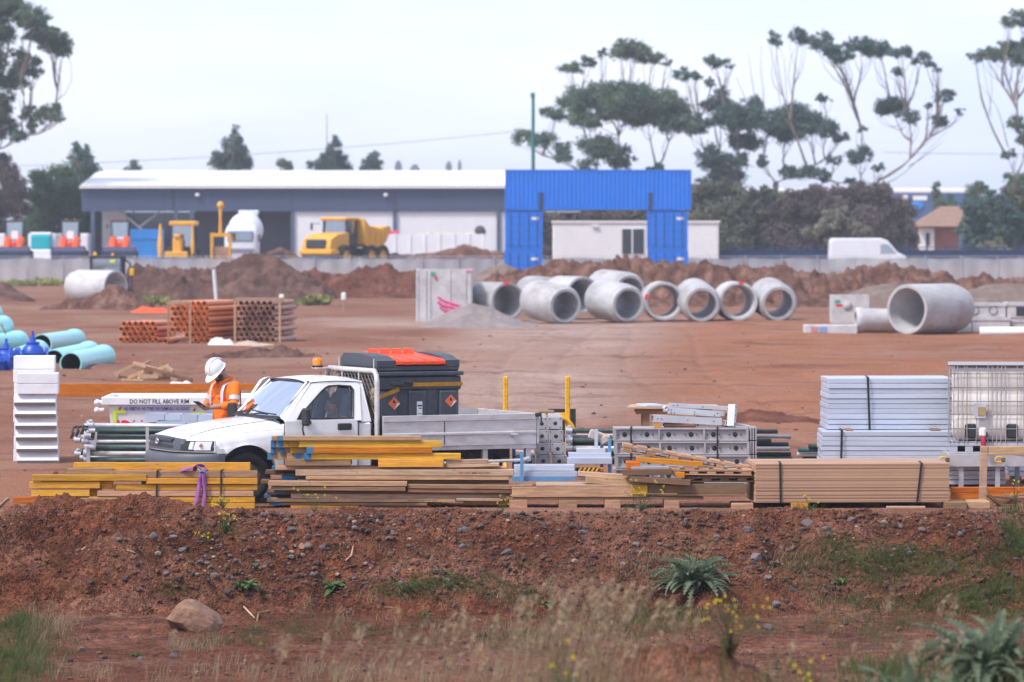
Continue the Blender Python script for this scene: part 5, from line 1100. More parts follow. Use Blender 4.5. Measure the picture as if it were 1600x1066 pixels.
# ------------------------------------------------------------------ orange sewer pipes
def or_pipe(L, mat, open_=True):
    r = .082
    return MB().lathe([(r - .012, 0), (r, 0), (r, .1), (r - .007, .13), (r - .007, L), (r - .017, L), (r - .017, .13)], 14, closed=True).build('sewer_pipe', mat, shade=True, angle=40)
def bundle(label, group, x0px, y0px, Y, cols, rows, pitch, L, yaw, mat, skip=(), alt=True, plug=None):
    pr = None; d = Vector((math.sin(R(yaw)), math.cos(R(yaw)), 0)); q = d.to_track_quat('Z', 'X')
    for r_ in range(rows):
        n = cols - (1 if alt and (rows - 1 - r_) % 2 else 0)
        for c in range(n):
            if (r_, c) in skip: continue
            if pr is None: pr = or_pipe(L, mat); o = pr; o.rotation_mode = 'QUATERNION'; o.rotation_quaternion = q
            else: o = pr.copy(); COL.objects.link(o)
            off = pitch * (c + (.5 if alt and (rows - 1 - r_) % 2 else 0)); z = .09 + (rows - 1 - r_) * pitch * (.9 if alt else 1)
            o.location = (XP(x0px, Y) + off + random.uniform(-.006, .006), Y - random.uniform(0, .06) + off * math.sin(R(-yaw)) * .3, z); tag(o, label, 'pipe', group)
bundle('short orange sewer pipe in the low loose stack left of the timber framed bundles', 'orange pipes in the low left stack', 189, 530, 131, 7, 4, .178, 2.2, 13, 'pipe_orange')
bundle('orange sewer pipe in the tall timber framed bundle with dark open ends', 'orange pipes in the middle framed bundle', 269, 530, 130, 7, 8, .178, 3.2, 16, 'pipe_orange', skip=[(7, 0), (7, 1), (7, 2), (7, 3), (6, 0), (6, 1)])
bundle('pale ended orange sewer pipe in the right hand timber framed bundle', 'orange pipes in the right framed bundle', 372, 530, 130.5, 7, 8, .178, 3.0, 10, 'pipe_orange_pale')
def ob_frame(label, pts, Y):
    t = thing('pipe_crate', label, 'crate', (XP(pts[0], Y), Y, 0), 0, 'timber crates round the orange pipes'); w_ = XP(pts[1], Y) - XP(pts[0], Y); h = ZP(pts[2], Y)
    for x in (0, w_):
        for y in (-.07, 1.6): MB().b2((x - .03, y, 0), (x + .03, y + .06, h - .1)).build('upright', 'timber_raw', t)
    for y in (-.08, 1.6): MB().b2((-.06, y, h - .09), (w_ + .06, y + .08, h - .01)).build('cross_bar', 'timber_pale', t)
ob_frame('pale timber crate frame round the left half of the tall orange pipe bundle', (263, 297, 471), 129.5); ob_frame('pale timber frame round the right hand orange pipe bundle', (367, 437, 466), 130.2)
Y = 128.5
for k, (a, c, zz) in enumerate((((258, 533), (262, 531), 0), ((266, 532), (300, 524), 0))):
    p, q = G(*a, .085), G(*c, .085); o = or_pipe(.9 if k == 0 else (q - p).length, 'pipe_orange'); o.rotation_mode = 'QUATERNION'; o.rotation_quaternion = (q - p).normalized().to_track_quat('Z', 'X') if k else Vector((.2, 1, 0)).to_track_quat('Z', 'X'); o.location = p
    tag(o, ('stubby loose orange pipe at the foot of the framed bundle', 'loose orange pipe lying sideways at the foot of the framed bundle')[k], 'pipe')
def crumple(name, label, cat, px0, px1, Y, h, dep, mat, seed, group=None, z0=0):
    x0, x1 = XP(px0, Y), XP(px1, Y); rows = []; nx, ny = 46, 16
    for i in range(nx):
        u = i / (nx - 1); rows.append([])
        for j in range(ny):
            v = j / (ny - 1); e = (1 - abs(2 * u - 1) ** 3) * (1 - abs(2 * v - 1) ** 2.5); X, Yy = x0 + (x1 - x0) * u, Y + dep * (v - .5)
            n = float(fbm(np.array([X * 3.2 + seed]), np.array([Yy * 3.2]), 4, seed)[0]); rows[-1].append((X - (x0 + x1) / 2, Yy - Y, z0 + max(0, h * e * (.75 + 1.3 * n)) - .02))
    o = MB().grid(rows).build(name, mat); o.location = ((x0 + x1) / 2, Y, 0); return tag(o, label, cat, group)
crumple('plastic_sheet', 'crumpled white plastic sheet before the framed orange pipes', 'plastic sheet', 324, 368, 128.5, .30, .9, 'plastic_sheet', 3)
crumple('plastic_sheet', 'flat dirty beige sheet on the ground right of the crumpled white one', 'plastic sheet', 360, 432, 127.5, .16, .9, paint('sheet_beige', (.48, .36, .29), .7), 4)
crumple('plastic_sheet', 'white sheet bulging up behind the long orange beam', 'plastic sheet', 238, 312, 91, .24, .9, 'plastic_sheet', 9)
crumple('safety_mesh', 'collapsed orange safety mesh lying left of the framed orange pipes', 'mesh', 202, 268, 180, .24, 1.2, 'mesh_orange', 5)
Y = 176; crumple('canvas_cover', 'grey lump of canvas behind the tall orange pipe bundle', 'canvas', 272, 305, 175, .75, 1.2, 'heap_grey', 12)
def stake(label, px, p0, p1, Y, r, m1, cap=None, lean=0):
    t = thing('marker_post', label, 'post', (XP(px, Y), Y, 0)); h = ZP(p0, Y); MB().path([(0, 0, 0), (lean * .5, 0, h * .5), (lean, 0, h)], r, 8).build('shaft', m1, t)
    if cap: MB().box((lean, -.01, h - .12), (.2, .1, .34), None, .04).build('cap', cap, t)
stake('dark marker stake with yellow cap right of the lone concrete pipe', 206, 421, 482, 188, .05, 'machine_dark', 'yellow_steel')
stake('white plastic marker pipe standing before the tallest dirt mound', 338, 421, 462, 205, .085, 'pipe_white', None, -.12)
stake('short white topped marker peg right of the framed orange pipes', 440, 462, 490, 176, .045, 'timber_orange', 'label_white')
stake('short thin stake with white cap before the reddish mound', 537, 459, 488, 180, .03, 'timber_raw', 'label_white')

# ------------------------------------------------------------------ long beam and offcuts
def beam_w(name, label, a, b_, h, d, mat, cat='timber beam', group=None, bev=.004, roll=0, kids=None):
    """a straight timber between two world points (axis line), local x along it"""
    a, b_ = Vector(a), Vector(b_); L = (b_ - a).length; x = (b_ - a).normalized()
    z = Vector((0, 0, 1)); 
    if abs(x.dot(z)) > .9: z = Vector((0, -1, 0))
    y = z.cross(x).normalized(); z = x.cross(y)
    M = Matrix((x, y, z)).transposed().to_4x4()
    if roll: M = M @ Matrix.Rotation(roll, 4, 'X')
    bb = MB().box((0, 0, 0), (L, d, h), None, bev)
    o = bb.build(name, mat); o.matrix_world = Matrix.Translation((a + b_) / 2) @ M
    return tag(o, label, cat, group)
Y = 87.5; z = .15; h = ZP(601.5, Y) - ZP(622.5, Y)
beam_w('timber_beam', 'long deep orange beam lying on the ground behind the white skip', (XP(90, Y), Y, h / 2 + .01), (XP(412, Y), Y + .4, h / 2 - .01), h, .075, 'timber_orange')
off = [((178, 586), (206, 572), 5, 'p'), ((183, 588), (203, 598), 5, 'p'), ((207, 571), (236, 586), 5, 'r'), ((208, 567), (256, 579), 5, 'p'), ((224, 577), (264, 592), 5, 'r'), ((216, 588), (247, 589), 6, 'p'), ((217, 589), (220, 599), 6, 'p'), ((228, 575), (303, 594), 6, 'b'), ((248, 577), (264, 571), 5, 'p'), ((251, 566), (256, 574), 7, 'r'), ((260, 573), (272, 580), 5, 'p'), ((268, 591), (279, 596), 5, 'p'), ((200, 591), (226, 580), 5, 'r'), ((233, 597), (264, 592), 6, 'r'), ((222, 571), (233, 565), 4, 'p'), ((190, 596), (228, 598), 5, 'r'), ((240, 584), (290, 596), 5, 'r')]
mats = {'p': 'timber_pale', 'r': 'timber_raw', 'b': 'timber_brown'}
for k, (a, c, th, m) in enumerate(off):
    Y = 96.5 + (k % 5) * .22; p, q = W(*a, Y), W(*c, Y); p.z = max(p.z, .04); q.z = max(q.z, .04); q.y += random.uniform(-.5, .5)
    beam_w('timber_offcut', 'long brown board sticking out right of the offcut pile' if m == 'b' else 'short pale timber offcut thrown on the pile beyond the white skip', p, q, th / 69, .05, mats[m], 'timber offcut', 'timber offcuts in the pile')
# ------------------------------------------------------------------ stacks along the edge of the yard
def bar(name, label, cat, x0, x1, y0, y1, Y, d, mat, group=None, y0b=None, y1b=None, bev=.004, dy=0.0):
    """timber or section whose front face spans the given photo pixels at distance Y (right end dy further away)"""
    a, c = W(x0, (y0 + y1) / 2, Y), W(x1, ((y0b if y0b else y0) + (y1b if y1b else y1)) / 2, Y + dy); h = (y1 - y0) * Y / FPX
    a.y += d / 2; c.y += d / 2
    return beam_w(name, label, a, c, h, d, mat, cat, group, bev)
def blue_end(o, left=True, n=.09):
    me = o.data; xs = [v.co for v in me.vertices]; X = max(v.x for v in xs); Yy = max(v.y for v in xs); Z = max(v.z for v in xs); s = -1 if left else 1
    MB().box((s * (X - n / 2 + .002), 0, 0), (n, 2 * Yy + .004, 2 * Z + .004), None, .002).build('painted_end', 'timber_end_blue', o)
GA = 'timber beams of the strapped left stack'
ordn = ['top', 'second', 'third', 'fourth', 'fifth', 'sixth', 'seventh', 'eighth', 'ninth', 'tenth', 'eleventh']
Y = 52.25
A_right = [(181, 402, 736, 747, 'timber_raw'), (228, 402, 747, 757.5, 'timber_yellow'), (181, 402, 757.5, 767, 'timber_yellow'), (152, 396, 767, 776.5, 'timber_raw'), (139, 398, 776.5, 786, 'timber_yellow'), (244, 398, 786, 796, 'timber_yellow')]
for k, (a, c, p, q, m) in enumerate(A_right):
    bar('timber_beam', f'{"raw" if m == "timber_raw" else "yellow"} beam, {ordn[k]} row from the top, front of the strapped left stack', 'timber beam', a, c, p, q - .9, Y + random.uniform(-.012, .012), .09, m, GA, dy=.02)
    for j in range(1, 4):
        o = bar('timber_beam', 'timber beam packed behind the front face of the strapped left stack', 'timber beam', a + random.uniform(-14, 10), c - random.uniform(0, 8), p, q - .4, Y + .097 * j, .09, random.choice(['timber_yellow', 'timber_yellow', 'timber_raw']), GA, dy=.02)
A_left = [(115, 391, 723, 736, 'timber_yellow', .22, 'long yellow timber beam lying on top at the back of the left stack'), (105, 176, 732, 742, 'timber_raw', .12, 'short raw timber beam near the top of the loose end of the left stack'), (174, 184, 734, 746, 'timber_yellow', .3, 'stub of yellow timber in the gap near the top of the left stack'),
          (50, 229, 742, 752.5, 'timber_yellow', -.02, 'long yellow timber beam with a grey patch, third row of the loose left end'), (46, 156, 753, 764, 'timber_yellow', 0, 'yellow timber beam, fourth row of the loose left end'), (49, 140, 766, 776.5, 'timber_yellow', .01, 'yellow timber beam, fifth row of the loose left end'),
          (20, 118, 777, 787, 'timber_orange', -.01, 'lowest orange timber beam sticking out furthest left'), (116, 250, 778.5, 788, 'timber_raw', -.1, 'raw timber beam at the foot of the left stack behind the dirt heap'), (140, 158, 759, 768, 'timber_brown', .05, 'stubby brown timber end in the middle of the left stack')]
for a, c, p, q, m, yo, lab in A_left: bar('timber_beam', lab, 'timber beam', a, c, p, q - .7, Y + yo, .09, m, GA)
for a, c, p, q, lab in ((118, 150, 788, 796, 'yellow timber bearer under the loose end of the left stack'), (330, 352, 796, 805, 'brown timber bearer under the strapped end of the left stack'), (60, 82, 787, 800, 'dark timber bearer under the furthest left beams'), (255, 275, 796, 804, 'timber bearer behind the dirt heap under the left stack')):
    bar('timber_bearer', lab, 'timber bearer', a, c, p, q, Y + .02, .5, 'timber_brown' if 'dark' in lab or 'brown' in lab else 'timber_yellow')
for j in range(1, 3):
    for (a, c, p, q) in ((50, 225, 742, 752.5), (46, 156, 753, 764), (49, 140, 766, 776.5), (24, 118, 777, 787)): bar('timber_beam', 'timber beam packed behind the front face of the loose left end', 'timber beam', a + random.uniform(3, 20), c + 20, p, q, Y + .1 * j, .09, 'timber_yellow', GA)
def strap(name, label, cat, pts, wd, mat, th=.003, group=None):
    """flat band following points (x, y, z), facing the camera on the front run"""
    b = MB(); P = [Vector(p) for p in pts]; n = len(P)
    for i in range(n - 1):
        a, c = P[i], P[i + 1]; d = (c - a).normalized(); s = Vector((1, 0, 0)) if abs(d.x) < .9 else Vector((0, 1, 0)); s = (s - d * s.dot(d)).normalized(); nn = d.cross(s)
        vs = [q + s * (sx * wd / 2) + nn * (sn * th / 2) for q in (a, c) for sx in (-1, 1) for sn in (-1, 1)]
        b.add(vs, [(0, 2, 6, 4), (1, 5, 7, 3), (0, 4, 5, 1), (2, 3, 7, 6), (0, 1, 3, 2), (4, 6, 7, 5)])
    return tag(b.build(name, mat), label, cat, group)
def front_strap(label, px, y0, y1, Y, dep, wd=.022, lean=0, mat='strap_black', name='strap'):
    a, c = W(px, y0, Y - .006), W(px - lean, y1, Y - .006); return strap(name, label, 'strap', [(a.x + .02, Y + dep, a.z + .004), (a.x, Y - .006, a.z + .004), c, (c.x, Y + dep, c.z)], wd, mat)
front_strap('black strap round the left stack, left of the purple sling', 246, 735.5, 792, Y, .4, .024, 2)
front_strap('black strap round the left stack, right of the purple sling', 345.5, 735.5, 797, Y, .4, .022)
sl = []
for pts in ([(318, 737), (319, 752), (319, 770), (318, 798)], [(316, 737), (313, 750), (309, 772), (304, 797)]): sl.append([W(px, py, Y - .02 - .012 * (k % 2)) for k, (px, py) in enumerate(pts)])
t = thing('lifting_sling', 'purple lifting sling draped over the left timber stack', 'sling', W(312, 736, Y))
def ribbon(name, pts, wd, mat, parent, tw=0.6):
    b = MB(); rows = []; P = [Vector(p) - parent.location for p in pts]; n = 22; Q = []
    for i in range(n):
        u = i / (n - 1) * (len(P) - 1); k = min(int(u), len(P) - 2); f = u - k; p0, p1, p2, p3 = P[max(k - 1, 0)], P[k], P[k + 1], P[min(k + 2, len(P) - 1)]
        Q.append(.5 * ((2 * p1) + (p2 - p0) * f + (2 * p0 - 5 * p1 + 4 * p2 - p3) * f * f + (3 * p1 - p0 - 3 * p2 + p3) * f ** 3))
    for i in range(n):
        d = (Q[min(i + 1, n - 1)] - Q[max(i - 1, 0)]).normalized(); a = tw * math.sin(i * .35); s = Vector((math.cos(a), math.sin(a), 0)) if abs(d.z) > .6 else Vector((0, math.cos(a), math.sin(a))); s = (s - d * s.dot(d)).normalized(); nn = d.cross(s) * .004
        rows.append([Q[i] - s * wd / 2 - nn, Q[i] + s * wd / 2 - nn, Q[i] + s * wd / 2 + nn, Q[i] - s * wd / 2 + nn])
    return b.grid(rows, 0, True, True).build(name, mat, parent)
for q in sl: ribbon('webbing', q, .055, 'sling_purple', t)
ribbon('webbing', [W(281, 736, Y + .05), W(290, 733, Y + .0), W(300, 731, Y + .02), (W(310, 727, Y + .05)), W(320, 730, Y + .1), W(322, 736, Y + .02)], .06, 'sling_purple', t); ribbon('webbing', [W(303, 737, Y + .1), W(307, 729, Y + .05), W(314, 733, Y), W(318, 737, Y - .03)], .055, 'sling_purple', t)
ribbon('eye', [W(311, 735, Y - .03), W(315, 737, Y - .04), W(320, 738, Y - .03)], .035, 'sling_cyan', t)

# middle stack: yellow bundle over weathered planks
GB = 'yellow beams of the middle bundle'; Yb = 52.5
rows_b = [(443, 658, 681.5, 689, 'timber_raw', 'pale orange smeared timber beam, top row of the yellow middle bundle', (424, 433, 444)), (467, 691, 689, 699.5, 'timber_yellow', 'second yellow timber beam from the top of the middle bundle', (423, 434, 452)), (479, 675, 699, 709, 'timber_orange', 'bright orange timber beam, third in the middle bundle', (423, 437, 454, 466)), (475, 720, 708.5, 718.5, 'timber_yellow', 'lowest and longest yellow beam of the middle bundle', (418, 434, 448, 462))]
for k, (a, c, p, q, m, lab, backs) in enumerate(rows_b):
    o = bar('timber_beam', lab, 'timber beam', a, c, p, q - .3, Yb + .03 * (k % 2), .085, m, GB, dy=.05)
    if k in (2, 3): blue_end(o)
    for j, bx in enumerate(backs[::-1]):
        o = bar('timber_beam', 'yellow beam end staggered behind the left end of the middle bundle', 'timber beam', bx, c - random.uniform(5, 60), p + random.uniform(-.4, .4), q - .3, Yb + .093 * (j + 1) + .03 * (k % 2), .085, random.choice(['timber_raw', 'timber_yellow', 'timber_yellow', 'timber_raw']), GB, dy=.05)
        if (k * 3 + j * 5) % 4 < 2: blue_end(o, True, .07)
for a, c, p, q, yo, lab in ((445, 548, 718, 728, .05, 'short brown bearer under the left of the yellow middle bundle'), (591, 693, 718, 730, .03, 'stained yellow bearer under the right of the yellow middle bundle')): bar('timber_bearer', lab, 'timber bearer', a, c, p, q, Yb + yo, .4, 'timber_yellow' if yo < .04 else 'timber_brown')
GP = 'weathered planks of the middle stack'
rows_p = [(430, 792, 728.5, 735, 'timber_raw', .12, 'weathered plank, top of the middle plank stack'), (462, 803, 734, 744, 'timber_pale', .04, 'pale wide plank, second from the top of the middle plank stack', ), (478, 796, 744, 750, 'timber_raw', 0.02, 'weathered plank third from the top of the middle plank stack'), (465, 795, 750, 755.5, 'timber_brown', .06, 'brown plank, fourth from the top of the middle plank stack'),
          (419, 636, 752, 760, 'timber_raw', -.10, 'weathered plank sticking out left on the front of the middle plank stack'), (637, 832, 757, 764, 'timber_raw', -.08, 'stamped plank sticking out right on the front of the middle plank stack'), (424, 634, 760.5, 767, 'timber_brown', -.08, 'brown plank under the plank that sticks out left'), (637, 821, 764.5, 770, 'timber_raw', -.06, 'stamped plank under the plank that sticks out right'),
          (428, 796, 767, 772, 'timber_brown', .03, 'dark thin plank low in the middle plank stack'), (454, 790, 771.5, 779.5, 'timber_pale', -.02, 'pale wide plank low in the middle plank stack'), (417, 712, 779, 785, 'timber_raw', 0, 'long weathered plank near the foot of the middle plank stack'), (713, 783, 778.5, 783.5, 'timber_pale', -.05, 'short pale plank end at the right foot of the middle plank stack'), (422, 668, 785, 790, 'timber_brown', .03, 'lowest plank of the middle stack'), (725, 797, 782, 788, 'timber_yellow', .1, 'yellow timber lying at the right foot of the middle plank stack')]
for k, (a, c, p, q, m, yo, lab) in enumerate(rows_p):
    o = bar('timber_plank', lab, 'timber plank', a, c, p, q - .6, Yb + yo, .23, m, GP, y0b=p + random.uniform(-1.3, 1.3), y1b=q + 1, dy=random.uniform(-.06, .09))
    if k in (3, 8, 12): blue_end(o, True, .14)
    if k in (0, 1, 5, 7, 10):
        b = MB(); y_ = min(v.co.y for v in o.data.vertices) - .001; zz = max(v.co.z for v in o.data.vertices) * .45; xe = max(v.co.x for v in o.data.vertices)
        for g in ((.62, .5) if k != 0 else (.85,)):
            for q in range(17):
                if q % 6 != 4: x = xe * g + q * .014; hh = zz * random.uniform(.6, 1); b.add([(x, y_, -hh), (x + .009, y_, -hh), (x + .009, y_, hh), (x, y_, hh)], [(0, 1, 2, 3)])
        b.build('stamp', 'timber_brown', o)['kind'] = 'stuff'
for k, (a, c, p, q, j) in enumerate(((425, 760, 729, 734, 1), (415, 740, 735, 741, 2), (440, 790, 744, 750, 1), (408, 700, 750, 756, 2), (450, 780, 758, 764, 1), (418, 760, 768, 773, 1), (413, 700, 773, 778, 2), (430, 780, 779, 784, 1), (424, 690, 784, 789, 1))):
    o = bar('timber_plank', 'plank packed behind the front of the middle plank stack', 'timber plank', a, c, p, q, Yb + .24 * j, .23, random.choice(['timber_raw', 'timber_brown', 'timber_pale']), GP, y0b=p + random.uniform(-1.5, 1.5), y1b=q, dy=random.uniform(-.1, .1))
    if k % 2 == 0: blue_end(o, True, .16)
for a, c, p, q, lab in ((697, 763, 718, 724, 'short pale board on top at the right end of the middle plank stack'), (698, 780, 724, 729, 'longer pale board on top at the right end of the middle plank stack')): bar('timber_plank', lab, 'timber plank', a, c, p + 2, q + 2, Yb + .1, .2, 'timber_pale', GP, y0b=p, y1b=q)
for a, c, p, q, m, lab in ((454, 561, 790, 800, 'timber_yellow', 'orange stained bearer under the left of the plank stack'), (568, 672, 790, 801, 'timber_brown', 'brown bearer under the right of the plank stack')): bar('timber_bearer', lab, 'timber bearer', a, c, p, q, Yb + .02, .45, m)

# pallets and loose boards
GC = 'loose boards and pallets right of the middle'
Yp = 52.4
def pallet(label, px0, px1, y0, y1, y0b, Y, dep, mat='timber_raw', slats=7, hang=None, group='timber pallets', nb=3, hh=None):
    """pallet seen edge on: top boards, blocks or bearers, bottom boards"""
    a, c = W(px0, y0, Y), W(px1, y0b, Y); t = thing('pallet', label, 'pallet', a, 0, group); d = c - a; L = d.length; ry = -math.atan2(d.z, math.hypot(d.x, d.y)); t.rotation_euler = (0, ry, math.atan2(d.y, d.x)); h = hh or (y1 - y0) * Y / FPX
    for k in range(nb):
        y = .05 + (dep - .1) * k / (nb - 1); n = slats // 2 + 2
        for z in (-h * .26, -h * .80): MB().box((L / 2 + random.uniform(-.01, .01), y, z), (L, .09, h * .17), None, .004).build('stringer', mat, t)
        for q in range(n): MB().box((.07 + (L - .14) * q / (n - 1), y, -h * .53), (.11, .085, h * .365), None, .004).build('block', mat, t)
    for k in range(slats): MB().box((.06 + (L - .12) * k / (slats - 1), dep / 2, -h * .09), (L / slats * .72, dep - .03, h * .165), None, .003).build('top_board', mat, t)
    return t
t = thing('pallet', 'long low pallet of thick brown timbers lying along the edge of the yard', 'pallet', W(796, 795, Yp), 0, 'timber pallets'); o_ = t.location
def pb(name, a, c, p, q, yo, d, m):
    x0, x1, z0, z1 = XP(a, Yp), XP(c, Yp), ZP(q, Yp), ZP(p, Yp); MB().b2((x0 - o_.x, yo, z0 - o_.z), (x1 - o_.x, yo + d, z1 - o_.z), .005).build(name, m, t)
pb('bearer', 800, 1010, 761.5, 777, 0, .09, 'timber_raw'); pb('bearer', 1011, 1168, 757, 771, .01, .09, 'timber_brown'); pb('bearer', 806, 1168, 760, 775, .55, .09, 'timber_brown'); pb('facing_board', 986, 1012, 758, 773, -.024, .02, 'timber_yellow')
pb('top_board', 838, 1000, 757.5, 761.3, .0, .6, 'timber_pale'); pb('bottom_board', 796, 1100, 777.3, 781, .02, .6, 'timber_brown')
for a, c in ((796, 824), (873, 902), (945, 970), (1038, 1062), (1143, 1177)): pb('block', a, c, 781.2 if a < 1100 else 786, 795 if a < 1100 else 800, .01 if a < 1100 else -.1, .5, 'timber_raw')
pb('ground_board', 880, 1150, 795.2, 798, .0, .12, 'timber_brown'); pb('side_board', 1060, 1165, 771.5, 776, .0, .2, 'timber_brown')
for a, c, p, q, m, yo, pb_, lab in ((903, 1010, 737, 744, 'timber_pale', .15, 744, 'pale plank on the long pallet pointing at the striped tape'), (915, 1014, 744, 755, 'timber_raw', .05, 750, 'thick pale plank on the long pallet below the striped tape'), (973, 1050, 734, 743, 'timber_brown', -.05, 733, 'brown plank under the orange beam on the pallet heap'), (984, 1079, 744, 753, 'timber_brown', -.08, 750, 'long brown plank low on the pallet heap'), (986, 1046, 729.5, 733.5, 'form_grey', -.02, 729, 'thin grey board under the orange beam on the pallet heap'), (1056, 1070, 738, 747, 'timber_orange', -.06, 738, 'short orange block between the planks of the pallet heap'), (1012, 1100, 753, 760, 'timber_brown', .1, 752, 'dark plank in the shade of the pallet heap'), (872, 905, 757, 762, 'timber_pale', .3, 757, 'short pale stick behind the long pallet')):
    bar('loose_board', lab, 'board', a, c, p, q, Yp + yo, .16, m, GC, y0b=pb_, y1b=pb_ + q - p)
bar('timber_beam', 'orange beam lying across the pallet heap', 'timber beam', 994, 1098, 714, 722, Yp + .1, .09, 'timber_orange', GC, y0b=722, y1b=730); bar('timber_beam', 'short orange beam end facing the camera on the pallet heap', 'timber beam', 979, 1000, 722.5, 733, Yp + .0, .5, 'timber_orange', GC)
pallet('tilted pallet leaning down to the right on top of the heap', 974, 1172, 693, 706, 729, Yp + .35, .42, 'timber_raw', 9, hh=.115)
pallet('weathered pallet lying level under the tilted one', 1048, 1176, 732.5, 742, 734, Yp + .0, .55, 'timber_raw', 6, hh=.085)
pallet('lower weathered pallet sticking out furthest right from the heap', 1068, 1196, 743, 754, 742.5, Yp + .05, .6, 'timber_brown', 6, hh=.095)

# plywood stack
t0 = None; Yl = 52.3; x0, x1 = XP(1181, Yl), XP(1486, Yl); zb, zt = ZP(785.5, Yl), ZP(725, Yl); n = 26; th = (zt - zb) / n
m, tr, p, N, L = node_mat('plywood')
tc = N('ShaderNodeTexCoord'); oi = N('ShaderNodeObjectInfo'); mp = N('ShaderNodeMapping', Scale=(.5, 3, 220)); L(tc.outputs['Object'], mp.inputs['Vector']); nn = N('ShaderNodeTexNoise', Scale=1.6, Detail=3.0); L(mp.outputs[0], nn.inputs['Vector'])
r1 = N('ShaderNodeMapRange'); r1.inputs[1].default_value = .35; r1.inputs[2].default_value = .65; L(nn.outputs['Fac'], r1.inputs[0]); c = mixc(N, L, r1.outputs[0], (.37, .21, .13), (.58, .365, .24)); h = N('ShaderNodeHueSaturation'); mr = N('ShaderNodeMapRange'); mr.inputs[3].default_value = .84; mr.inputs[4].default_value = 1.1; L(oi.outputs['Random'], mr.inputs[0]); L(mr.outputs[0], h.inputs['Value']); L(c, h.inputs['Color']); L(h.outputs[0], p.inputs['Base Color']); p.inputs['Roughness'].default_value = .8
yaw = R(-7); ref = MB().box(((x1 - x0) / 2, .6, 0), (x1 - x0, 1.2, th - .0012), None, .0012).build('plywood_sheet', 'plywood')
for k in range(n):
    o = ref if k == 0 else ref.copy()
    if k: COL.objects.link(o)
    o.location = (x0 + random.uniform(-.006, .006), Yl + random.uniform(-.005, .005), zb + th * (k + .5)); o.rotation_euler = (0, 0, R(2.8)); tag(o, 'plywood sheet in the strapped stack at the right', 'plywood sheet', 'plywood sheets in the strapped stack')
front_strap('black strap near the left end of the plywood stack', 1219, 724.3, 786, Yl + .005, .5, .026, -1); front_strap('black strap leaning over the right end of the plywood stack', 1440, 724.3, 786, Yl + .085, .5, .026, 7)
for a, c, p, q, yo, m, lab in ((1236, 1263, 786, 796, 0, 'timber_yellow', 'yellow bearer under the left of the plywood stack'), (1477, 1511, 785, 796, -.12, 'timber_brown', 'brown bearer under the right corner of the plywood stack'), (1512, 1547, 784, 795, -.05, 'timber_raw', 'pale bearer under the upright timber frame'), (1350, 1375, 786, 796, .4, 'timber_brown', 'dark bearer under the middle of the plywood stack'), (1385, 1446, 791, 795, -.1, 'timber_pale', 'thin pale stick on the ground before the plywood stack')): bar('timber_bearer', lab, 'timber bearer', a, c, p, q, Yl + yo, .5 if 'stick' not in lab else .03, m)
for k, (p, q, lab) in enumerate(((761.5, 770.5, 'upper of the two orange beams under the tank at the right edge'), (771, 780.5, 'lower of the two orange beams under the tank at the right edge'))): bar('timber_beam', lab, 'timber beam', 1486, 1700, p, q, 53.6, .09, 'timber_orange', 'orange beams at the right edge')
bar('timber_beam', 'pale timber lying at the foot of the orange beams', 'timber beam', 1545, 1700, 776, 781, 53.3, .07, 'timber_raw')
t = thing('timber_trestle', 'raw timber frame of an upright and a rail before the caged tank', 'trestle', (XP(1537.5, 52.9), 52.9, 0)); w_ = .09
MB().box((0, .02, (ZP(697, 52.9) + .03) / 2), (w_, .06, ZP(697, 52.9) - .03), (0, R(1.5), 0), .004).build('upright', 'timber_pale', t); MB().b2((.047, 0, ZP(711, 52.9)), (1.4, .06, ZP(697.5, 52.9)), .004).build('rail', 'timber_raw', t); MB().box((1.3, .02, .4), (w_, .06, .66), None, .004).build('upright', 'timber_pale', t)
for k, (a, c, th_) in enumerate((((1541, 772), (1568, 792), 5), ((1545, 776), (1600, 780), 4), ((1556, 790), (1580, 800), 9), ((1570, 772), (1600, 792), 5), ((1552, 783), (1600, 786), 6), ((1580, 776), (1610, 770), 4))):
    P_, Q_ = W(*a, 52.7 + .05 * k), W(*c, 52.8); beam_w('scrap_board', 'broken dark scrap board in the debris under the right trestle', P_, Q_, th_ * Yl / FPX, .05, 'timber_brown', 'scrap board', 'scrap boards in the right hand debris')

# aluminium panel stacks
def panel_stack(label, group, px0, px1, y0, y1, Y, n, dep, yaw=0, wear=.01):
    x0, x1, zt, zb = XP(px0, Y), XP(px1, Y), ZP(y0, Y), ZP(y1, Y); th = (zt - zb) / n; L = x1 - x0; proto = None
    for k in range(n):
        if proto is None:
            t = thing('form_panel', label, 'form panel', (0, 0, 0), 0, group); proto = t; h = th * .93
            MB().b2((0.01, .02, h * .7), (L - .01, dep - .02, h * .95)).build('face_sheet', 'panel_silver', t); f = MB().b2((0, 0, 0), (L, .03, h), .004).b2((0, dep - .03, 0), (L, dep, h), .004).b2((0, .031, 0), (.03, dep - .031, h), .004).b2((L - .03, .031, 0), (L, dep - .031, h), .004)
            f.build('edge_frame', 'panel_silver', t)
        else: t = copy_tree(proto)
        t.location = (x0 + random.uniform(-wear, wear), Y + random.uniform(-wear, wear), zb + th * k); t.rotation_euler = (0, random.uniform(-.0015, .0015), yaw + random.uniform(-.003, .003))
panel_stack('silver form panel in the upper strapped stack at the right', 'silver panels of the upper stack', 1294, 1490, 591, 671, 56.9, 10, 1.1, R(1)); panel_stack('silver form panel in the lower stack under the strapped one', 'silver panels of the lower stack', 1284, 1571, 674, 757, 56.4, 11, 1.1, R(-1.2))
front_strap('black strap round the upper silver panel stack', 1356, 590, 671, 56.87, .6, .03, -3); front_strap('black strap round the lower silver panel stack', 1315.5, 673, 757, 56.36, .6, .03, 2)
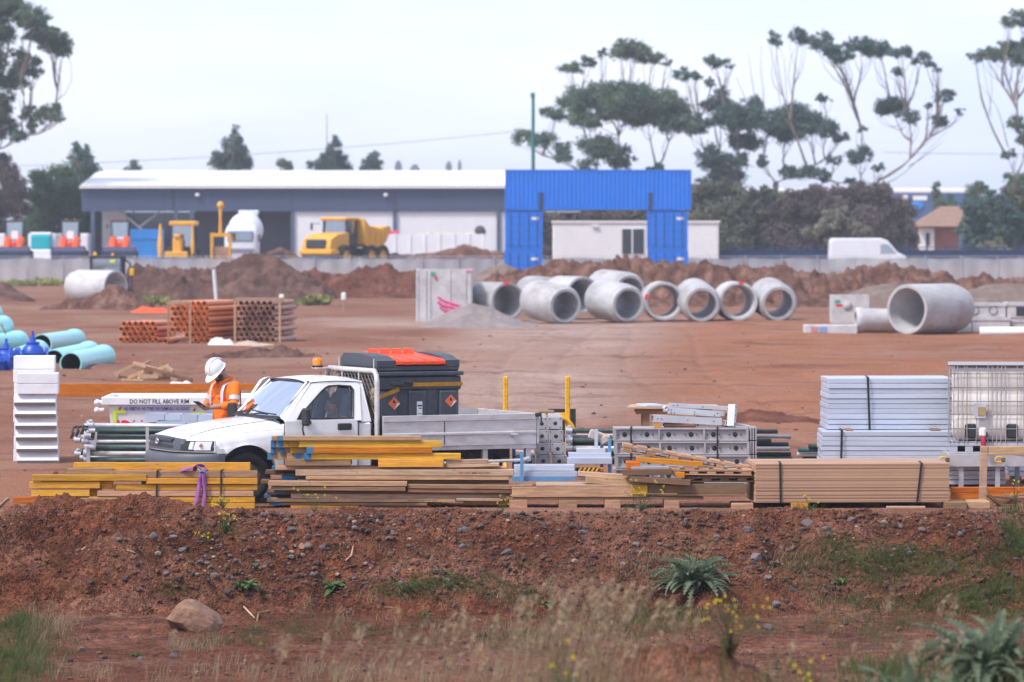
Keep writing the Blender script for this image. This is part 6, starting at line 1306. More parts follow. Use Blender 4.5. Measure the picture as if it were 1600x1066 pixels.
for a, c, lab in ((1322, 1333, 'small timber spacer between the silver stacks, left one'), (1455, 1470, 'small timber spacer between the silver stacks, right one')): bar('timber_spacer', lab, 'timber spacer', a, c, 671, 675.5, 56.6, .8, 'timber_brown')
panel_stack('silver form panel behind the tank stand at the right edge', 'silver panels at the right edge', 1578, 1760, 712, 744, 57.5, 4, 1.0); bar('timber_bearer', 'brown bearer under the silver panels at the right edge', 'timber bearer', 1588, 1596, 744.5, 757, 57.5, .8, 'timber_brown')
# caged tank on a stand
def ibc():
    Y = 55.6; x0, x1 = XP(1484, Y), XP(1612, Y); zb, zt = ZP(693, Y), ZP(570, Y); wd = x1 - x0; cx = (x0 + x1) / 2; t = thing('caged_tank', 'cream plastic liquid tank in a galvanised cage at the right edge', 'caged tank', (cx, Y, zb), R(-6)); h = zt - zb; hw = wd / 2; dp = 1.15
    b = MB(); rows = []
    def sec(z, inset):
        pts = []; r = .09; W_, D_ = hw - .03 - inset, dp / 2 - .03 - inset
        for (sx, sy, a0) in ((1, 1, 0), (-1, 1, 90), (-1, -1, 180), (1, -1, 270)):
            for k in range(5): a = R(a0 + 22.5 * k); pts.append((sx * (W_ - r) + r * math.cos(a), dp / 2 + sy * (D_ - r) + r * math.sin(a), z))
        return pts
    rows = [sec(z, i) for z, i in ((.04, .08), (.06, .04), (.12, .0), (h * .32, .004), (h * .34, .014), (h * .37, .014), (h * .39, .004), (h * .62, .004), (h * .64, .014), (h * .67, .014), (h * .69, .004), (h - .10, 0), (h - .04, .015), (h - .02, .06))]
    b.grid(rows, 0, True, True).add(rows[-1], [list(range(20))]).add(rows[0], [list(range(20))[::-1]]); bt = b.build('bottle', 'ibc_white', t, angle=50)
    for px in (1517.5, 1582): MB().box((XP(px, Y) - cx, .025, .16), (.15, .05, .19), None, .02).build('recess_panel', 'black_plastic', bt)
    c = MB(); r = .0072
    for zz in (.02, .19, .38, .55, .73, .91, h - .015):
        z = zz if zz < .95 else zz
        c.path([(-hw, 0, z), (hw, 0, z), (hw, dp, z), (-hw, dp, z)], r, 6, closed=True)
    random.seed(3)
    for k, px in enumerate((1484.6, 1491, 1498, 1506.5, 1512, 1526, 1544, 1551.5, 1558, 1564.5, 1572, 1589, 1600, 1611)):
        x = XP(px, Y) - cx; c.path([(x, -.012, .0), (x + random.uniform(-.012, .012), -.012, h * .5), (x + random.uniform(-.008, .016), -.012, h - .015)], r * .85, 6); c.tube((x, dp + .012, 0), (x, dp + .012, h - .015), r * .85, n=6)
    for k in range(6): y = dp * (k + .5) / 6; c.tube((-hw - .012, y, 0), (-hw - .012, y, h - .015), r * .85, n=6); c.tube((hw + .012, y, 0), (hw + .012, y, h - .015), r * .85, n=6)
    c.build('cage', 'plate_grey', t); MB().b2((-hw - .02, -.02, h - .01), (hw + .02, dp + .02, h + .004), .004).build('lid_frame', 'plate_grey', t)
    p = MB().b2((-hw, 0, -.035), (hw, dp, .012), .005)
    for px in (1491, 1515, 1548, 1600): p.b2((XP(px, Y) - cx - .05, 0.01, -.11), (XP(px, Y) - cx + .05, dp - .01, -.036))
    p.b2((-hw, .0, -.13), (hw, dp, -.112)); p.build('base_pallet', 'galvanised', t)
    MB().box((XP(1532, Y) - cx, -.03, h - (655 - 570) * Y / FPX + .11), (.155, .02, .2), None, .003).build('plate', 'galvanised', t); pl = MB().box((XP(1534.5, Y) - cx, -.045, h - (657 - 570) * Y / FPX + .12), (.1, .008, .11), None).build('label', paint('label_brown', (.38, .27, .12), .7), t)
    v = MB().tube((XP(1538, Y) - cx, .0, .12), (XP(1538, Y) - cx, -.10, .12), .05, n=14); vo = v.build('valve', 'black_plastic', t); MB().box((XP(1536, Y) - cx, -.1, .15), (.09, .06, .12), None, .02).build('valve_cover', 'label_white', vo)
    MB().path([(XP(1537.5, Y) - cx, -.12, .10), (XP(1537, Y) - cx, -.14, .04), (XP(1537.5, Y) - cx, -.13, -.04)], .035, 8).build('valve_handle', 'pvc_red', vo)
    ts = thing('tank_stand', 'grey steel stand carrying the caged tank at the right edge', 'stand', (cx, Y, 0)); z1 = zb - .135
    MB().b2((-hw - .02, -.02, z1 - .17), (hw + .02, .06, z1), .006).b2((-hw - .02, dp - .06, z1 - .17), (hw + .02, dp, z1), .006).b2((-hw - .02, .061, z1 - .17), (-hw + .05, dp - .061, z1)).b2((hw - .05, .061, z1 - .17), (hw + .02, dp - .061, z1)).build('frame', 'plate_grey', ts)
    for px in (1503, 1560, 1606):
        for y in (.02, dp - .06): MB().b2((XP(px, Y) - cx - .03, y, 0), (XP(px, Y) - cx + .03, y + .05, z1 - .17)).build('leg', 'plate_grey', ts)
    for px, lab in ((1475, 'yellow lifting hook beside the left leg of the tank stand'), (1562, 'yellow lifting hook on the right of the tank stand')):
        q = W(px, 718.5, Y - .1); tt = thing('lifting_hook', lab, 'hook', q); MB().path([(.05 * math.cos(a) - .01, 0, .035 * math.sin(a)) for a in np.linspace(.6, 5.4, 12)], .012, 6).build('hook', 'yellow_steel', tt); MB().box((.045, 0.01, 0), (.055, .05, .06), None, .01).build('bracket', 'timber_brown', tt)
ibc()
crumple('dirt_clump', 'small clump of brown dirt under the tank stand', 'dirt', 1505, 1540, 54.6, .16, .5, 'heap_red', 33)

# grey hole panels, strapped, three layers in view
def hole_panel():
    Y = 55.9; x0, x1 = XP(959, Y), XP(1170, Y); L = x1 - x0; h = .172; proto = None; dz = 21.2 * Y / FPX
    for k in range(5):
        ztop = ZP(669 + 21.2 * k, Y); lab = ['topmost grey hole panel of the strapped three layers under the white brackets', 'middle grey hole panel of the strapped layers', 'lowest clear grey hole panel of the strapped layers', 'grey hole panel hidden low behind the pallet heap', 'bottom grey hole panel hidden on the ground behind the pallet heap'][k]
        if proto is None:
            t = thing('hole_panel', lab, 'form panel', (0, 0, 0), 0, 'grey hole panels strapped together'); proto = t
            f = MB()
            f.b2((0, 0, -.022), (L, .55, 0), .003).b2((0, 0, -h), (L, .55, -h + .018), .003)
            for x in (0, L / 3 - .008, L * 2 / 3 - .008, L - .035): f.b2((x, 0.001, -h + .018), (x + (.035 if x == 0 or x > L - .1 else .026), .54, -.022))
            f.build('frame', 'form_grey', t); MB().b2((.03, .035, -h + .018), (L - .03, .05, -.022)).build('web', 'form_grey', t)
            for i in range(6):
                x = XP((976, 1011, 1045, 1080, 1115, 1149)[i], Y) - x0; MB().lathe([(0, 0), (.027, 0), (.031, -.004), (.031, .003), (.0, .003)], 16, M=Mx(x, .032, -h * .5, R(90))).build('hole', 'black_plastic', t)
            bl = MB()
            for i in range(6):
                for s in (-1, 1): bl.tube((XP((976, 1011, 1045, 1080, 1115, 1149)[i], Y) - x0 + s * .075, .034, -h * .5), (XP((976, 1011, 1045, 1080, 1115, 1149)[i], Y) - x0 + s * .075, .02, -h * .5), .009, n=6)
            s_ = bl.build('bolts', 'black_plastic', t); s_['kind'] = 'stuff'
        else: t = copy_tree(proto)
        tag(t, lab); t.location = (x0 + .012 * (k % 3), Y, ztop)
    for k, (px, lab) in enumerate(((986, 'black strap at the left of the grey hole panels'), (1121, 'black strap at the right of the grey hole panels'))): front_strap(lab, px, 668.5, 735, Y - .002, .4, .022)
    for j in range(3):
        for k in range(3):
            a = 1171.5 + 4.0 * j; bar('end_frame', 'upright grey end frame at the right of the grey hole panels', 'form panel', a, a + 3.0, 668 + 21.5 * k, 688 + 21.5 * k, Y + .02 + .015 * j, .5, 'form_grey', 'end frames beside the grey hole panels')
hole_panel()
Yk = 55.9
def bracket(label, pts, th, wd, Y, extra=None, mat='aluminium'):
    a, c = W(*pts[0], Y), W(*pts[1], Y + .1); t = thing('bracket_beam', label, 'bracket', a, 0, 'white brackets on the grey hole panels'); d = c - a; L = d.length; t.rotation_euler = (0, -math.atan2(d.z, d.x), math.atan2(d.y, d.x))
    h = th * Y / FPX; MB().b2((0, 0, -h / 2), (L, .012, h / 2)).b2((0, .012, h / 2 - .012), (L, wd, h / 2)).b2((0, .012, -h / 2), (L, wd, -h / 2 + .012)).build('channel', mat, t)
    for u in (.06, .12, .5, .88): MB().tube((L * u, -.004, 0), (L * u, .004, 0), .008, n=8).build('bolt_hole', 'black_plastic', t)
    if extra: MB().tube((.02, -.02, h * .3), (.02, wd, h * .3), h * .55, n=16, hollow=h * .25).build('eye', mat, t)
bracket('lowest white bracket channel lying level on the grey hole panels', ((1021, 654), (1128, 659)), 11, .12, Yk + .05); bracket('upper white bracket channel with an eye at its left end', ((1038, 640), (1132, 647)), 7, .12, Yk + .2, True); bracket('back white bracket channel resting highest', ((1046, 633), (1150, 639)), 6, .1, Yk + .4); bracket('thin white bracket bar sloping between the upper channels', ((1044, 645), (1126, 650)), 3, .06, Yk + .12)
bracket('short white bracket standing upright at the right end of the pile', ((1148, 666), (1153, 634)), 8, .1, Yk + .1); bracket('short white bracket end under the upright one', ((1134, 661), (1150, 664)), 9, .14, Yk + .15)
bar('timber_spacer', 'reddish brown block under the white brackets', 'timber spacer', 1036, 1088, 660.5, 668, Yk + .1, .14, 'brick_red', bev=.02); bar('timber_spacer', 'small yellow block under the left end of the white brackets', 'timber spacer', 1022, 1033, 661, 668.5, Yk + .06, .1, 'timber_yellow'); bar('steel_bar', 'thin grey bar poking out right of the white brackets', 'bar', 1152, 1172, 661, 664, Yk + .2, .04, 'aluminium', y0b=665, y1b=668)
def bench():
    Y = 62; t = thing('work_bench', 'rough timber work bench behind the white brackets', 'bench', (XP(981, Y), Y, 0)); w_ = XP(1125, Y) - XP(981, Y); h = ZP(636, Y)
    for k in range(4): MB().b2((0 + .02 * k, .24 * k, h - .03), (w_, .24 * k + .232, h), .003).build('top_plank', 'timber_pale', t)
    MB().b2((.12, .1, h - .11), (w_ - .1, .16, h - .032)).b2((.12, .8, h - .11), (w_ - .1, .86, h - .032)).build('rail', 'timber_raw', t)
    for x in (.22, w_ - .3):
        for y in (.08, .78): MB().b2((x, y, 0), (x + .1, y + .1, h - .112)).build('leg', 'timber_brown', t)
    MB().b2((.36, .1, .25), (.8, .5, h - .15)).build('box_shelf', 'form_grey', t)
    tag(MB().box((XP(1017, Y), Y + .3, h + .025), (.26, .5, .012), (0, 0, .3), .004).box((XP(1016, Y), Y + .28, h + .0105), (.28, .5, .018), (0, 0, .3), .004).build('metal_sheet', 'panel_silver'), 'small silver sheets lying on the rough timber bench', 'sheet')
bench()
# scaffold tubes
def tube_obj(label, px0, px1, y, Y, r, mat, group, coup=False, tilt=0.0, dy=0.0):
    a, c = W(px0, y, Y), W(px1, y + tilt, Y + dy); t = thing('scaffold_tube', label, 'scaffold tube', a, 0, group); d = c - a
    MB().tube((0, 0, 0), d, r, n=14, hollow=.006).build('tube', mat, t)
    if coup:
        n = d.normalized(); MB().tube(n * .0, n * .09, r * 1.5, n=12).box(n * .045 + Vector((0, 0, r * 1.3)), (.05, .06, .07), (random.uniform(-.5, .5), .3, 0), .008).build('coupler', 'galvanised', t)
    return t
G1 = 'scaffold tubes in the rack left of the ute'
for y, m, w_, lab in ((664.5, 'galvanised', 3.6, 'bright galvanised tube, topmost in the rack left of the ute'), (673, 'green_steel', 3.2, 'dark green tube, second from the top in the rack left of the ute'), (681, 'green_steel', 3.4, 'scratched dark green tube, third from the top in the rack left of the ute'), (690, 'galvanised', 3.0, 'pale galvanised tube in the middle of the rack left of the ute'), (699, 'green_steel', 3.4, 'dark green tube under the pale one in the rack left of the ute'), (708.5, 'rusty_tube', 4, 'galvanised tube with rust patches low in the rack left of the ute'), (718, 'green_steel', 3.6, 'lowest dark green tube in the rack left of the ute')):
    if m == 'rusty_tube' and m not in M_: paint('rusty_tube', (.45, .44, .45), .5, .3, .2, 9, .9, (.30, .11, .03), dsc=5, stretch=(.6, 1, 1))
    tube_obj(lab, 126 + random.uniform(0, 14), 420, y, 59.7, w_ * 59.7 / FPX, m, G1, True, tilt=random.uniform(-1, 3), dy=.1)
for k in range(10): tube_obj('tube packed behind the front row of the rack left of the ute', 112 + random.uniform(0, 22), 410, 666 + k * 5.4, 59.9 + .075 * (k % 3), .029, 'green_steel' if k % 3 else 'galvanised', G1, k % 2 == 0, dy=.1)
def rack():
    Y = 59.6; t = thing('tube_rack', 'grey steel rack holding the scaffold tubes left of the ute', 'rack', (XP(229.5, Y), Y, 0))
    for y in (0, .55): MB().b2((-.022, y, 0), (.022, y + .05, ZP(668, Y))).build('upright', 'plate_grey', t); MB().b2((-.85, y, 0), (-.8, y + .05, ZP(700, Y))).build('upright', 'plate_grey', t)
    MB().b2((-.8, .0, .04), (1.4, .05, .1)).b2((-.8, .55, .04), (1.4, .6, .1)).build('base_rail', 'plate_grey', t)
    MB().box((XP(149, Y) - XP(229.5, Y), -.02, ZP(687, Y)), (.03, .02, .22), (0, .1, 0)).build('clip', 'plate_grey', t)
    for k, px in enumerate((112, 120, 128)):
        tag(MB().path([W(px, 676 - k * 3, 59.5), W(px + 3, 668 - k, 59.5), W(px + 9, 667, 59.6)], .016, 6).box(W(px + 1, 680 - k * 3, 59.5), (.04, .05, .1), (.2, .4, 0), .01).build('coupler_hook', 'dark_steel'), 'dark coupler hook hanging at the left ends of the racked tubes', 'coupler', 'coupler hooks at the tube ends')
rack()
G2 = 'scaffold tubes behind the grey hole panels'
for k, (a, c, y, m, r) in enumerate(((884, 1215, 673, 'green_steel', .03), (882, 1236, 681, 'galvanised', .026), (884, 1205, 688, 'green_steel', .034), (890, 1232, 693, 'green_steel', .03), (884, 1234, 700, 'galvanised', .03), (884, 1236, 709, 'green_steel', .036), (886, 1238, 716, 'green_steel', .034), (900, 1226, 722, 'green_steel', .03))):
    tube_obj(['top green tube', 'galvanised tube second from the top', 'green tube third from the top', 'green tube fourth from the top', 'long galvanised tube in the middle', 'thick green tube', 'green tube second from the bottom', 'lowest green tube'][k] + ' of the bundle behind the grey hole panels', a, c, y, 58.2 + .08 * (k % 2), r, m, G2, k in (0, 2, 4), tilt=1.5)
G3 = 'green tubes beside the silver panel stack'
for k, (a, y, m) in enumerate(((1263, 697, 'green_steel'), (1247, 703, 'green_steel'), (1245, 710, 'galvanised'), (1254, 717, 'green_steel'), (1252, 723, 'green_steel'))): tube_obj(['top green tube', 'second green tube', 'galvanised tube', 'fourth green tube', 'lowest green tube'][k] + ' sticking out left of the silver panel stack', a, 1400, y, 58 + .05 * k, .032, m, G3)
# end plated box sections
def plates():
    Y = 55.3; k_ = Y / FPX; cells = [(838.5, 652.5, 16), (856, 652, 23), (838, 672, 18), (857, 672.3, 23.4), (836, 691.7, 23.4), (860.2, 691.7, 22.5), (837.5, 711.2, 23), (862, 711.3, 24), (820.5, 711.2, 16), (804, 711.2, 15)]; pos = ['top row, left', 'top row, right', 'second row, left', 'second row, right', 'third row, left', 'third row, right', 'bottom row, second from right', 'bottom row, right', 'bottom row, third from right', 'bottom row, furthest left']
    for (a, p, w_), nm in zip(cells, pos):
        x0, z1 = XP(a, Y), ZP(p, Y); w = w_ * k_; h = 18.7 * k_; t = thing('box_section', f'grey box section with holed end plate behind the ute tray, {nm}', 'box section', (x0 + w / 2, Y, z1 - h / 2), 0, 'end plated box sections stacked behind the tray')
        MB().box((0, .006, 0), (w, .012, h), None, .003).build('end_plate', 'plate_grey', t); MB().box((0, .76, 0), (w * .86, 1.49, h * .86)).build('section', 'form_grey', t)
        MB().lathe([(0, 0), (.025, 0), (.025, .003), (0, .003)], 16, M=Mx(0, -.001, 0, R(90))).build('hole', 'black_plastic', t); b = MB()
        for sx in (-.36, .36):
            for sz in (-.36, .36): b.tube((sx * w, 0, sz * h), (sx * w, -.003, sz * h), .0085, n=6)
        b.build('bolt_holes', 'black_plastic', t)['kind'] = 'stuff'
plates()
# blue stillage with sections
def stillage():
    Y = 54.4; x0 = XP(800, Y); t = thing('stillage', 'blue steel stillage rack holding grey sections behind the long pallet', 'stillage', (x0, Y, 0)); X = lambda px: XP(px, Y) - x0; Z = lambda py: ZP(py, Y)
    MB().b2((0, 0, Z(752)), (X(898), .05, Z(745.5))).b2((0, 1.2, Z(752)), (X(898), 1.25, Z(745.5))).b2((X(801), .05, Z(752)), (X(805), 1.2, Z(746))).build('base_rail', 'blue_steel', t)
    for px, p, q, y in ((815.5, 706, 760, -.06), (803, 709, 760, 1.25), (943, 692, 758, 1.0), (955, 692, 758, .8)): MB().b2((X(px) - .022, y, max(0, Z(q))), (X(px) + .022, y + .05, Z(p))).build('post', 'blue_steel', t)
    MB().b2((X(900), .8, Z(752)), (X(958), .85, Z(745.5))).build('base_rail', 'blue_steel', t)
    for a, c, p, q, yo, lab in ((803, 898, 727.5, 736.5, .1, 'upper grey angle section lying in the blue stillage'), (801, 902, 737.5, 745.3, .03, 'lower grey angle section lying in the blue stillage'), (887, 958, 719, 728.5, .5, 'pale grey channel lying right of the end plates'), (889, 957, 712, 719.5, .62, 'white channel lying on the pale grey one'), (902, 948, 706, 712, .7, 'short white channel on top right of the end plates')):
        xx0, xx1 = XP(a, Y), XP(c, Y); h = (q - p) * Y / FPX; s = thing('steel_section', lab, 'section', (xx0, Y + yo, ZP(q, Y)), 0, 'steel sections in the blue stillage'); MB().b2((0, 0, 0), (xx1 - xx0, .012, h), .003).b2((0, .012, h - .012), (xx1 - xx0, .28, h), .003).build('section', 'panel_silver' if 'grey' in lab else 'aluminium', s)
    b = bar('striped_tape', 'yellow and black striped barrier board beside the grey angle sections', 'barrier board', 899, 936, 730.5, 737, Y + .25, .05, 'strap_black'); xs = max(v.co.x for v in b.data.vertices); hz = max(v.co.z for v in b.data.vertices)
    for k in range(5): x = -xs + .03 + k * .055; MB().add([(x, -.0275, -hz), (x + .028, -.0275, -hz), (x + .06, -.0275, hz), (x + .032, -.0275, hz)], [(0, 1, 2, 3)]).build('stripe', 'yellow_steel', b)
    bar('steel_post', 'upright white steel post before the green tubes', 'post', 929, 934.5, 671, 708, Y + .9, .04, 'panel_silver'); q = W(936, 690, Y + 1.0)
    b = MB(); b.box((0, 0, .06), (.28, .05, .13), (0, .35, 0), .02).box((.06, -.04, .02), (.12, .04, .1), (0, -.5, 0), .02); o = b.build('cardboard_scrap', paint('scrap_cream', (.50, .42, .38), .85), None, q); tag(o, 'cream cardboard scrap caught between the green tubes', 'scrap')
    bar('concrete_block', 'small orange topped block beside the striped board', 'block', 936, 944, 731, 737, Y + .3, .1, 'timber_orange')
stillage()
def yellow_trestle():
    Y = 59.5; t = thing('steel_trestle', 'yellow steel frame with two drilled posts standing behind the tray', 'trestle', (XP(838, Y), Y, 0)); X = lambda px: XP(px, Y) - XP(838, Y); Z = lambda py: ZP(py, Y)
    for px in (790, 887):
        po = MB().b2((X(px) - .035, -.03, .05), (X(px) + .035, .03, Z(588)), .012).build('post', 'yellow_steel', t); b = MB()
        for k in range(9): b.tube((X(px), -.033, Z(594) - k * .055), (X(px), -.028, Z(594) - k * .055), .006, n=6)
        b.build('pin_holes', 'strap_black', po)['kind'] = 'stuff'
        MB().b2((X(px) - .05, -.5, 0), (X(px) + .05, .5, .05), .01).build('foot', 'yellow_steel', t); MB().tube((X(px), -.3, .05), (X(px), 0, .5), .025, n=8).build('brace', 'yellow_steel', t)
    MB().b2((X(790) + .036, -.025, Z(651)), (X(887) - .036, .025, Z(645)), .006).build('cross_bar', 'yellow_steel', t); MB().path([(X(870), -.04, Z(649)), (X(886), -.06, Z(655)), (X(893), -.06, Z(664)), (X(897), -.05, Z(672))], .03, 8).build('brace', 'yellow_steel', t)
    tag(MB().box((XP(878.5, Y), Y + .2, .62), (.385, .03, .6), None, .004).build('black_board', 'black_plastic'), 'black board standing behind the right post of the yellow frame', 'board')
    bar('timber_plank', 'dark plank end resting between the tray and the yellow frame', 'timber plank', 842, 866, 643, 648, Y - 1.6, .5, 'timber_brown')
yellow_trestle()
# white stepped panels at the left
def steps():
    Y = 62.4; k_ = Y / FPX; w_ = 64.5 * k_; hs = [19.5, 18.5, 18.7, 18.7, 19, 18.5]; x0 = XP(25.5, Y); zz = ZP(729, Y) ; zz = max(zz, 0.0)
    def tier(label, x, y, z, h, w_, wedge, group):
        t = thing('step_panel', label, 'panel', (x, y, z), R(4), group); s = .10
        if wedge:
            MB().prism([(s, h - .004), (s + .40, h - .004), (s + .40, 0), (.012, 0), (.0, .05)], 0, w_, 'x').build('panel', 'white_panel', t); MB().prism([(-.002, .0), (.01, .0), (.01, .05), (-.002, .05)], 0.004, w_ - .004, 'x').build('edge_strip', paint('edge_grey', (.13, .11, .105), .8) if 'edge_grey' not in M_ else 'edge_grey', t)
        else: MB().b2((0, 0, 0), (w_, .5, h - .004), .006).build('panel', 'white_panel', t)
    names = ['bottom', 'second', 'third', 'fourth', 'fifth', 'sixth']
    z = 0.0; hpx = (ZP(616, Y) - 0) / 6
    for k in range(6): tier(f'{names[k]} sloping white step panel from the ground in the front stack at the left edge', x0 - .008 * k, Y, z, hpx, w_, True, 'white step panels of the front stack'); z += hpx
    for k in range(2): tier(['lower flat white panel capping the front stack at the left edge', 'upper flat white panel capping the front stack at the left edge'][k], x0 + .0, Y - .0, z, 16.3 * k_, w_, False, 'white step panels of the front stack'); z += 16.3 * k_
    z = 0
    for k in range(8): tier(['bottom', 'second', 'third', 'fourth', 'fifth', 'sixth', 'seventh', 'top'][k] + ' white panel of the taller stack behind at the left edge', x0 - 12 * k_ + .006 * (k % 3), Y + .54, z, 20.9 * k_, w_, False, 'white panels of the back stack'); z += 20.9 * k_
steps()
def skip():
    Y = 62.3; k_ = Y / FPX; x0, x1 = XP(158, Y), XP(398, Y); t = thing('skip_bin', 'white skip bin lettered DO NOT FILL ABOVE RIM behind the worker', 'skip', (x0, Y, 0)); L = x1 - x0; zr0, zr1 = ZP(633.5, Y), ZP(620.5, Y); D = 1.5
    b = MB(); i0 = .10; s0 = .17                                     # tapered hollow body
    A = [(i0, .06, zr0), (L - i0, .06, zr0), (L - i0, D - .06, zr0), (i0, D - .06, zr0)]; B = [(s0, .15, .05), (L - s0, .15, .05), (L - s0, D - .15, .05), (s0, D - .15, .05)]
    b.add(A + B, [(4, 5, 1, 0), (5, 6, 2, 1), (6, 7, 3, 2), (7, 4, 0, 3), (7, 6, 5, 4)]); b.build('body', 'skip_white', t)
    r = MB().b2((0, 0, zr0), (L, .09, zr1), .012).b2((0, D - .09, zr0), (L, D, zr1), .012).b2((0, .091, zr0), (.09, D - .091, zr1), .012).b2((L - .09, .091, zr0), (L, D - .091, zr1), .012); r.build('rim', 'skip_white', t)
    f = MB(); f.grid([[(.09 + (L - .18) * i / 20, .09 + (D - .18) * j / 8, zr1 - .06 + .06 * math.sin(i * 1.9) * math.cos(j * 2.3)) for i in range(21)] for j in range(9)][::1]); f.build('rubbish', 'plastic_sheet', t)
    for z in (ZP(630, Y), ZP(642, Y)): MB().tube((.02, .2, z), (-.07, .2, z), .035, n=10).ball((-.08, .2, z), .05, 8).build('lifting_lug', 'skip_white', t)
    MB().text('DO NOT FILL ABOVE RIM', .088, Mx(XP(248.5, Y) - x0, -.003, zr0 + .028, R(90)), 0, .001, .87, bold=.001).build('lettering', 'letter_black', t)
    sl_ = math.atan2(.09, zr0 - .05); fy = lambda z: .06 + .09 * (zr0 - z) / (zr0 - .05) - .003
    def on(px, py): z = ZP(py, Y); return (XP(px, Y) - x0, fy(z) - .012, z)
    q = on(244.5, 641.3); MB().text('NO ASBESTOS / NO TYRES / NO CHEMICALS / NO LIQUIDS', .062, Mx(q[0], q[1] - .012, q[2], R(90)), 0, .001, .585, bold=.0015).build('lettering', 'letter_blue', t)
    q = on(181, 681); MB().text('IDU', .32, Mx(q[0], q[1] - .025, q[2], R(90)), 0, .001, .72, 'LEFT', .006).build('lettering', 'letter_red', t)
    def pq(name, pts, m): MB().add([(on(*p)[0], on(*p)[1] - .002, on(*p)[2]) for p in pts], [tuple(range(len(pts)))[::-1]]).build(name, m, t)
    pq('corner_tape', [(175.5, 641.5), (196, 641.5), (196, 646), (181, 646), (181, 672), (175.5, 672)], 'lime_tape'); pq('corner_tape', [(298, 644), (320, 644), (320, 648.5), (298, 648.5)], 'lime_tape'); pq('red_arrow', [(185, 637), (190, 635.5), (187, 641), (184.5, 641)], 'letter_red'); pq('red_arrow', [(300, 642.5), (304, 637), (305, 642.5)], 'letter_red')
skip()
Ys = 60.9
for a, c, p, q, yo, lab in ((226, 256.3, 646.5, 657, 0, 'left silver tray of the upper row before the skip'), (256.6, 282, 647.5, 657.5, .01, 'second silver tray of the upper row before the skip'), (282.4, 308, 648, 658, 0, 'third silver tray of the upper row before the skip'), (308.4, 333, 648.5, 658.5, .01, 'fourth silver tray of the upper row before the skip'), (203, 241, 661, 667.5, -.1, 'left silver tray of the lower row before the skip'), (242.5, 290, 661, 667.5, -.1, 'second silver tray of the lower row before the skip'), (244, 330, 658.2, 661.2, 0, 'flat silver tray between the two rows before the skip')):
    x0, x1, z0, z1 = XP(a, Ys), XP(c, Ys), ZP(q, Ys), ZP(p, Ys); o = open_box(MB(), 0, x1 - x0, 0, .45, 0, z1 - z0, .007).build('silver_tray', 'panel_silver', None, (x0, Ys + yo, z0)); tag(o, lab, 'tray', 'silver trays stacked before the skip')
tag(MB().b2((XP(205, Ys), Ys - .05, .0), (XP(330, Ys), Ys + .4, ZP(668, Ys))).b2((XP(200, Ys), Ys - .08, ZP(669.5, Ys)), (XP(335, Ys), Ys + .42, ZP(668, Ys))).build('support_crate', 'plate_grey'), 'grey crate under the silver trays behind the tube rack', 'crate')
# ------------------------------------------------------------------ the white utility truck
UTE = thing('utility_truck', 'white tray back ute with open far door parked behind the timber stacks', 'ute', (-3.651, 53.98, float(height(-3.65, 53.9)) - .0), R(205))
def wp(x, y):                                             # rounded nose in plan
    return x - .36 * (min(abs(y), .86) / .82) ** 4 * min(max((x - .42) / .44, 0), 1)
def hz(x): return float(np.interp(x, [-.48, 0, .3, .6, .78, .86], [1.075, 1.02, .975, .915, .86, .80]))
ARC = .405
def nose():
    rows = []; xs = sorted(list(np.arange(-.48, .861, .03)) + [-.40, .40, .86]); half = []
    for x in xs:
        h = hz(x); a = .335 + math.sqrt(max(0, ARC ** 2 - x * x)) if abs(x) < ARC else 0; zl = max(.36, a if a > .36 else .36)
        if x > .42: zl = .655
        pts = [(0, h), (.22, h - .004), (.42, h - .016), (.56, h - .032), (.58, h - .040), (.68, h - .058), (.76, h - .10), (.812, h - .165), (.838, h - .27), (.846, .70), (.846, .60), (.842, .48), (.835, .36)]
        pts = [(y, max(z, zl)) for y, z in pts]; pts.append((pts[-1][0] - .09, zl)); half.append([(wp(x, y), y, z) for y, z in pts])
    b = MB()
    b.grid([r for r in half][::-1]); b.grid([[(x, -y, z) for x, y, z in r] for r in half])
    return b
b = nose(); BODY = b.build('body', 'white_paint', UTE, angle=50)
MB().b2((-.47, -.66, .35), (.50, .66, .80)).build('engine_bay', 'black_plastic', UTE)
for s in (-1, 1): MB().path([(wp(x, .57), s * .57, hz(x) - .0335) for x in np.arange(-.46, .80, .06)], .0035, 5).build('bonnet_gap', 'dark_steel', BODY)
MB().path([(x, .8475, z) for x, z in ((-.47, .93), (-.2, .915), (.2, .885), (.45, .85))], .004, 5).build('crease', 'white_paint', BODY)
def patch(name, y0, y1, z0, z1, x, mat, parent, th=.012, n=14, zf=None, m=4):
    b = MB(); rows = []
    for j in range(m):
        v = j / (m - 1); row = []
        for i in range(n):
            y = y0 + (y1 - y0) * i / (n - 1); a, c = (z0, z1) if zf is None else zf(y); z = a + (c - a) * v; row.append((wp(x - .03 * v * v, y), y, z))
        rows.append(row)
    b.grid(rows if True else rows); bk = [[(p[0] - th, p[1], p[2]) for p in r] for r in rows]; b.grid(bk[::-1])
    for r1, r2 in ((rows[0], bk[0]), (bk[-1], rows[-1])): b.grid([r1, r2])
    return b.build(name, mat, parent)
FR = patch('front_panel', -.85, .85, .655, .80, .855, 'white_paint', UTE, n=28)
hl = lambda y: (.672, .795 + .0 * y)
GR = patch('grille', -.60, .60, .675, .845, .872, 'grey_plastic', UTE, zf=lambda y: (.672, .848 - .10 * abs(y) ** 2.2), n=22)
for z0, z1 in ((.715, .758), (.785, .83)): patch('grille_slot', -.42, .42, z0, z1, .884, 'black_plastic', GR, zf=lambda y, a=z0, c=z1: (a, c - .06 * abs(y) ** 2))
em = MB(); ec = Vector((.895, 0, .772))
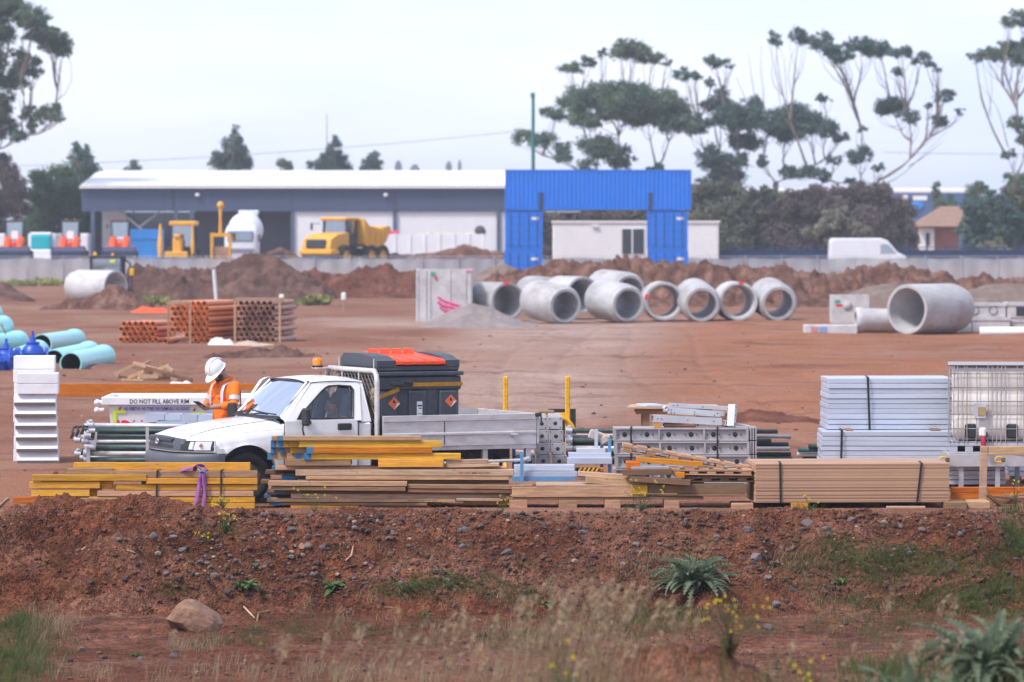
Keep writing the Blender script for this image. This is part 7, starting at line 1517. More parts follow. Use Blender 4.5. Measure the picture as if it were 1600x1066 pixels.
for rx, rz, dz in ((.052, .036, 0), (.018, .034, .0), (.034, .014, .016)): em.path([ec + Vector((0, rx * math.cos(a), dz + rz * math.sin(a))) for a in np.linspace(0, 2 * math.pi, 25)[:-1]], .0055, 6, closed=True)
em.build('emblem', 'chrome', GR)
for s in (-1, 1):
    h = patch('headlight', s * .56, s * .845, .675, .80, .874, 'black_plastic', UTE, zf=lambda y: (.672, .812 - .02 * abs(y)), n=16)
    patch('lens', s * .715, s * .835, .682, .795, .884, 'lens_clear', h, zf=lambda y: (.682, .790)); patch('lens', s * .668, s * .706, .69, .785, .886, 'lens_clear', h)
    MB().lathe([(0, 0), (.026, 0), (.02, .008), (0, .01)], 12, M=Mx(wp(.884, .775) + .012, s * .775, .748, 0, R(60), 0)).build('indicator_bulb', 'hazard_orange', h)
b = MB(); rows = []
for z, x in ((.42, .87), (.44, .905), (.52, .925), (.60, .92), (.63, .90), (.64, .86)): rows.append([(wp(x, y * .99) if abs(y) < .86 else wp(x, .86) - (abs(y) - .86) * 1.4, math.copysign(min(abs(y), .875), y), z) for y in np.linspace(-.98, .98, 41)])
b.grid(rows[::-1]); b.build('bumper', 'grey_plastic', UTE)
MB().b2((.50, -.72, .40), (.70, .72, .62)).build('bumper_beam', 'black_plastic', UTE)
# cab
def ysd(z): return .84 - .225 * max(0, (z - 1.02) / .48)
CAB = MB().b2((-1.68, -.835, .34), (-.482, .835, .99), .02).build('cab', 'white_paint', UTE)
MB().b2((-1.64, -.80, .992), (-.50, .80, 1.0)).b2((-.80, -.76, 1.0), (-.52, .76, 1.075), .03).build('dashboard', 'black_plastic', CAB)
OUT = [(-.495, 1.02), (-1.0, 1.015), (-1.535, 1.02), (-1.565, 1.25), (-1.60, 1.455), (-1.56, 1.492), (-1.3, 1.508), (-1.10, 1.506), (-.93, 1.485), (-.88, 1.45), (-.70, 1.24)]
INN = [(-.66, 1.052), (-1.0, 1.05), (-1.425, 1.052), (-1.465, 1.25), (-1.495, 1.405), (-1.47, 1.445), (-1.3, 1.458), (-1.17, 1.452), (-1.12, 1.43), (-1.06, 1.39), (-.86, 1.22)]
def side_door(parent, s, name='door'):
    b = MB(); T2 = lambda p, o: (p[0], s * (ysd(p[1]) + o), p[1]); n = len(OUT)
    for o1 in (.010, -.03):
        rows = [[T2(p, o1) for p in OUT], [T2((INN[i][0], INN[i][1]), o1) for i in range(n)]]
        if (o1 > 0) == (s > 0): rows = rows[::-1]
        b.grid(rows, 0, False, True)
    b.grid([[T2(p, .010) for p in INN], [T2(p, -.03) for p in INN]][::-s], 0, False, True); b.grid([[T2(p, .010) for p in OUT], [T2(p, -.03) for p in OUT]][::s], 0, False, True)
    rows = [[(x, s * (.848 + .010 * math.sin(math.pi * (z - .33) / .9) + (.004 if .80 < z < .9 else 0)), z) for x in np.linspace(-.50, -1.475, 12)] for z in (.36, .45, .6, .74, .80, .82, .9, 1.0, 1.024)]
    b.grid(rows[::s]); bk = [[(x, s * .80, z) for x, y, z in r] for r in rows]; b.grid(bk[::-s]); b.grid([[r[0] for r in rows], [r[0] for r in bk]][::s]); b.grid([[r[-1] for r in rows], [r[-1] for r in bk]][::-s])
    d = b.build(name, 'white_paint', parent, angle=35)
    sl = MB().path([T2(p, .013) for p in INN], .011, 6, closed=True).path([T2((-.86, 1.07), .012), T2((-.93, 1.25), .012)], .008, 5); sl.build('window_seal', 'black_plastic', d)
    MB().add([T2(p, -.012) for p in INN], [tuple(range(n))]).build('window_pane', 'car_glass', d)
    MB().box((-1.30, s * .862, .945), (.19, .03, .085), None, .02).build('handle', 'black_plastic', d)
    MB().add([T2((-.66, 1.05), .016), T2((-.79, 1.05), .016), T2((-.79, 1.13), .016), T2((-.74, 1.16), .016)], [(0, 1, 2, 3)]).build('mirror_base', 'black_plastic', d)
    m = MB().path([T2((-.74, 1.06), .02), (-.72, s * .90, 1.02), (-.70, s * .93, .92), (-.72, s * .93, .84)], .011, 6); m.box((-.735, s * .955, 1.08), (.07, .12, .22), (0, 0, s * .25), .02).build('mirror', 'black_plastic', d)
    MB().box((-.80, s * .865, 1.005), (.09, .02, .05), None, .01).build('mirror_bracket', 'black_plastic', d)
    return d
dn = side_door(CAB, 1); MB().path([(-.487, .846, 1.02), (-.487, .850, .7), (-.487, .846, .36), (-1.0, .846, .345), (-1.488, .846, .36), (-1.488, .850, .7), (-1.50, .846, 1.02)], .006, 5).build('door_gap', 'dark_steel', dn); MB().box((-.40, .845, .80), (.07, .012, .035), None, .005).build('side_indicator', 'amber', BODY)
fd = side_door(CAB, -1); H = Vector((-.50, -.835, 0)); rot = Matrix.Rotation(R(54), 4, 'Z'); fd.matrix_local = Matrix.Translation(H) @ rot @ Matrix.Translation(-H)
# pillars, roof, rear wall
def sec_roof(x):
    u = (x + .89) / -.73; z0 = 1.497 + .02 * math.sin(math.pi * min(1, max(0, u)))
    return [(x, y, z0 + .05 * (1 - (abs(y) / .64) ** 2.6) * (1 if 0 < u < 1 else .8)) for y in np.linspace(-.635, .635, 15)]
b = MB(); b.grid([sec_roof(x) for x in (-.865, -.90, -.98, -1.1, -1.25, -1.4, -1.52, -1.60, -1.635)][::-1]); b.grid([[(p[0], p[1], p[2] - .03) for p in sec_roof(x)] for x in (-.88, -1.1, -1.4, -1.62)]); b.build('roof', 'white_paint', CAB, angle=50)
b = MB()
for s in (-1, 1):
    A0, A1 = Vector((-.47, s * .745, 1.07)), Vector((-.885, s * .615, 1.50)); B0, B1 = Vector((-.50, s * .85, 1.02)), Vector((-.93, s * .635, 1.50))
    b = MB(); q = [A0, A1, B1, B0]; b.add(q, [(0, 1, 2, 3) if s < 0 else (3, 2, 1, 0)]); b.path([A0, A1], .020, 6); b.build('windscreen_pillar', 'white_paint', CAB)
    MB().add([(-1.535, s * ysd(1.0), 1.0), (-1.60, s * ysd(1.46), 1.46), (-1.56, s * ysd(1.5), 1.50), (-1.635, s * .62, 1.51), (-1.69, s * .80, 1.0)], [(0, 1, 2, 3, 4)]).build('rear_pillar', 'white_paint', CAB)
for q in (1,): MB().add([(-1.69, -.80, .99), (-1.69, .80, .99), (-1.68, .76, 1.12), (-1.68, -.76, 1.12)], [(0, 1, 2, 3)]).build('rear_panel', 'white_paint', CAB)
b = MB(); b.add([(-1.64, .62, 1.51), (-1.64, -.62, 1.51), (-1.65, -.62, 1.45), (-1.65, .62, 1.45)], [(0, 1, 2, 3)]); b.build('rear_header', 'white_paint', CAB)
MB().add([(-1.68, -.72, 1.12), (-1.68, .72, 1.12), (-1.65, .62, 1.45), (-1.65, -.62, 1.45)], [(0, 1, 2, 3)]).build('rear_window', 'car_glass', CAB)
rows = []
for v in np.linspace(0, 1, 6): rows.append([(-.36 - .50 * v - (.11 - .06 * v) * (abs(y) ** 2), y * (.745 - .13 * v), 1.075 + .43 * v + .015 * math.sin(math.pi * v)) for y in np.linspace(-1, 1, 15)])
MB().grid(rows[::-1]).build('windscreen', 'windscreen_glass', CAB)
MB().path([Vector(p) + Vector((.004, 0, .002)) for p in rows[0]] + [Vector(r[-1]) for r in rows[1:]] + [Vector(p) for p in rows[-1][::-1]] + [Vector(r[0]) for r in rows[::-1][1:-1]], .013, 6, closed=True).build('windscreen_seal', 'black_plastic', CAB)
w_ = MB(); up = Vector((.02, 0, .03)); w_.path([Vector((-.36, -.45, 1.10)), Vector((-.38, 0, 1.135)) + up * .2, Vector((-.42, .42, 1.11))], .009, 6); w_.path([Vector((-.36, .10, 1.09)), Vector((-.38, .35, 1.12)), Vector((-.45, .66, 1.105))], .009, 6); w_.path([Vector((-.31, -.35, 1.075)), Vector((-.36, -.15, 1.12))], .01, 6); w_.build('wiper', 'black_plastic', CAB)
rows2 = [[(p[0] + .055, p[1] * 1.02, p[2] - .02) for p in rows[0]], [(p[0] + .008, p[1], p[2] + .003) for p in rows[0]]]; MB().grid(rows2[::-1]).build('cowl', 'black_plastic', CAB)
for y in (-.38, .38): MB().box((-1.42, y, 1.12), (.14, .48, .5), (0, R(-14), 0), .05).box((-1.47, y, 1.37), (.09, .26, .14), (0, R(-14), 0), .03).build('seat', 'seat_grey', CAB)
MB().path([(-.88 + .05 * math.sin(a), -.38 + .18 * math.cos(a), 1.10 + .16 * math.sin(a)) for a in np.linspace(0, 2 * math.pi, 21)[:-1]], .014, 6, closed=True).build('steering_wheel', 'black_plastic', CAB)
# wheels
for y in (.72, -.72):
    for x in (0, -2.92):
        wheel(UTE, 'wheel', x, y, .325, .325, .19)
MB().b2((-3.8, -.42, .46), (-.3, -.32, .60)).b2((-3.8, .32, .46), (-.3, .42, .60)).b2((-2.98, -.6, .30), (-2.86, .6, .40)).b2((-2.6, -.3, .35), (-1.9, .3, .6)).build('chassis', 'dark_steel', UTE)
# tray
TR = MB().b2((-3.95, -.90, .62), (-1.79, .90, .70)).b2((-3.9, -.86, .70), (-1.8, .86, .715)).build('tray', 'tray_aluminium', UTE)
def drop(name, y, s):
    pr = [(0, .675), (.022, .675), (.022, .80), (.032, .815), (.032, .835), (.022, .85), (.022, .985), (.034, .995), (.034, 1.065), (.0, 1.07)]
    b = MB(); b.prism([(y + s * u, v) for u, v in pr], -3.94, -1.80, 'x'); d = b.build(name, 'tray_aluminium', TR)
    for x in (-2.65,): MB().b2((x - .005, min(y, y + s * .024), .69), (x + .005, max(y, y + s * .024) + .002, .985)).build('panel_joint', 'dark_steel', d)
    for x in (-3.62, -2.1): MB().tube((x - .05, y + s * .045, .80), (x + .05, y + s * .045, .80), .014, n=8).box((x, y + s * .035, .79), (.04, .03, .05), None, .006).build('latch', 'galvanised', d)
    return d
drop('side_board', .90, 1); drop('side_board', -.90, -1)
MB().b2((-3.985, -.92, .675), (-3.955, .92, 1.065), .004).build('tail_board', 'tray_aluminium', TR)
pp = MB().path([(-3.96, .93, 1.05), (-4.0, .95, 1.03), (-4.0, .95, .93)], .012, 6).box((-3.965, .93, 1.05), (.09, .05, .05), None, .01); pp.build('corner_clip', 'dark_steel', TR)
MB().path([(-2.35, .86, .60), (-2.42, .88, .50), (-2.55, .90, .455), (-3.0, .90, .455), (-3.75, .90, .47), (-3.85, .90, .50)], .022, 8).build('under_rail', 'tray_aluminium', TR)
for x in (-2.0, -3.25, -3.86): MB().b2((x - .035, .80, .45), (x + .035, .86, .62)).build('rail_bracket', 'tray_aluminium', TR)
for s in (-1, 1): MB().path([(-2.92 + .43 * math.cos(a), s * .72, .33 + .39 * math.sin(a)) for a in np.linspace(.25, 2.3, 10)], .018, 6).b2((-3.5, s * .72 - .12, .22), (-3.48, s * .72 + .12, .52)).build('mudguard', 'black_plastic', UTE)
# head board
RK = MB().path([(-1.76, .82, .70), (-1.76, .82, 1.5), (-1.76, .80, 1.58), (-1.76, .74, 1.635), (-1.76, -.74, 1.635), (-1.76, -.80, 1.58), (-1.76, -.82, 1.5), (-1.76, -.82, .70)], .034, 10).build('head_board', 'tray_aluminium', UTE)
b = MB()
for k in range(-9, 16):
    for sg in (-1, 1):
        pts = []
        for t_ in np.linspace(0, 1, 2): pts.append((k * .11 + sg * (t_ - .5) * .75, .76 + .84 * t_))
        (y0, z0), (y1, z1) = pts
        def clipy(y0, z0, y1, z1):
            t0, t1 = 0, 1; d = y1 - y0
            for lim, sgn in ((.79, 1), (-.79, -1)):
                if d * sgn > 0: t1 = min(t1, (lim - y0) / d)
                elif d: t0 = max(t0, (lim - y0) / d)
            return (t0, t1)
        t0, t1 = clipy(y0, z0, y1, z1)
        if t1 - t0 > .02: b.tube((-1.76, y0 + (y1 - y0) * t0, z0 + (z1 - z0) * t0), (-1.76, y0 + (y1 - y0) * t1, z0 + (z1 - z0) * t1), .004, n=4)
b.build('wire_mesh', 'rim_steel', RK)
for y in (.25, -.3): MB().tube((-1.755, y, .72), (-1.755, y, 1.63), .014, n=6).build('bar', 'tray_aluminium', RK)
for y in (.72, -.42): MB().tube((-1.76, y, 1.65), (-1.76, y, 1.79), .008, n=6).build('stub', 'tray_aluminium', RK)
MB().b2((-1.76, -.78, 1.625), (-1.52, -.64, 1.645), .004).build('beacon_shelf', 'tray_aluminium', RK)
bc = MB().lathe([(0, 0), (.07, 0), (.075, .02), (0.07, .022), (0, .022)], 16, M=Mx(-1.58, -.71, 1.648)).build('beacon_base', 'black_plastic', RK); MB().lathe([(.068, 0), (.066, .06), (.05, .095), (.0, .10)], 18, M=Mx(-1.58, -.71, 1.671)).build('beacon_lens', 'amber', bc)
# fuel tank on the tray
c_ = UTE.matrix_basis.copy(); UM = Matrix.Translation(UTE.location) @ Matrix.Rotation(R(205), 4, 'Z'); q = UM @ Vector((-2.43, 0, .717))
TK = thing('storage_tank', 'dark grey plastic tank with a red orange lid strapped on the ute tray', 'tank', q, R(205))
b = MB(); hx, hy = .575, .60
b.b2((-hx, -hy, 0), (hx, hy, .84), .03)
b.b2((-hx - .02, -hy - .02, .66), (hx + .02, hy + .02, .84), .02)
for x in (-.40, .02, .42): b.b2((x - .12, hy, 0.01), (x + .12, hy + .05, .65), .015)
for y in (-.35, .35): b.b2((hx, y - .14, .01), (hx + .04, y + .14, .65), .015)
b.build('shell', 'tank_plastic', TK); MB().b2((-hx - .045, -hy - .045, .845), (hx + .045, hy + .045, .90), .012).build('rim', 'tank_plastic', TK)
ld = MB().b2((-hx, -hy, .90), (hx, hy, .985), .02)
def dome(x0, x1): 
    b_ = [(-hy, .95), (hy, .95), (hy, 1.04), (hy - .1, 1.06), (hy - .25, 1.10), (0, 1.125), (-hy + .1, 1.12), (-hy, 1.05)]; ld.prism(b_, x0, x1, 'x')
dome(-hx, -hx + .20); dome(hx - .26, hx); ld.build('lid_frame', 'tank_plastic', TK)
lid = MB(); lid.prism([(hy - .0, .986), (hy + .03, .99), (hy + .03, 1.03), (hy - .05, 1.055), (-hy + .1, 1.13), (-hy, 1.10), (-hy, .986)], -hx + .205, hx - .265, 'x'); lo = lid.build('lid', 'orange_red', TK)
for k in range(4): x = .27 - k * .165; MB().prism([(-.30, 1.09), (-.16, 1.08), (-.22, 1.17), (-.27, 1.175)], x - .055, x + .055, 'x').build('lid_tab', 'orange_red', lo)
for k in range(4): x = -.32 + .19 * k; MB().prism([(hy + .025, 1.0), (hy + .045, 1.0), (hy + .04, 1.035), (hy - .03, 1.06), (-.1, 1.105), (-.1, 1.09), (hy - .04, 1.045)], x - .028, x + .028, 'x').build('lid_rib', 'orange_red', lo)
def dia(x, z, sc=1.0):
    s = .085 * sc; b = MB().add([(x - s, 0, z), (x, 0, z - s), (x + s, 0, z), (x, 0, z + s)], [(0, 1, 2, 3)[::-1]]); o = b.build('hazard_label', 'hazard_orange', TK, (0, hy + .054, 0)); MB().add([(x - s * .95, .002, z - .002), (x - s * .45, .002, z - s * .5), (x + .015 * 0 + s * .0, .002, z - s * .95), (x - s * .5, .002, z - .0)], [(0, 1, 2, 3)]).build('label_strip', 'label_white', o)
    MB().add([(x - .012, .002, z + .0), (x + .012, .002, z), (x + .017, .002, z + .025), (x + .002, .002, z + .05), (x - .003, .002, z + .035), (x - .016, .002, z + .022)], [(0, 1, 2, 3, 4, 5)[::-1]]).build('flame_mark', 'letter_black', o)
dia(-.43, .52); dia(.36, .50)
o = MB().b2((-.03, hy + .052, .22), (.045, hy + .056, .52)).build('data_label', 'label_white', TK); MB().b2((-.022, hy + .057, .455), (.037, hy + .058, .475)).b2((-.022, hy + .057, .425), (.02, hy + .058, .437)).b2((-.022, hy + .057, .36), (.037, hy + .058, .366)).build('label_print', 'letter_black', o)
def tband(name, pts, mat, wd=.05): 
    b = MB()
    for (p, q2) in zip(pts, pts[1:]):
        p, q2 = Vector(p), Vector(q2); d = (q2 - p).normalized(); s = Vector((0, 0, 1)); s = (s - d * s.dot(d)).normalized(); n_ = d.cross(s) * .003
        vs = [r + s * (k * wd / 2) + n_ * m_ for r in (p, q2) for k in (-1, 1) for m_ in (-1, 1)]; b.add(vs, [(0, 2, 6, 4), (1, 5, 7, 3), (0, 4, 5, 1), (2, 3, 7, 6), (0, 1, 3, 2), (4, 6, 7, 5)])
    return b.build(name, mat, None, q, (0, 0, R(205)))
tag(tband('ratchet_strap', [(hx + .1, hy + .10, .55), (.30, hy + .075, .68)], 'strap_gold').copy() and bpy.data.objects['ratchet_strap'], 'gold ratchet strap end slanting down to the head board beside the dark tank', 'strap')
tag(tband('ratchet_strap', [(.12, hy + .062, .735), (-hx - .026, hy + .03, .735), (-hx - .026, -hy, .735)], 'strap_gold'), 'gold ratchet strap running level round the dark tank', 'strap')
rt = MB().box((0, 0, 0), (.16, .05, .05), (0, .1, 0), .008).tube((-.06, .03, .02), (.05, .04, .03), .014, n=8).box((.13, .01, 0), (.16, .03, .04), (0, -.1, 0), .006).build('ratchet', 'dark_steel', None, UM @ Vector((-2.43 + .20, hy + .09, .717 + .745)), (0, 0, R(205))); tag(rt, 'dark ratchet buckle between the two gold straps on the tank', 'ratchet')
tag(MB().ball((0, 0, 0), (.05, .06, .09), 10).ball((.02, .05, -.16), (.06, .07, .12), 10).ball((0, -.04, -.08), (.05, .05, .08), 10).build('work_glove', paint('glove_tan', (.42, .30, .16), .9, var=.3, sc=20), None, UM @ Vector((-1.82, .55, 1.33))), 'tan work gloves stuffed behind the wire mesh of the head board', 'gloves')

# ------------------------------------------------------------------ people
def bake(o, voxel, smooth=1):
    m = o.modifiers.new('r', 'REMESH'); m.mode = 'VOXEL'; m.voxel_size = voxel; m.use_smooth_shade = True
    if smooth: s = o.modifiers.new('s', 'SMOOTH'); s.iterations = smooth + 1; s.factor = .5
    dg = bpy.context.evaluated_depsgraph_get(); me = bpy.data.meshes.new_from_object(o.evaluated_get(dg)); o.modifiers.clear(); old = o.data; o.data = me; bpy.data.meshes.remove(old); return o
def limb(b, pts, n=12):
    """tapered limb through (point, radius) pairs with rounded ends"""
    P = [Vector(p) for p, r in pts]; b.path(P, 0, n, rads=[r for p, r in pts]); b.ball(P[0], pts[0][1], 10); b.ball(P[-1], pts[-1][1] * .98, 10)
def hand(b, wrist, d, palm_n, s, curl):
    """palm, four unequal bent fingers and a thumb leaving the side of the palm"""
    d = Vector(d).normalized(); pn = Vector(palm_n).normalized(); sd_ = d.cross(pn) * s; w0 = Vector(wrist)
    b.loft([(w0, .026, .020, sd_, pn), (w0 + d * .03, .036, .018, sd_, pn), (w0 + d * .075, .042, .016, sd_, pn), (w0 + d * .095, .038, .013, sd_, pn)], 12)
    for k, (off, L) in enumerate(((.030, .072), (.010, .082), (-.011, .076), (-.031, .058))):
        p = w0 + d * .088 + sd_ * off; a = curl; q1 = p + (d * math.cos(a) + pn * math.sin(a)) * L * .45; q2 = q1 + (d * math.cos(a * 2.0) + pn * math.sin(a * 2.0)) * L * .32; q3 = q2 + (d * math.cos(a * 2.7) + pn * math.sin(a * 2.7)) * L * .25
        limb(b, [(p, .0095), (q1, .009), (q2, .0085), (q3, .0075)], 8)
    p = w0 + d * .03 + sd_ * .03; q1 = p + (d * .55 + sd_ * .6 + pn * .3).normalized() * .045; q2 = q1 + (d * .85 + pn * .45).normalized() * .035; limb(b, [(p, .013), (q1, .011), (q2, .009)], 8)
def person(label, loc, rz, sit=False, pitch=.55, helmet=True, tilt=0.0, hairc='hair', arms=None, z0=0.0):
    t = thing('person', label, 'person', loc, rz); X, Y_, Z = Vector((1, 0, 0)), Vector((0, 1, 0)), Vector((0, 0, 1))
    hipz = .93; S = [(.90, .125, .165, 0), (.98, .13, .165, 0), (1.08, .125, .155, .0), (1.20, .135, .175, .005), (1.32, .135, .195, .0), (1.40, .115, .195, -.01), (1.45, .085, .13, -.01), (1.48, .06, .075, 0)]
    el = arms or [((.07, .27, 1.16), (.29, .07, 1.12)), ((.07, -.27, 1.16), (.29, -.06, 1.13))]
    hp = Vector((.03, 0, 1.53)); hc = hp + Vector((.055 + .06 * pitch, 0, .10 - .05 * pitch)); RM = Matrix.Rotation(pitch, 4, 'Y')
    b = MB(); b.loft([((x, 0, z), rx, ry, X, Y_) for z, rx, ry, x in S], 20); limb(b, [((0, 0, 1.44), .062), (hp, .056), (hc, .06)])
    b.ball(hc, (.098, .076, .118), 18, M=RM)
    F = lambda x, y, z: hc + (RM @ Vector((x, y, z)))
    b.ball(F(.055, 0, -.075), (.045, .05, .045), 10, M=RM); limb(b, [(F(.092, 0, .022), .010), (F(.112, 0, -.018), .016), (F(.10, 0, -.03), .017)], 8)
    for s in (-1, 1): b.ball(F(.082, s * .034, .030), (.022, .026, .010), 8, M=RM); b.ball(F(-.005, s * .078, -.005), (.020, .010, .032), 8, M=RM); b.ball(F(.06, s * .045, -.02), (.03, .025, .025), 8, M=RM)
    b.ball(F(.090, 0, -.052), (.016, .026, .007), 8, M=RM); b.ball(F(.086, 0, -.066), (.016, .022, .007), 8, M=RM)
    for s, (e, w_) in zip((1, -1), el):
        e, w_ = Vector(e), Vector(w_); sh = Vector((-.01, s * .20, 1.40)); limb(b, [(sh, .055), (sh.lerp(e, .5), .048), (e, .042), (e.lerp(w_, .35), .042), (w_, .028)]); d = w_ - e; hand(b, w_ + d.normalized() * .0, Vector((.85, -s * .35, .05)), Vector((.1, -s * .8, .55)) if not sit else Vector((0, 0, -1)), s, .55)
    if not sit:
        for s in (-1, 1): limb(b, [((0, s * .09, .90), .085), ((.02, s * .10, .50), .058), ((.0, s * .10, .10), .042), ((.10, s * .11, .04), .035)])
    else:
        for s in (-1, 1): limb(b, [((0, s * .09, .93), .085), ((.42, s * .10, .98), .062), ((.48, s * .10, .62), .045), ((.58, s * .1, .55), .04)])
    body = bake(b.build('body', 'skin', t), .0085)
    sh_ = MB(); e_ = .012; sh_.loft([((x, 0, z), rx + e_ + (.012 if z < 1.15 else 0), ry + e_ + (.01 if z < 1.15 else 0), X, Y_) for z, rx, ry, x in S[:-1]], 20)
    for s, (e, w_) in zip((1, -1), el):
        e, w_ = Vector(e), Vector(w_); sh = Vector((-.01, s * .195, 1.395)); limb(sh_, [(sh, .072), (sh.lerp(e, .5), .068), (e, .060), (e.lerp(w_, .42), .056)])
    ctr = MB(); shirt = bake(sh_.build('shirt', 'hivis_orange', t), .014)
    def ring(z0_, z1_, off, a0=0, a1=2 * math.pi):
        rows = []
        for z in (z0_, z1_):
            rx = np.interp(z, [q_[0] for q_ in S], [q_[1] for q_ in S]) + off; ry = np.interp(z, [q_[0] for q_ in S], [q_[2] for q_ in S]) + off
            rows.append([(rx * math.cos(a), ry * math.sin(a), z) for a in np.linspace(a0, a1, 40)])
        return rows
    tp = MB(); tp.grid(ring(1.10, 1.155, e_ + .014))
    for s in (-1, 1):
        path = [(1.12, .14), (1.22, .15), (1.32, .145), (1.40, .115), (1.445, .02), (1.40, -.125), (1.3, -.15), (1.12, -.15)]
        rows = []
        for z, x in path: rows.append([(x + (.010 if x > 0 else -.010), s * (.10 - .0), z + .008), (x * .93 + (.010 if x > 0 else -.010), s * (.145), z)])
        tp.grid(rows[::-1] if s > 0 else rows)
        e, w_ = Vector(el[0 if s > 0 else 1][0]), Vector(el[0 if s > 0 else 1][1]); sh = Vector((-.01, s * .195, 1.395)); tp.tube(sh.lerp(e, .58), sh.lerp(e, .80), .0715, .068, n=18, cap=False)
    tp.build('reflective_tape', 'reflective_tape', shirt)
    if not sit:
        cl = MB(); cl.path([(.04, -.085, 1.475), (.10, -.05, 1.44), (.13, 0, 1.39), (.10, .05, 1.44), (.04, .085, 1.475), (-.07, .06, 1.50), (-.09, 0, 1.505), (-.07, -.06, 1.50)], .017, 8, closed=True); cl.build('collar', 'hivis_orange', shirt)
        for s in (-1, 1): MB().box((.158, s * .085, 1.262), (.012, .10, .028), (0, R(-4), s * R(22)), .004).build('pocket_flap', 'hivis_orange', shirt)
        tr = MB(); tr.loft([((0, 0, .86), .125, .17, X, Y_), ((0, 0, .93), .14, .178, X, Y_), ((0, 0, 1.0), .138, .172, X, Y_)], 18)
        for s in (-1, 1): limb(tr, [((0, s * .09, .90), .10), ((.02, s * .10, .50), .075), ((.0, s * .105, .09), .068)])
        bake(tr.build('trousers', 'navy_cloth', t), .014)
        bo = MB()
        for s in (-1, 1): limb(bo, [((-.02, s * .105, .05), .05), ((.06, s * .11, .048), .05), ((.16, s * .12, .04), .042)])
        bake(bo.build('boots', 'timber_brown', t), .012)
    hr = MB()
    if helmet:
        rows = []
        for i in range(9):
            a = math.pi / 2 * i / 8; rows.append([F(.005 + (.132 * math.cos(a) ** .8 if i < 8 else 0.004) * math.cos(u) * (1.08 if math.cos(u) > 0 else 1.0), (.112 * math.cos(a) ** .8 if i < 8 else .004) * math.sin(u), .03 + .135 * math.sin(a)) for u in np.linspace(0, 2 * math.pi, 33)[:-1]])
        hb = MB().grid(rows, 0, True, True); rim = []
        for k_, off in ((0, .0), (1, .014)): rim.append([F(.005 + (.132 + off) * math.cos(u) * (1.08 if math.cos(u) > 0 else 1) + (.06 * max(0, math.cos(u)) ** 1.2 if k_ else 0), (.112 + off) * math.sin(u), .03 - .012 * k_ - (.018 * max(0, math.cos(u)) if k_ else 0)) for u in np.linspace(0, 2 * math.pi, 33)[:-1]])
        hb.grid(rim[::-1], 0, True, True); hb.grid([[p - Vector((0, 0, .005)) for p in r] for r in rim], 0, True, True)
        for y in (-.035, .035): hb.path([F(.005 + .138 * math.cos(a) * 1.05, y, .035 + .138 * math.sin(a)) for a in np.linspace(.25, 2.7, 12)], .008, 6)
        hb.build('helmet', 'helmet_white', t)
        for s in (-1, 1): hr.ball(F(.045, s * .052, -.062), (.042, .026, .045), 10, M=RM)
        hr.ball(F(.072, 0, -.088), (.034, .045, .032), 10, M=RM); hr.ball(F(.094, 0, -.043), (.014, .03, .008), 8, M=RM); bake(hr.build('beard', 'hair', t), .008)
        bk = MB().ball(F(-.045, 0, .0), (.062, .074, .075), 12, M=RM); bk.build('hair', 'hair', t)
    else:
        hr.ball(F(-.022, 0, .040), (.092, .083, .092), 14, M=RM).ball(F(-.05, 0, -.01), (.06, .079, .07), 12, M=RM); hr.build('hair', paint('hair_brown', (.10, .05, .03), .8, var=.3, sc=30), t)
    return t
wl = UM @ Vector((-.575, -1.43, 0)); gz = float(height(wl.x, wl.y))
person('standing worker in white helmet and orange shirt looking down at a black tablet', (wl.x, wl.y, gz), R(222), pitch=.72)
wM = Matrix.Translation((wl.x, wl.y, gz)) @ Matrix.Rotation(R(222), 4, 'Z')
tb = MB().box((0, 0, 0), (.145, .115, .012), None, .004).box((0, 0, .0068), (.125, .095, .001), None, 0, 1).build('tablet', ['black_plastic', 'dark_steel']); tb.matrix_world = wM @ Mx(.43, .01, 1.165, 0, R(-32), 0); tag(tb, 'black tablet held in both hands by the standing worker', 'tablet')
pl = UM @ Vector((-1.38, .47, -.16)); person('seated passenger in orange shirt reading inside the cab of the ute', pl, R(205), sit=True, pitch=.35, helmet=False, arms=[((.12, .24, 1.08), (.34, .10, 1.0)), ((.12, -.24, 1.08), (.34, -.10, 1.0))])
bpy.data.objects['person.001'].scale = (.84, .84, .84)
# ------------------------------------------------------------------ weeds and grasses on the bank
leafmat('grass_green', (0.045, 0.085, 0.022), (0.13, 0.17, 0.05), 3.0); leafmat('grass_dry', (0.27, 0.19, 0.11), (0.48, 0.36, 0.23), 4.0); leafmat('grass_olive', (0.075, 0.085, 0.035), (0.17, 0.16, 0.07), 3.0)
leafmat('weed_green', (0.055, 0.12, 0.035), (0.15, 0.25, 0.08), 9.0, rough=.55); leafmat('thistle_leaf', (0.09, 0.135, 0.075), (0.25, 0.30, 0.20), 9.0); leafmat('petal_yellow', (0.85, 0.62, 0.02), (0.9, 0.7, 0.05), 9.0)
def blades(P, h, lean, wd, rs):
    n = len(P); a = rs.rand(n) * 6.283; dirn = np.stack([np.cos(a), np.sin(a), 0 * a], 1); l = (lean * h * rs.uniform(.2, 1, n))[:, None] * dirn; s = np.stack([-np.sin(a + .8), np.cos(a + .8), 0 * a], 1) * (wd * rs.uniform(.6, 1.2, n))[:, None]; up = np.array([0, 0, 1.0])
    b = P; m = P + l * .35 + up * (h * .6)[:, None]; t = P + l + up * (h * .95)[:, None]
    V = np.stack([b - s, b + s, m + s * .7, m - s * .7, t + s * .1, t - s * .1], 1).reshape(-1, 3); i = np.arange(n)[:, None] * 6
    return V, np.concatenate([i + np.array([[0, 1, 2, 3]]), i + np.array([[3, 2, 4, 5]])])
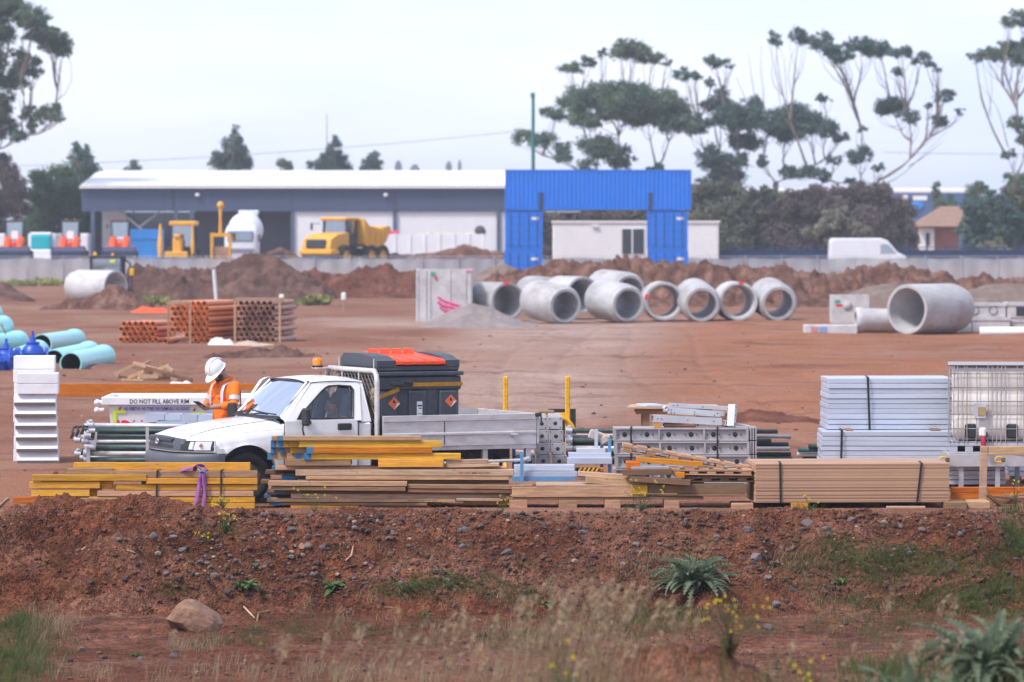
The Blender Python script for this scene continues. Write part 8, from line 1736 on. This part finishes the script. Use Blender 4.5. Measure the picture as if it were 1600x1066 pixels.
def patchpts(specs, rs):
    Q = []; Hh = []
    for px, py, rx, ry, n, h0, h1 in specs:
        k = max(3, int(n / 22)); cx, cy = px + rx * np.clip(rs.normal(size=k) * .5, -1.1, 1.1), py + ry * np.clip(rs.normal(size=k) * .5, -1.1, 1.1)
        j = rs.randint(k, size=n); Q.append(np.stack([cx[j] + rs.normal(size=n) * 9, np.minimum(cy[j] + rs.normal(size=n) * 3.5, 1120)], 1)); Hh.append(rs.uniform(h0, h1, n))
    Q = np.concatenate(Q); return T(Q[:, 0], Q[:, 1]), np.concatenate(Hh)
rs = np.random.RandomState(77)
def grass(name, specs, mat, lean, wd):
    P, h = patchpts(specs, rs); V, F = blades(P - [0, 0, .01], h, lean, wd, rs); tag(np_mesh(name, V, F, mat), kind='stuff')
grass('grass', [(700, 918, 110, 14, 1500, .04, .10), (640, 930, 60, 12, 500, .04, .09), (1400, 890, 150, 30, 3000, .05, .13), (1560, 930, 90, 36, 1700, .05, .15), (1460, 950, 160, 26, 2200, .04, .12), (1330, 860, 90, 22, 900, .04, .10), (820, 935, 60, 12, 500, .04, .1), (1060, 965, 110, 16, 1100, .04, .10), (25, 985, 45, 26, 900, .06, .16), (20, 1040, 60, 40, 900, .06, .18), (1590, 850, 22, 24, 700, .08, .2), (270, 925, 22, 10, 200, .04, .1), (1440, 1050, 190, 18, 900, .06, .18), (345, 830, 26, 14, 160, .05, .12), (900, 900, 200, 20, 450, .03, .08), (300, 890, 200, 40, 350, .02, .07), (600, 870, 200, 30, 260, .02, .06), (1150, 850, 200, 30, 300, .02, .07), (380, 1000, 60, 14, 400, .03, .09), (1262, 795, 30, 3, 120, .04, .10), (1000, 796, 36, 3, 160, .04, .1), (1580, 800, 22, 4, 160, .05, .12)], 'grass_green', .7, .0035)
grass('olive_grass', [(500, 985, 150, 20, 1700, .03, .09), (760, 1000, 160, 24, 1800, .03, .10), (1000, 985, 180, 26, 2200, .03, .11), (1350, 985, 160, 26, 1700, .03, .11), (1250, 890, 60, 36, 600, .04, .1), (40, 1010, 70, 46, 1500, .05, .16), (1540, 880, 80, 30, 900, .04, .11), (950, 950, 120, 24, 900, .03, .1), (560, 940, 300, 26, 500, .02, .07), (1420, 920, 200, 50, 1800, .04, .11)], 'grass_olive', .9, .003)
grass('dry_grass', [(80, 985, 36, 22, 420, .06, .2), (290, 1010, 40, 14, 240, .06, .16), (1000, 900, 60, 30, 380, .05, .16), (1230, 885, 36, 26, 260, .05, .14), (860, 1000, 170, 30, 500, .05, .2), (1270, 940, 40, 20, 180, .05, .13), (640, 960, 240, 30, 260, .04, .12), (1170, 920, 300, 60, 420, .04, .12), (600, 1060, 320, 14, 500, .08, .22), (420, 1055, 160, 14, 200, .06, .2), (120, 1060, 120, 16, 160, .08, .2), (1050, 930, 260, 50, 300, .04, .12), (500, 870, 300, 40, 160, .03, .1)], 'grass_dry', .75, .0028)
def near_grass(name, mat, specs, lean, wd):
    Q = []; H = []
    for px, sp, n, h0, h1 in specs:
        p = rs.normal(px, sp, n); y = rs.uniform(25.2, 28.6, n); x = (p - 800) / FPX * y; Q.append(np.stack([x, y, height(x, y)], 1)); H.append(rs.uniform(h0, h1, n))
    V, F = blades(np.concatenate(Q), np.concatenate(H), lean, wd, rs); tag(np_mesh(name, V, F, mat), kind='stuff')
near_grass('tall_dry_grass', 'grass_dry', [(890, 80, 300, .2, .55), (640, 140, 240, .15, .42), (1000, 120, 90, .15, .40), (1300, 200, 70, .12, .32), (250, 200, 50, .1, .28)], .45, .0026)
near_grass('tall_green_grass', 'grass_green', [(1420, 150, 520, .12, .36), (885, 30, 90, .2, .48), (1180, 80, 120, .12, .38), (0, 40, 130, .15, .42)], .5, .004)
def seed_heads():
    Vs = []; Fs = []; off = 0; st = MB()
    n = 170; px = np.concatenate([rs.normal(890, 80, 95), rs.normal(640, 120, 60), rs.uniform(1180, 1480, 15)]); yy = rs.uniform(25.2, 28.4, n); xx = (px - 800) / FPX * yy; base = np.stack([xx, yy, height(xx, yy)], 1)
    for k in range(n):
        h = rs.uniform(.3, .72) if k < 95 else rs.uniform(.22, .5); b = Vector(base[k]); lean = Vector((rs.uniform(.05, .35), rs.uniform(-.1, .1), 0)) * h; m = b + lean * .35 + Vector((0, 0, h * .6)); t = b + lean + Vector((0, 0, h)); st.path([b, m, t], .002, 4)
        d = (t - m).normalized(); q = 26; u = rs.rand(q); c = np.array(t)[None] + np.array(d)[None] * (u[:, None] * .14) + rs.normal(size=(q, 3)) * .010; a = rs.normal(size=(q, 3)) * .010 + np.array(d)[None] * .012; w_ = rs.normal(size=(q, 3)) * .005
        Vs.append(np.stack([c - a, c + w_, c + a, c - w_], 1).reshape(-1, 3)); Fs.append(np.arange(4 * q).reshape(q, 4) + off); off += 4 * q
    o = np_mesh('seed_heads', np.concatenate(Vs), np.concatenate(Fs), 'grass_dry'); tag(o, kind='stuff'); tag(st.build('grass_stalks', 'grass_dry'), kind='stuff')
seed_heads()
def leaf_strip(b, base, d, L, wd, droop, lobes=0, n=8, fold=.25, tipup=0.0):
    d = Vector(d).normalized(); side = d.cross(Vector((0, 0, 1))).normalized(); rows = []; cv = random.uniform(-.35, .35) * L
    for i in range(n + 1):
        u = i / n; c = Vector(base) + d * (L * u) + side * (cv * u * u) + Vector((0, 0, -droop * L * u * u + tipup * L * u)); w_ = wd * math.sin(math.pi * (u * .86 + .12)) ** .8
        if lobes: w_ *= (1.0 if i % 2 else .28); 
        f = Vector((0, 0, fold * w_)); sh = d * (w_ * .55 if lobes else 0); rows.append([c - side * w_ + f + sh, c, c + side * w_ + f + sh])
    b.grid(rows, 0, True)
def rosette(label, px, py, r, mat='weed_green', n=13, group=None, seed=0, name='weed', cat='weed'):
    q = T([px], [py])[0]; R_ = random.Random(seed); t = MB(); L0 = r * q[1] / FPX
    for k in range(n):
        a = k * 2.4 + R_.uniform(-.2, .2); el = R_.uniform(.25, 1.1); L = L0 * R_.uniform(.7, 1.15); leaf_strip(t, (0, 0, .0), (math.cos(a) * math.cos(el), math.sin(a) * math.cos(el), math.sin(el)), L, L * .17, R_.uniform(.35, .75), 0, 6)
    return tag(t.build(name, mat, None, Vector(q) + Vector((0, 0, .004))), label, cat, group)
for k, (px, py, r, lab) in enumerate(((385, 926, 27, 'broad leafed dark green weed in the hollow right of the boulder heap'), (522, 924, 26, 'leafy bright green weed below the yellowish stone'), (399, 888, 12, 'small pale weed growing just above the broad leafed dark green one'), (855, 946, 18, 'light green star shaped weed below the bank near the middle'), (824, 966, 14, 'pale green weed at the lower left of the star shaped weed'), (646, 916, 11, 'small bright weed at the left end of the middle grass patch'), (1314, 912, 16, 'thin leafed pale weed within the right grass patch'), (697, 897, 9, 'tiny bright weed above the middle grass patch'), (213, 1026, 13, 'small grey green weed on the track left of the boulder'), (467, 874, 9, 'tiny bright weed beside the yellowish stone'), (665, 962, 8, 'tiny light green sprout on the track below the middle'), (1405, 855, 9, 'tiny dark weed on the slope below the plywood'))): rosette(lab, px, py, r * 1.25, 'weed_green' if k != 2 else 'thistle_leaf', 26 if r > 20 else 14, None, k)
def thistle(label, px, py, r, Y=None, seed=0, stalk=True, n=30, hs=1.0, lo=30):
    q = T([px], [py], lo=lo)[0] if Y is None else np.array([XP(px, Y), Y, float(height(XP(px, Y), Y))]); R_ = random.Random(seed); L0 = r * q[1] / FPX; t = thing('thistle', label, 'thistle', q); b = MB()
    for k in range(n):
        a = k * 2.4 + R_.uniform(-.25, .25); el = R_.uniform(.1, 1.25); L = L0 * R_.uniform(.35, 1.1); leaf_strip(b, (R_.uniform(-.2, .2) * L0, R_.uniform(-.2, .2) * L0, .02), (math.cos(a) * math.cos(el), math.sin(a) * math.cos(el), math.sin(el) * hs), L, L * R_.uniform(.06, .12), R_.uniform(.2, .75), 1, 26, R_.uniform(-.3, .6))
    b.build('leaves', 'thistle_leaf', t)
    if stalk:
        s = MB()
        for dx, h in ((-.03, .62), (.10, .66), (.03, .5)): s.path([(0, 0, 0), (dx * .4 * L0 * 3, 0, h * L0 * .6), (dx * L0 * 3, 0, h * L0 * 1.15)], .008, 5); s.ball((dx * L0 * 3, 0, h * L0 * 1.18), .022, 8)
        s.build('flower_stalk', 'grass_olive', t)
thistle('large grey green thistle with serrated leaves on the bank below the pallet heap', 1082, 915, 88, None, 4, True, 150, .9)
thistle('out of focus silver leafed thistle at the bottom right corner', 1545, 1066, 165, 27.5, 8, False, 110, 1.15); thistle('smaller out of focus silver leafed thistle left of the corner one', 1420, 1066, 120, 27.0, 9, False, 80, 1.0)
def flower_weed(label, px, Y, top, wd, stems, flowers, seed, mat='grass_olive', fs=1.0):
    R_ = random.Random(seed); x = XP(px, Y); z = float(height(x, Y)); t = thing('flowering_weed', label, 'wildflower', (x, Y, z), 0, 'yellow flowering weeds'); H = ZP(top, Y) - z; w_ = wd * Y / FPX; b = MB(); f = MB()
    for k in range(stems):
        a = R_.uniform(0, 6.28); rr = R_.uniform(.1, 1) * w_ / 2; h = H * R_.uniform(.45, 1); e = Vector((rr * math.cos(a) * 1.2, rr * math.sin(a), h)); m = Vector((e.x * .35, e.y * .35, h * .55)); b.path([(0, 0, 0), m, e], .003, 4)
        for j in range(5):
            u = R_.uniform(.08, .8); p = m * (u / .55) if u < .55 else m.lerp(e, (u - .55) / .45); c = R_.uniform(0, 6.28); leaf_strip(b, p, (math.cos(c), math.sin(c), .5), R_.uniform(.03, .07) * (1.4 - u), .006, .4, 0, 3)
        for j in range(max(1, flowers // stems)):
            p = e + Vector((R_.uniform(-.04, .04), R_.uniform(-.03, .03), R_.uniform(-.07, .02))) * (1 if j else 0); b.tube(m.lerp(e, .7), p, .0015, n=4)
            for q in range(4): c = q * 1.57 + R_.uniform(0, 1); s = .013 * fs; f.add([p, p + Vector((s * math.cos(c - .5), -.004, s * math.sin(c - .5))), p + Vector((s * 1.3 * math.cos(c), -.008, s * 1.3 * math.sin(c))), p + Vector((s * math.cos(c + .5), -.004, s * math.sin(c + .5)))], [(0, 1, 2, 3)])
    b.build('stems', mat, t); f.build('flowers', 'petal_yellow', t)['kind'] = 'stuff'
flower_weed('wiry yellow flowered weed before the long pallet near the middle', 1003, 51.6, 748, 70, 12, 22, 1); flower_weed('yellow flowered weed at the foot of the middle plank stack', 492, 51.5, 746, 60, 10, 16, 2, 'weed_green'); flower_weed('yellow flowered weed hiding the strapped end of the left stack', 348, 51.4, 772, 55, 9, 18, 3); flower_weed('bushy yellow flowered weed on the bank below the purple sling', 350, 50.9, 800, 40, 12, 6, 4, 'weed_green')
flower_weed('out of focus yellow flowered weed in the lower foreground right of centre', 1142, 28.8, 930, 115, 30, 34, 5, 'grass_olive', .75); flower_weed('out of focus bright green weed with yellow flowers at the bottom centre', 888, 26.5, 985, 50, 8, 10, 6, 'weed_green', .9); flower_weed('low out of focus yellow flowers at the bottom right of centre', 1250, 27, 1025, 110, 10, 14, 7, 'weed_green', .9)
flower_weed('thin flowering weed at the right edge before the scrap boards', 1588, 51.7, 745, 26, 6, 7, 8); flower_weed('small sparse flowering weed below the middle of the plank stack', 785, 51.5, 770, 30, 6, 3, 9, 'weed_green'); flower_weed('small flowering weed before the left of the plywood stack', 1266, 51.6, 766, 34, 5, 4, 10, 'weed_green'); flower_weed('trailing flowering weed left of the dark stones on the bank', 318, 50.4, 832, 40, 6, 8, 11)
def shrub(label, px, Y, pyb, rx, ry, mat, seed, n=5, size=(.05, .12), dens=2.0, name='weed_clump'):
    r2 = np.random.RandomState(seed); k = Y / FPX; c0 = W(px, pyb, Y); cl = [(np.array([r2.uniform(-rx, rx) * k * .6, r2.uniform(-.3, .3) * rx * k, ry * k * r2.uniform(.4, 1.0)]), rx * k * .5, rx * k * .4, ry * k * .6) for _ in range(n)]
    V, F = leaf_cloud(cl, r2, size, dens); o = np_mesh(name, V, F, mat); o.location = c0; tag(o, label, 'weed')
shrub('yellow green weed clump behind the orange safety mesh', 241, 196, 478, 30, 11, 'leaf_weed' if 'leaf_weed' in M_ else leafmat('leaf_weed', (.17, .23, .07), (.50, .46, .18), .8) and 'leaf_weed', 5, 6, (.12, .3), .5)
shrub('yellow green weed clump at the foot of the reddish mound', 486, 196, 479, 34, 12, 'leaf_weed', 6, 7, (.12, .3), .5)
shrub('low strip of dry yellowish weeds along the hoarding behind the lone concrete pipe', 60, 268, 448, 60, 8, 'leaf_weed', 7, 9, (.15, .4), .3)
shrub('dark green weed at the right edge of the bank', 1592, 51, 862, 24, 26, 'grass_green', 8, 5, (.03, .07), 14)
# sticks
for k, (pts, lab) in enumerate((([(381, 951), (392, 963), (398, 968)], 'pale peeled stick standing right of the boulder'), ([(420, 958), (404, 962), (399, 985)], 'bent pale strip of bark right of the boulder'), ([(590, 957), (604, 952), (620, 953)], 'curved tan bark strip on the track below the middle stones'), ([(198, 862), (206, 868), (211, 872)], 'short pale twig on the dirt left of the dark stones'), ([(-4, 796), (6, 786), (13, 780)], 'splintered pale stake end at the left edge beside the timber stack'), ([(128, 868), (132, 862), (134, 860)], 'tiny pale splinter on the dirt at the left'), ([(540, 885), (549, 872), (552, 858)], 'thin dry stalk standing on the bank below the middle stack'))):
    P = T([p[0] for p in pts], [min(p[1], pts[0][1]) if False else p[1] for p in pts]); c = Vector(P[0]); b = MB().path([Vector(p) - c + Vector((0, 0, .015)) for p in P], .012, 6, rads=[.016 if k == 4 else .011, .012, .006 if k != 4 else .014]); o = b.build('stick', 'grass_dry' if k in (1, 2) else 'timber_pale', None, c); tag(o, lab, 'stick')
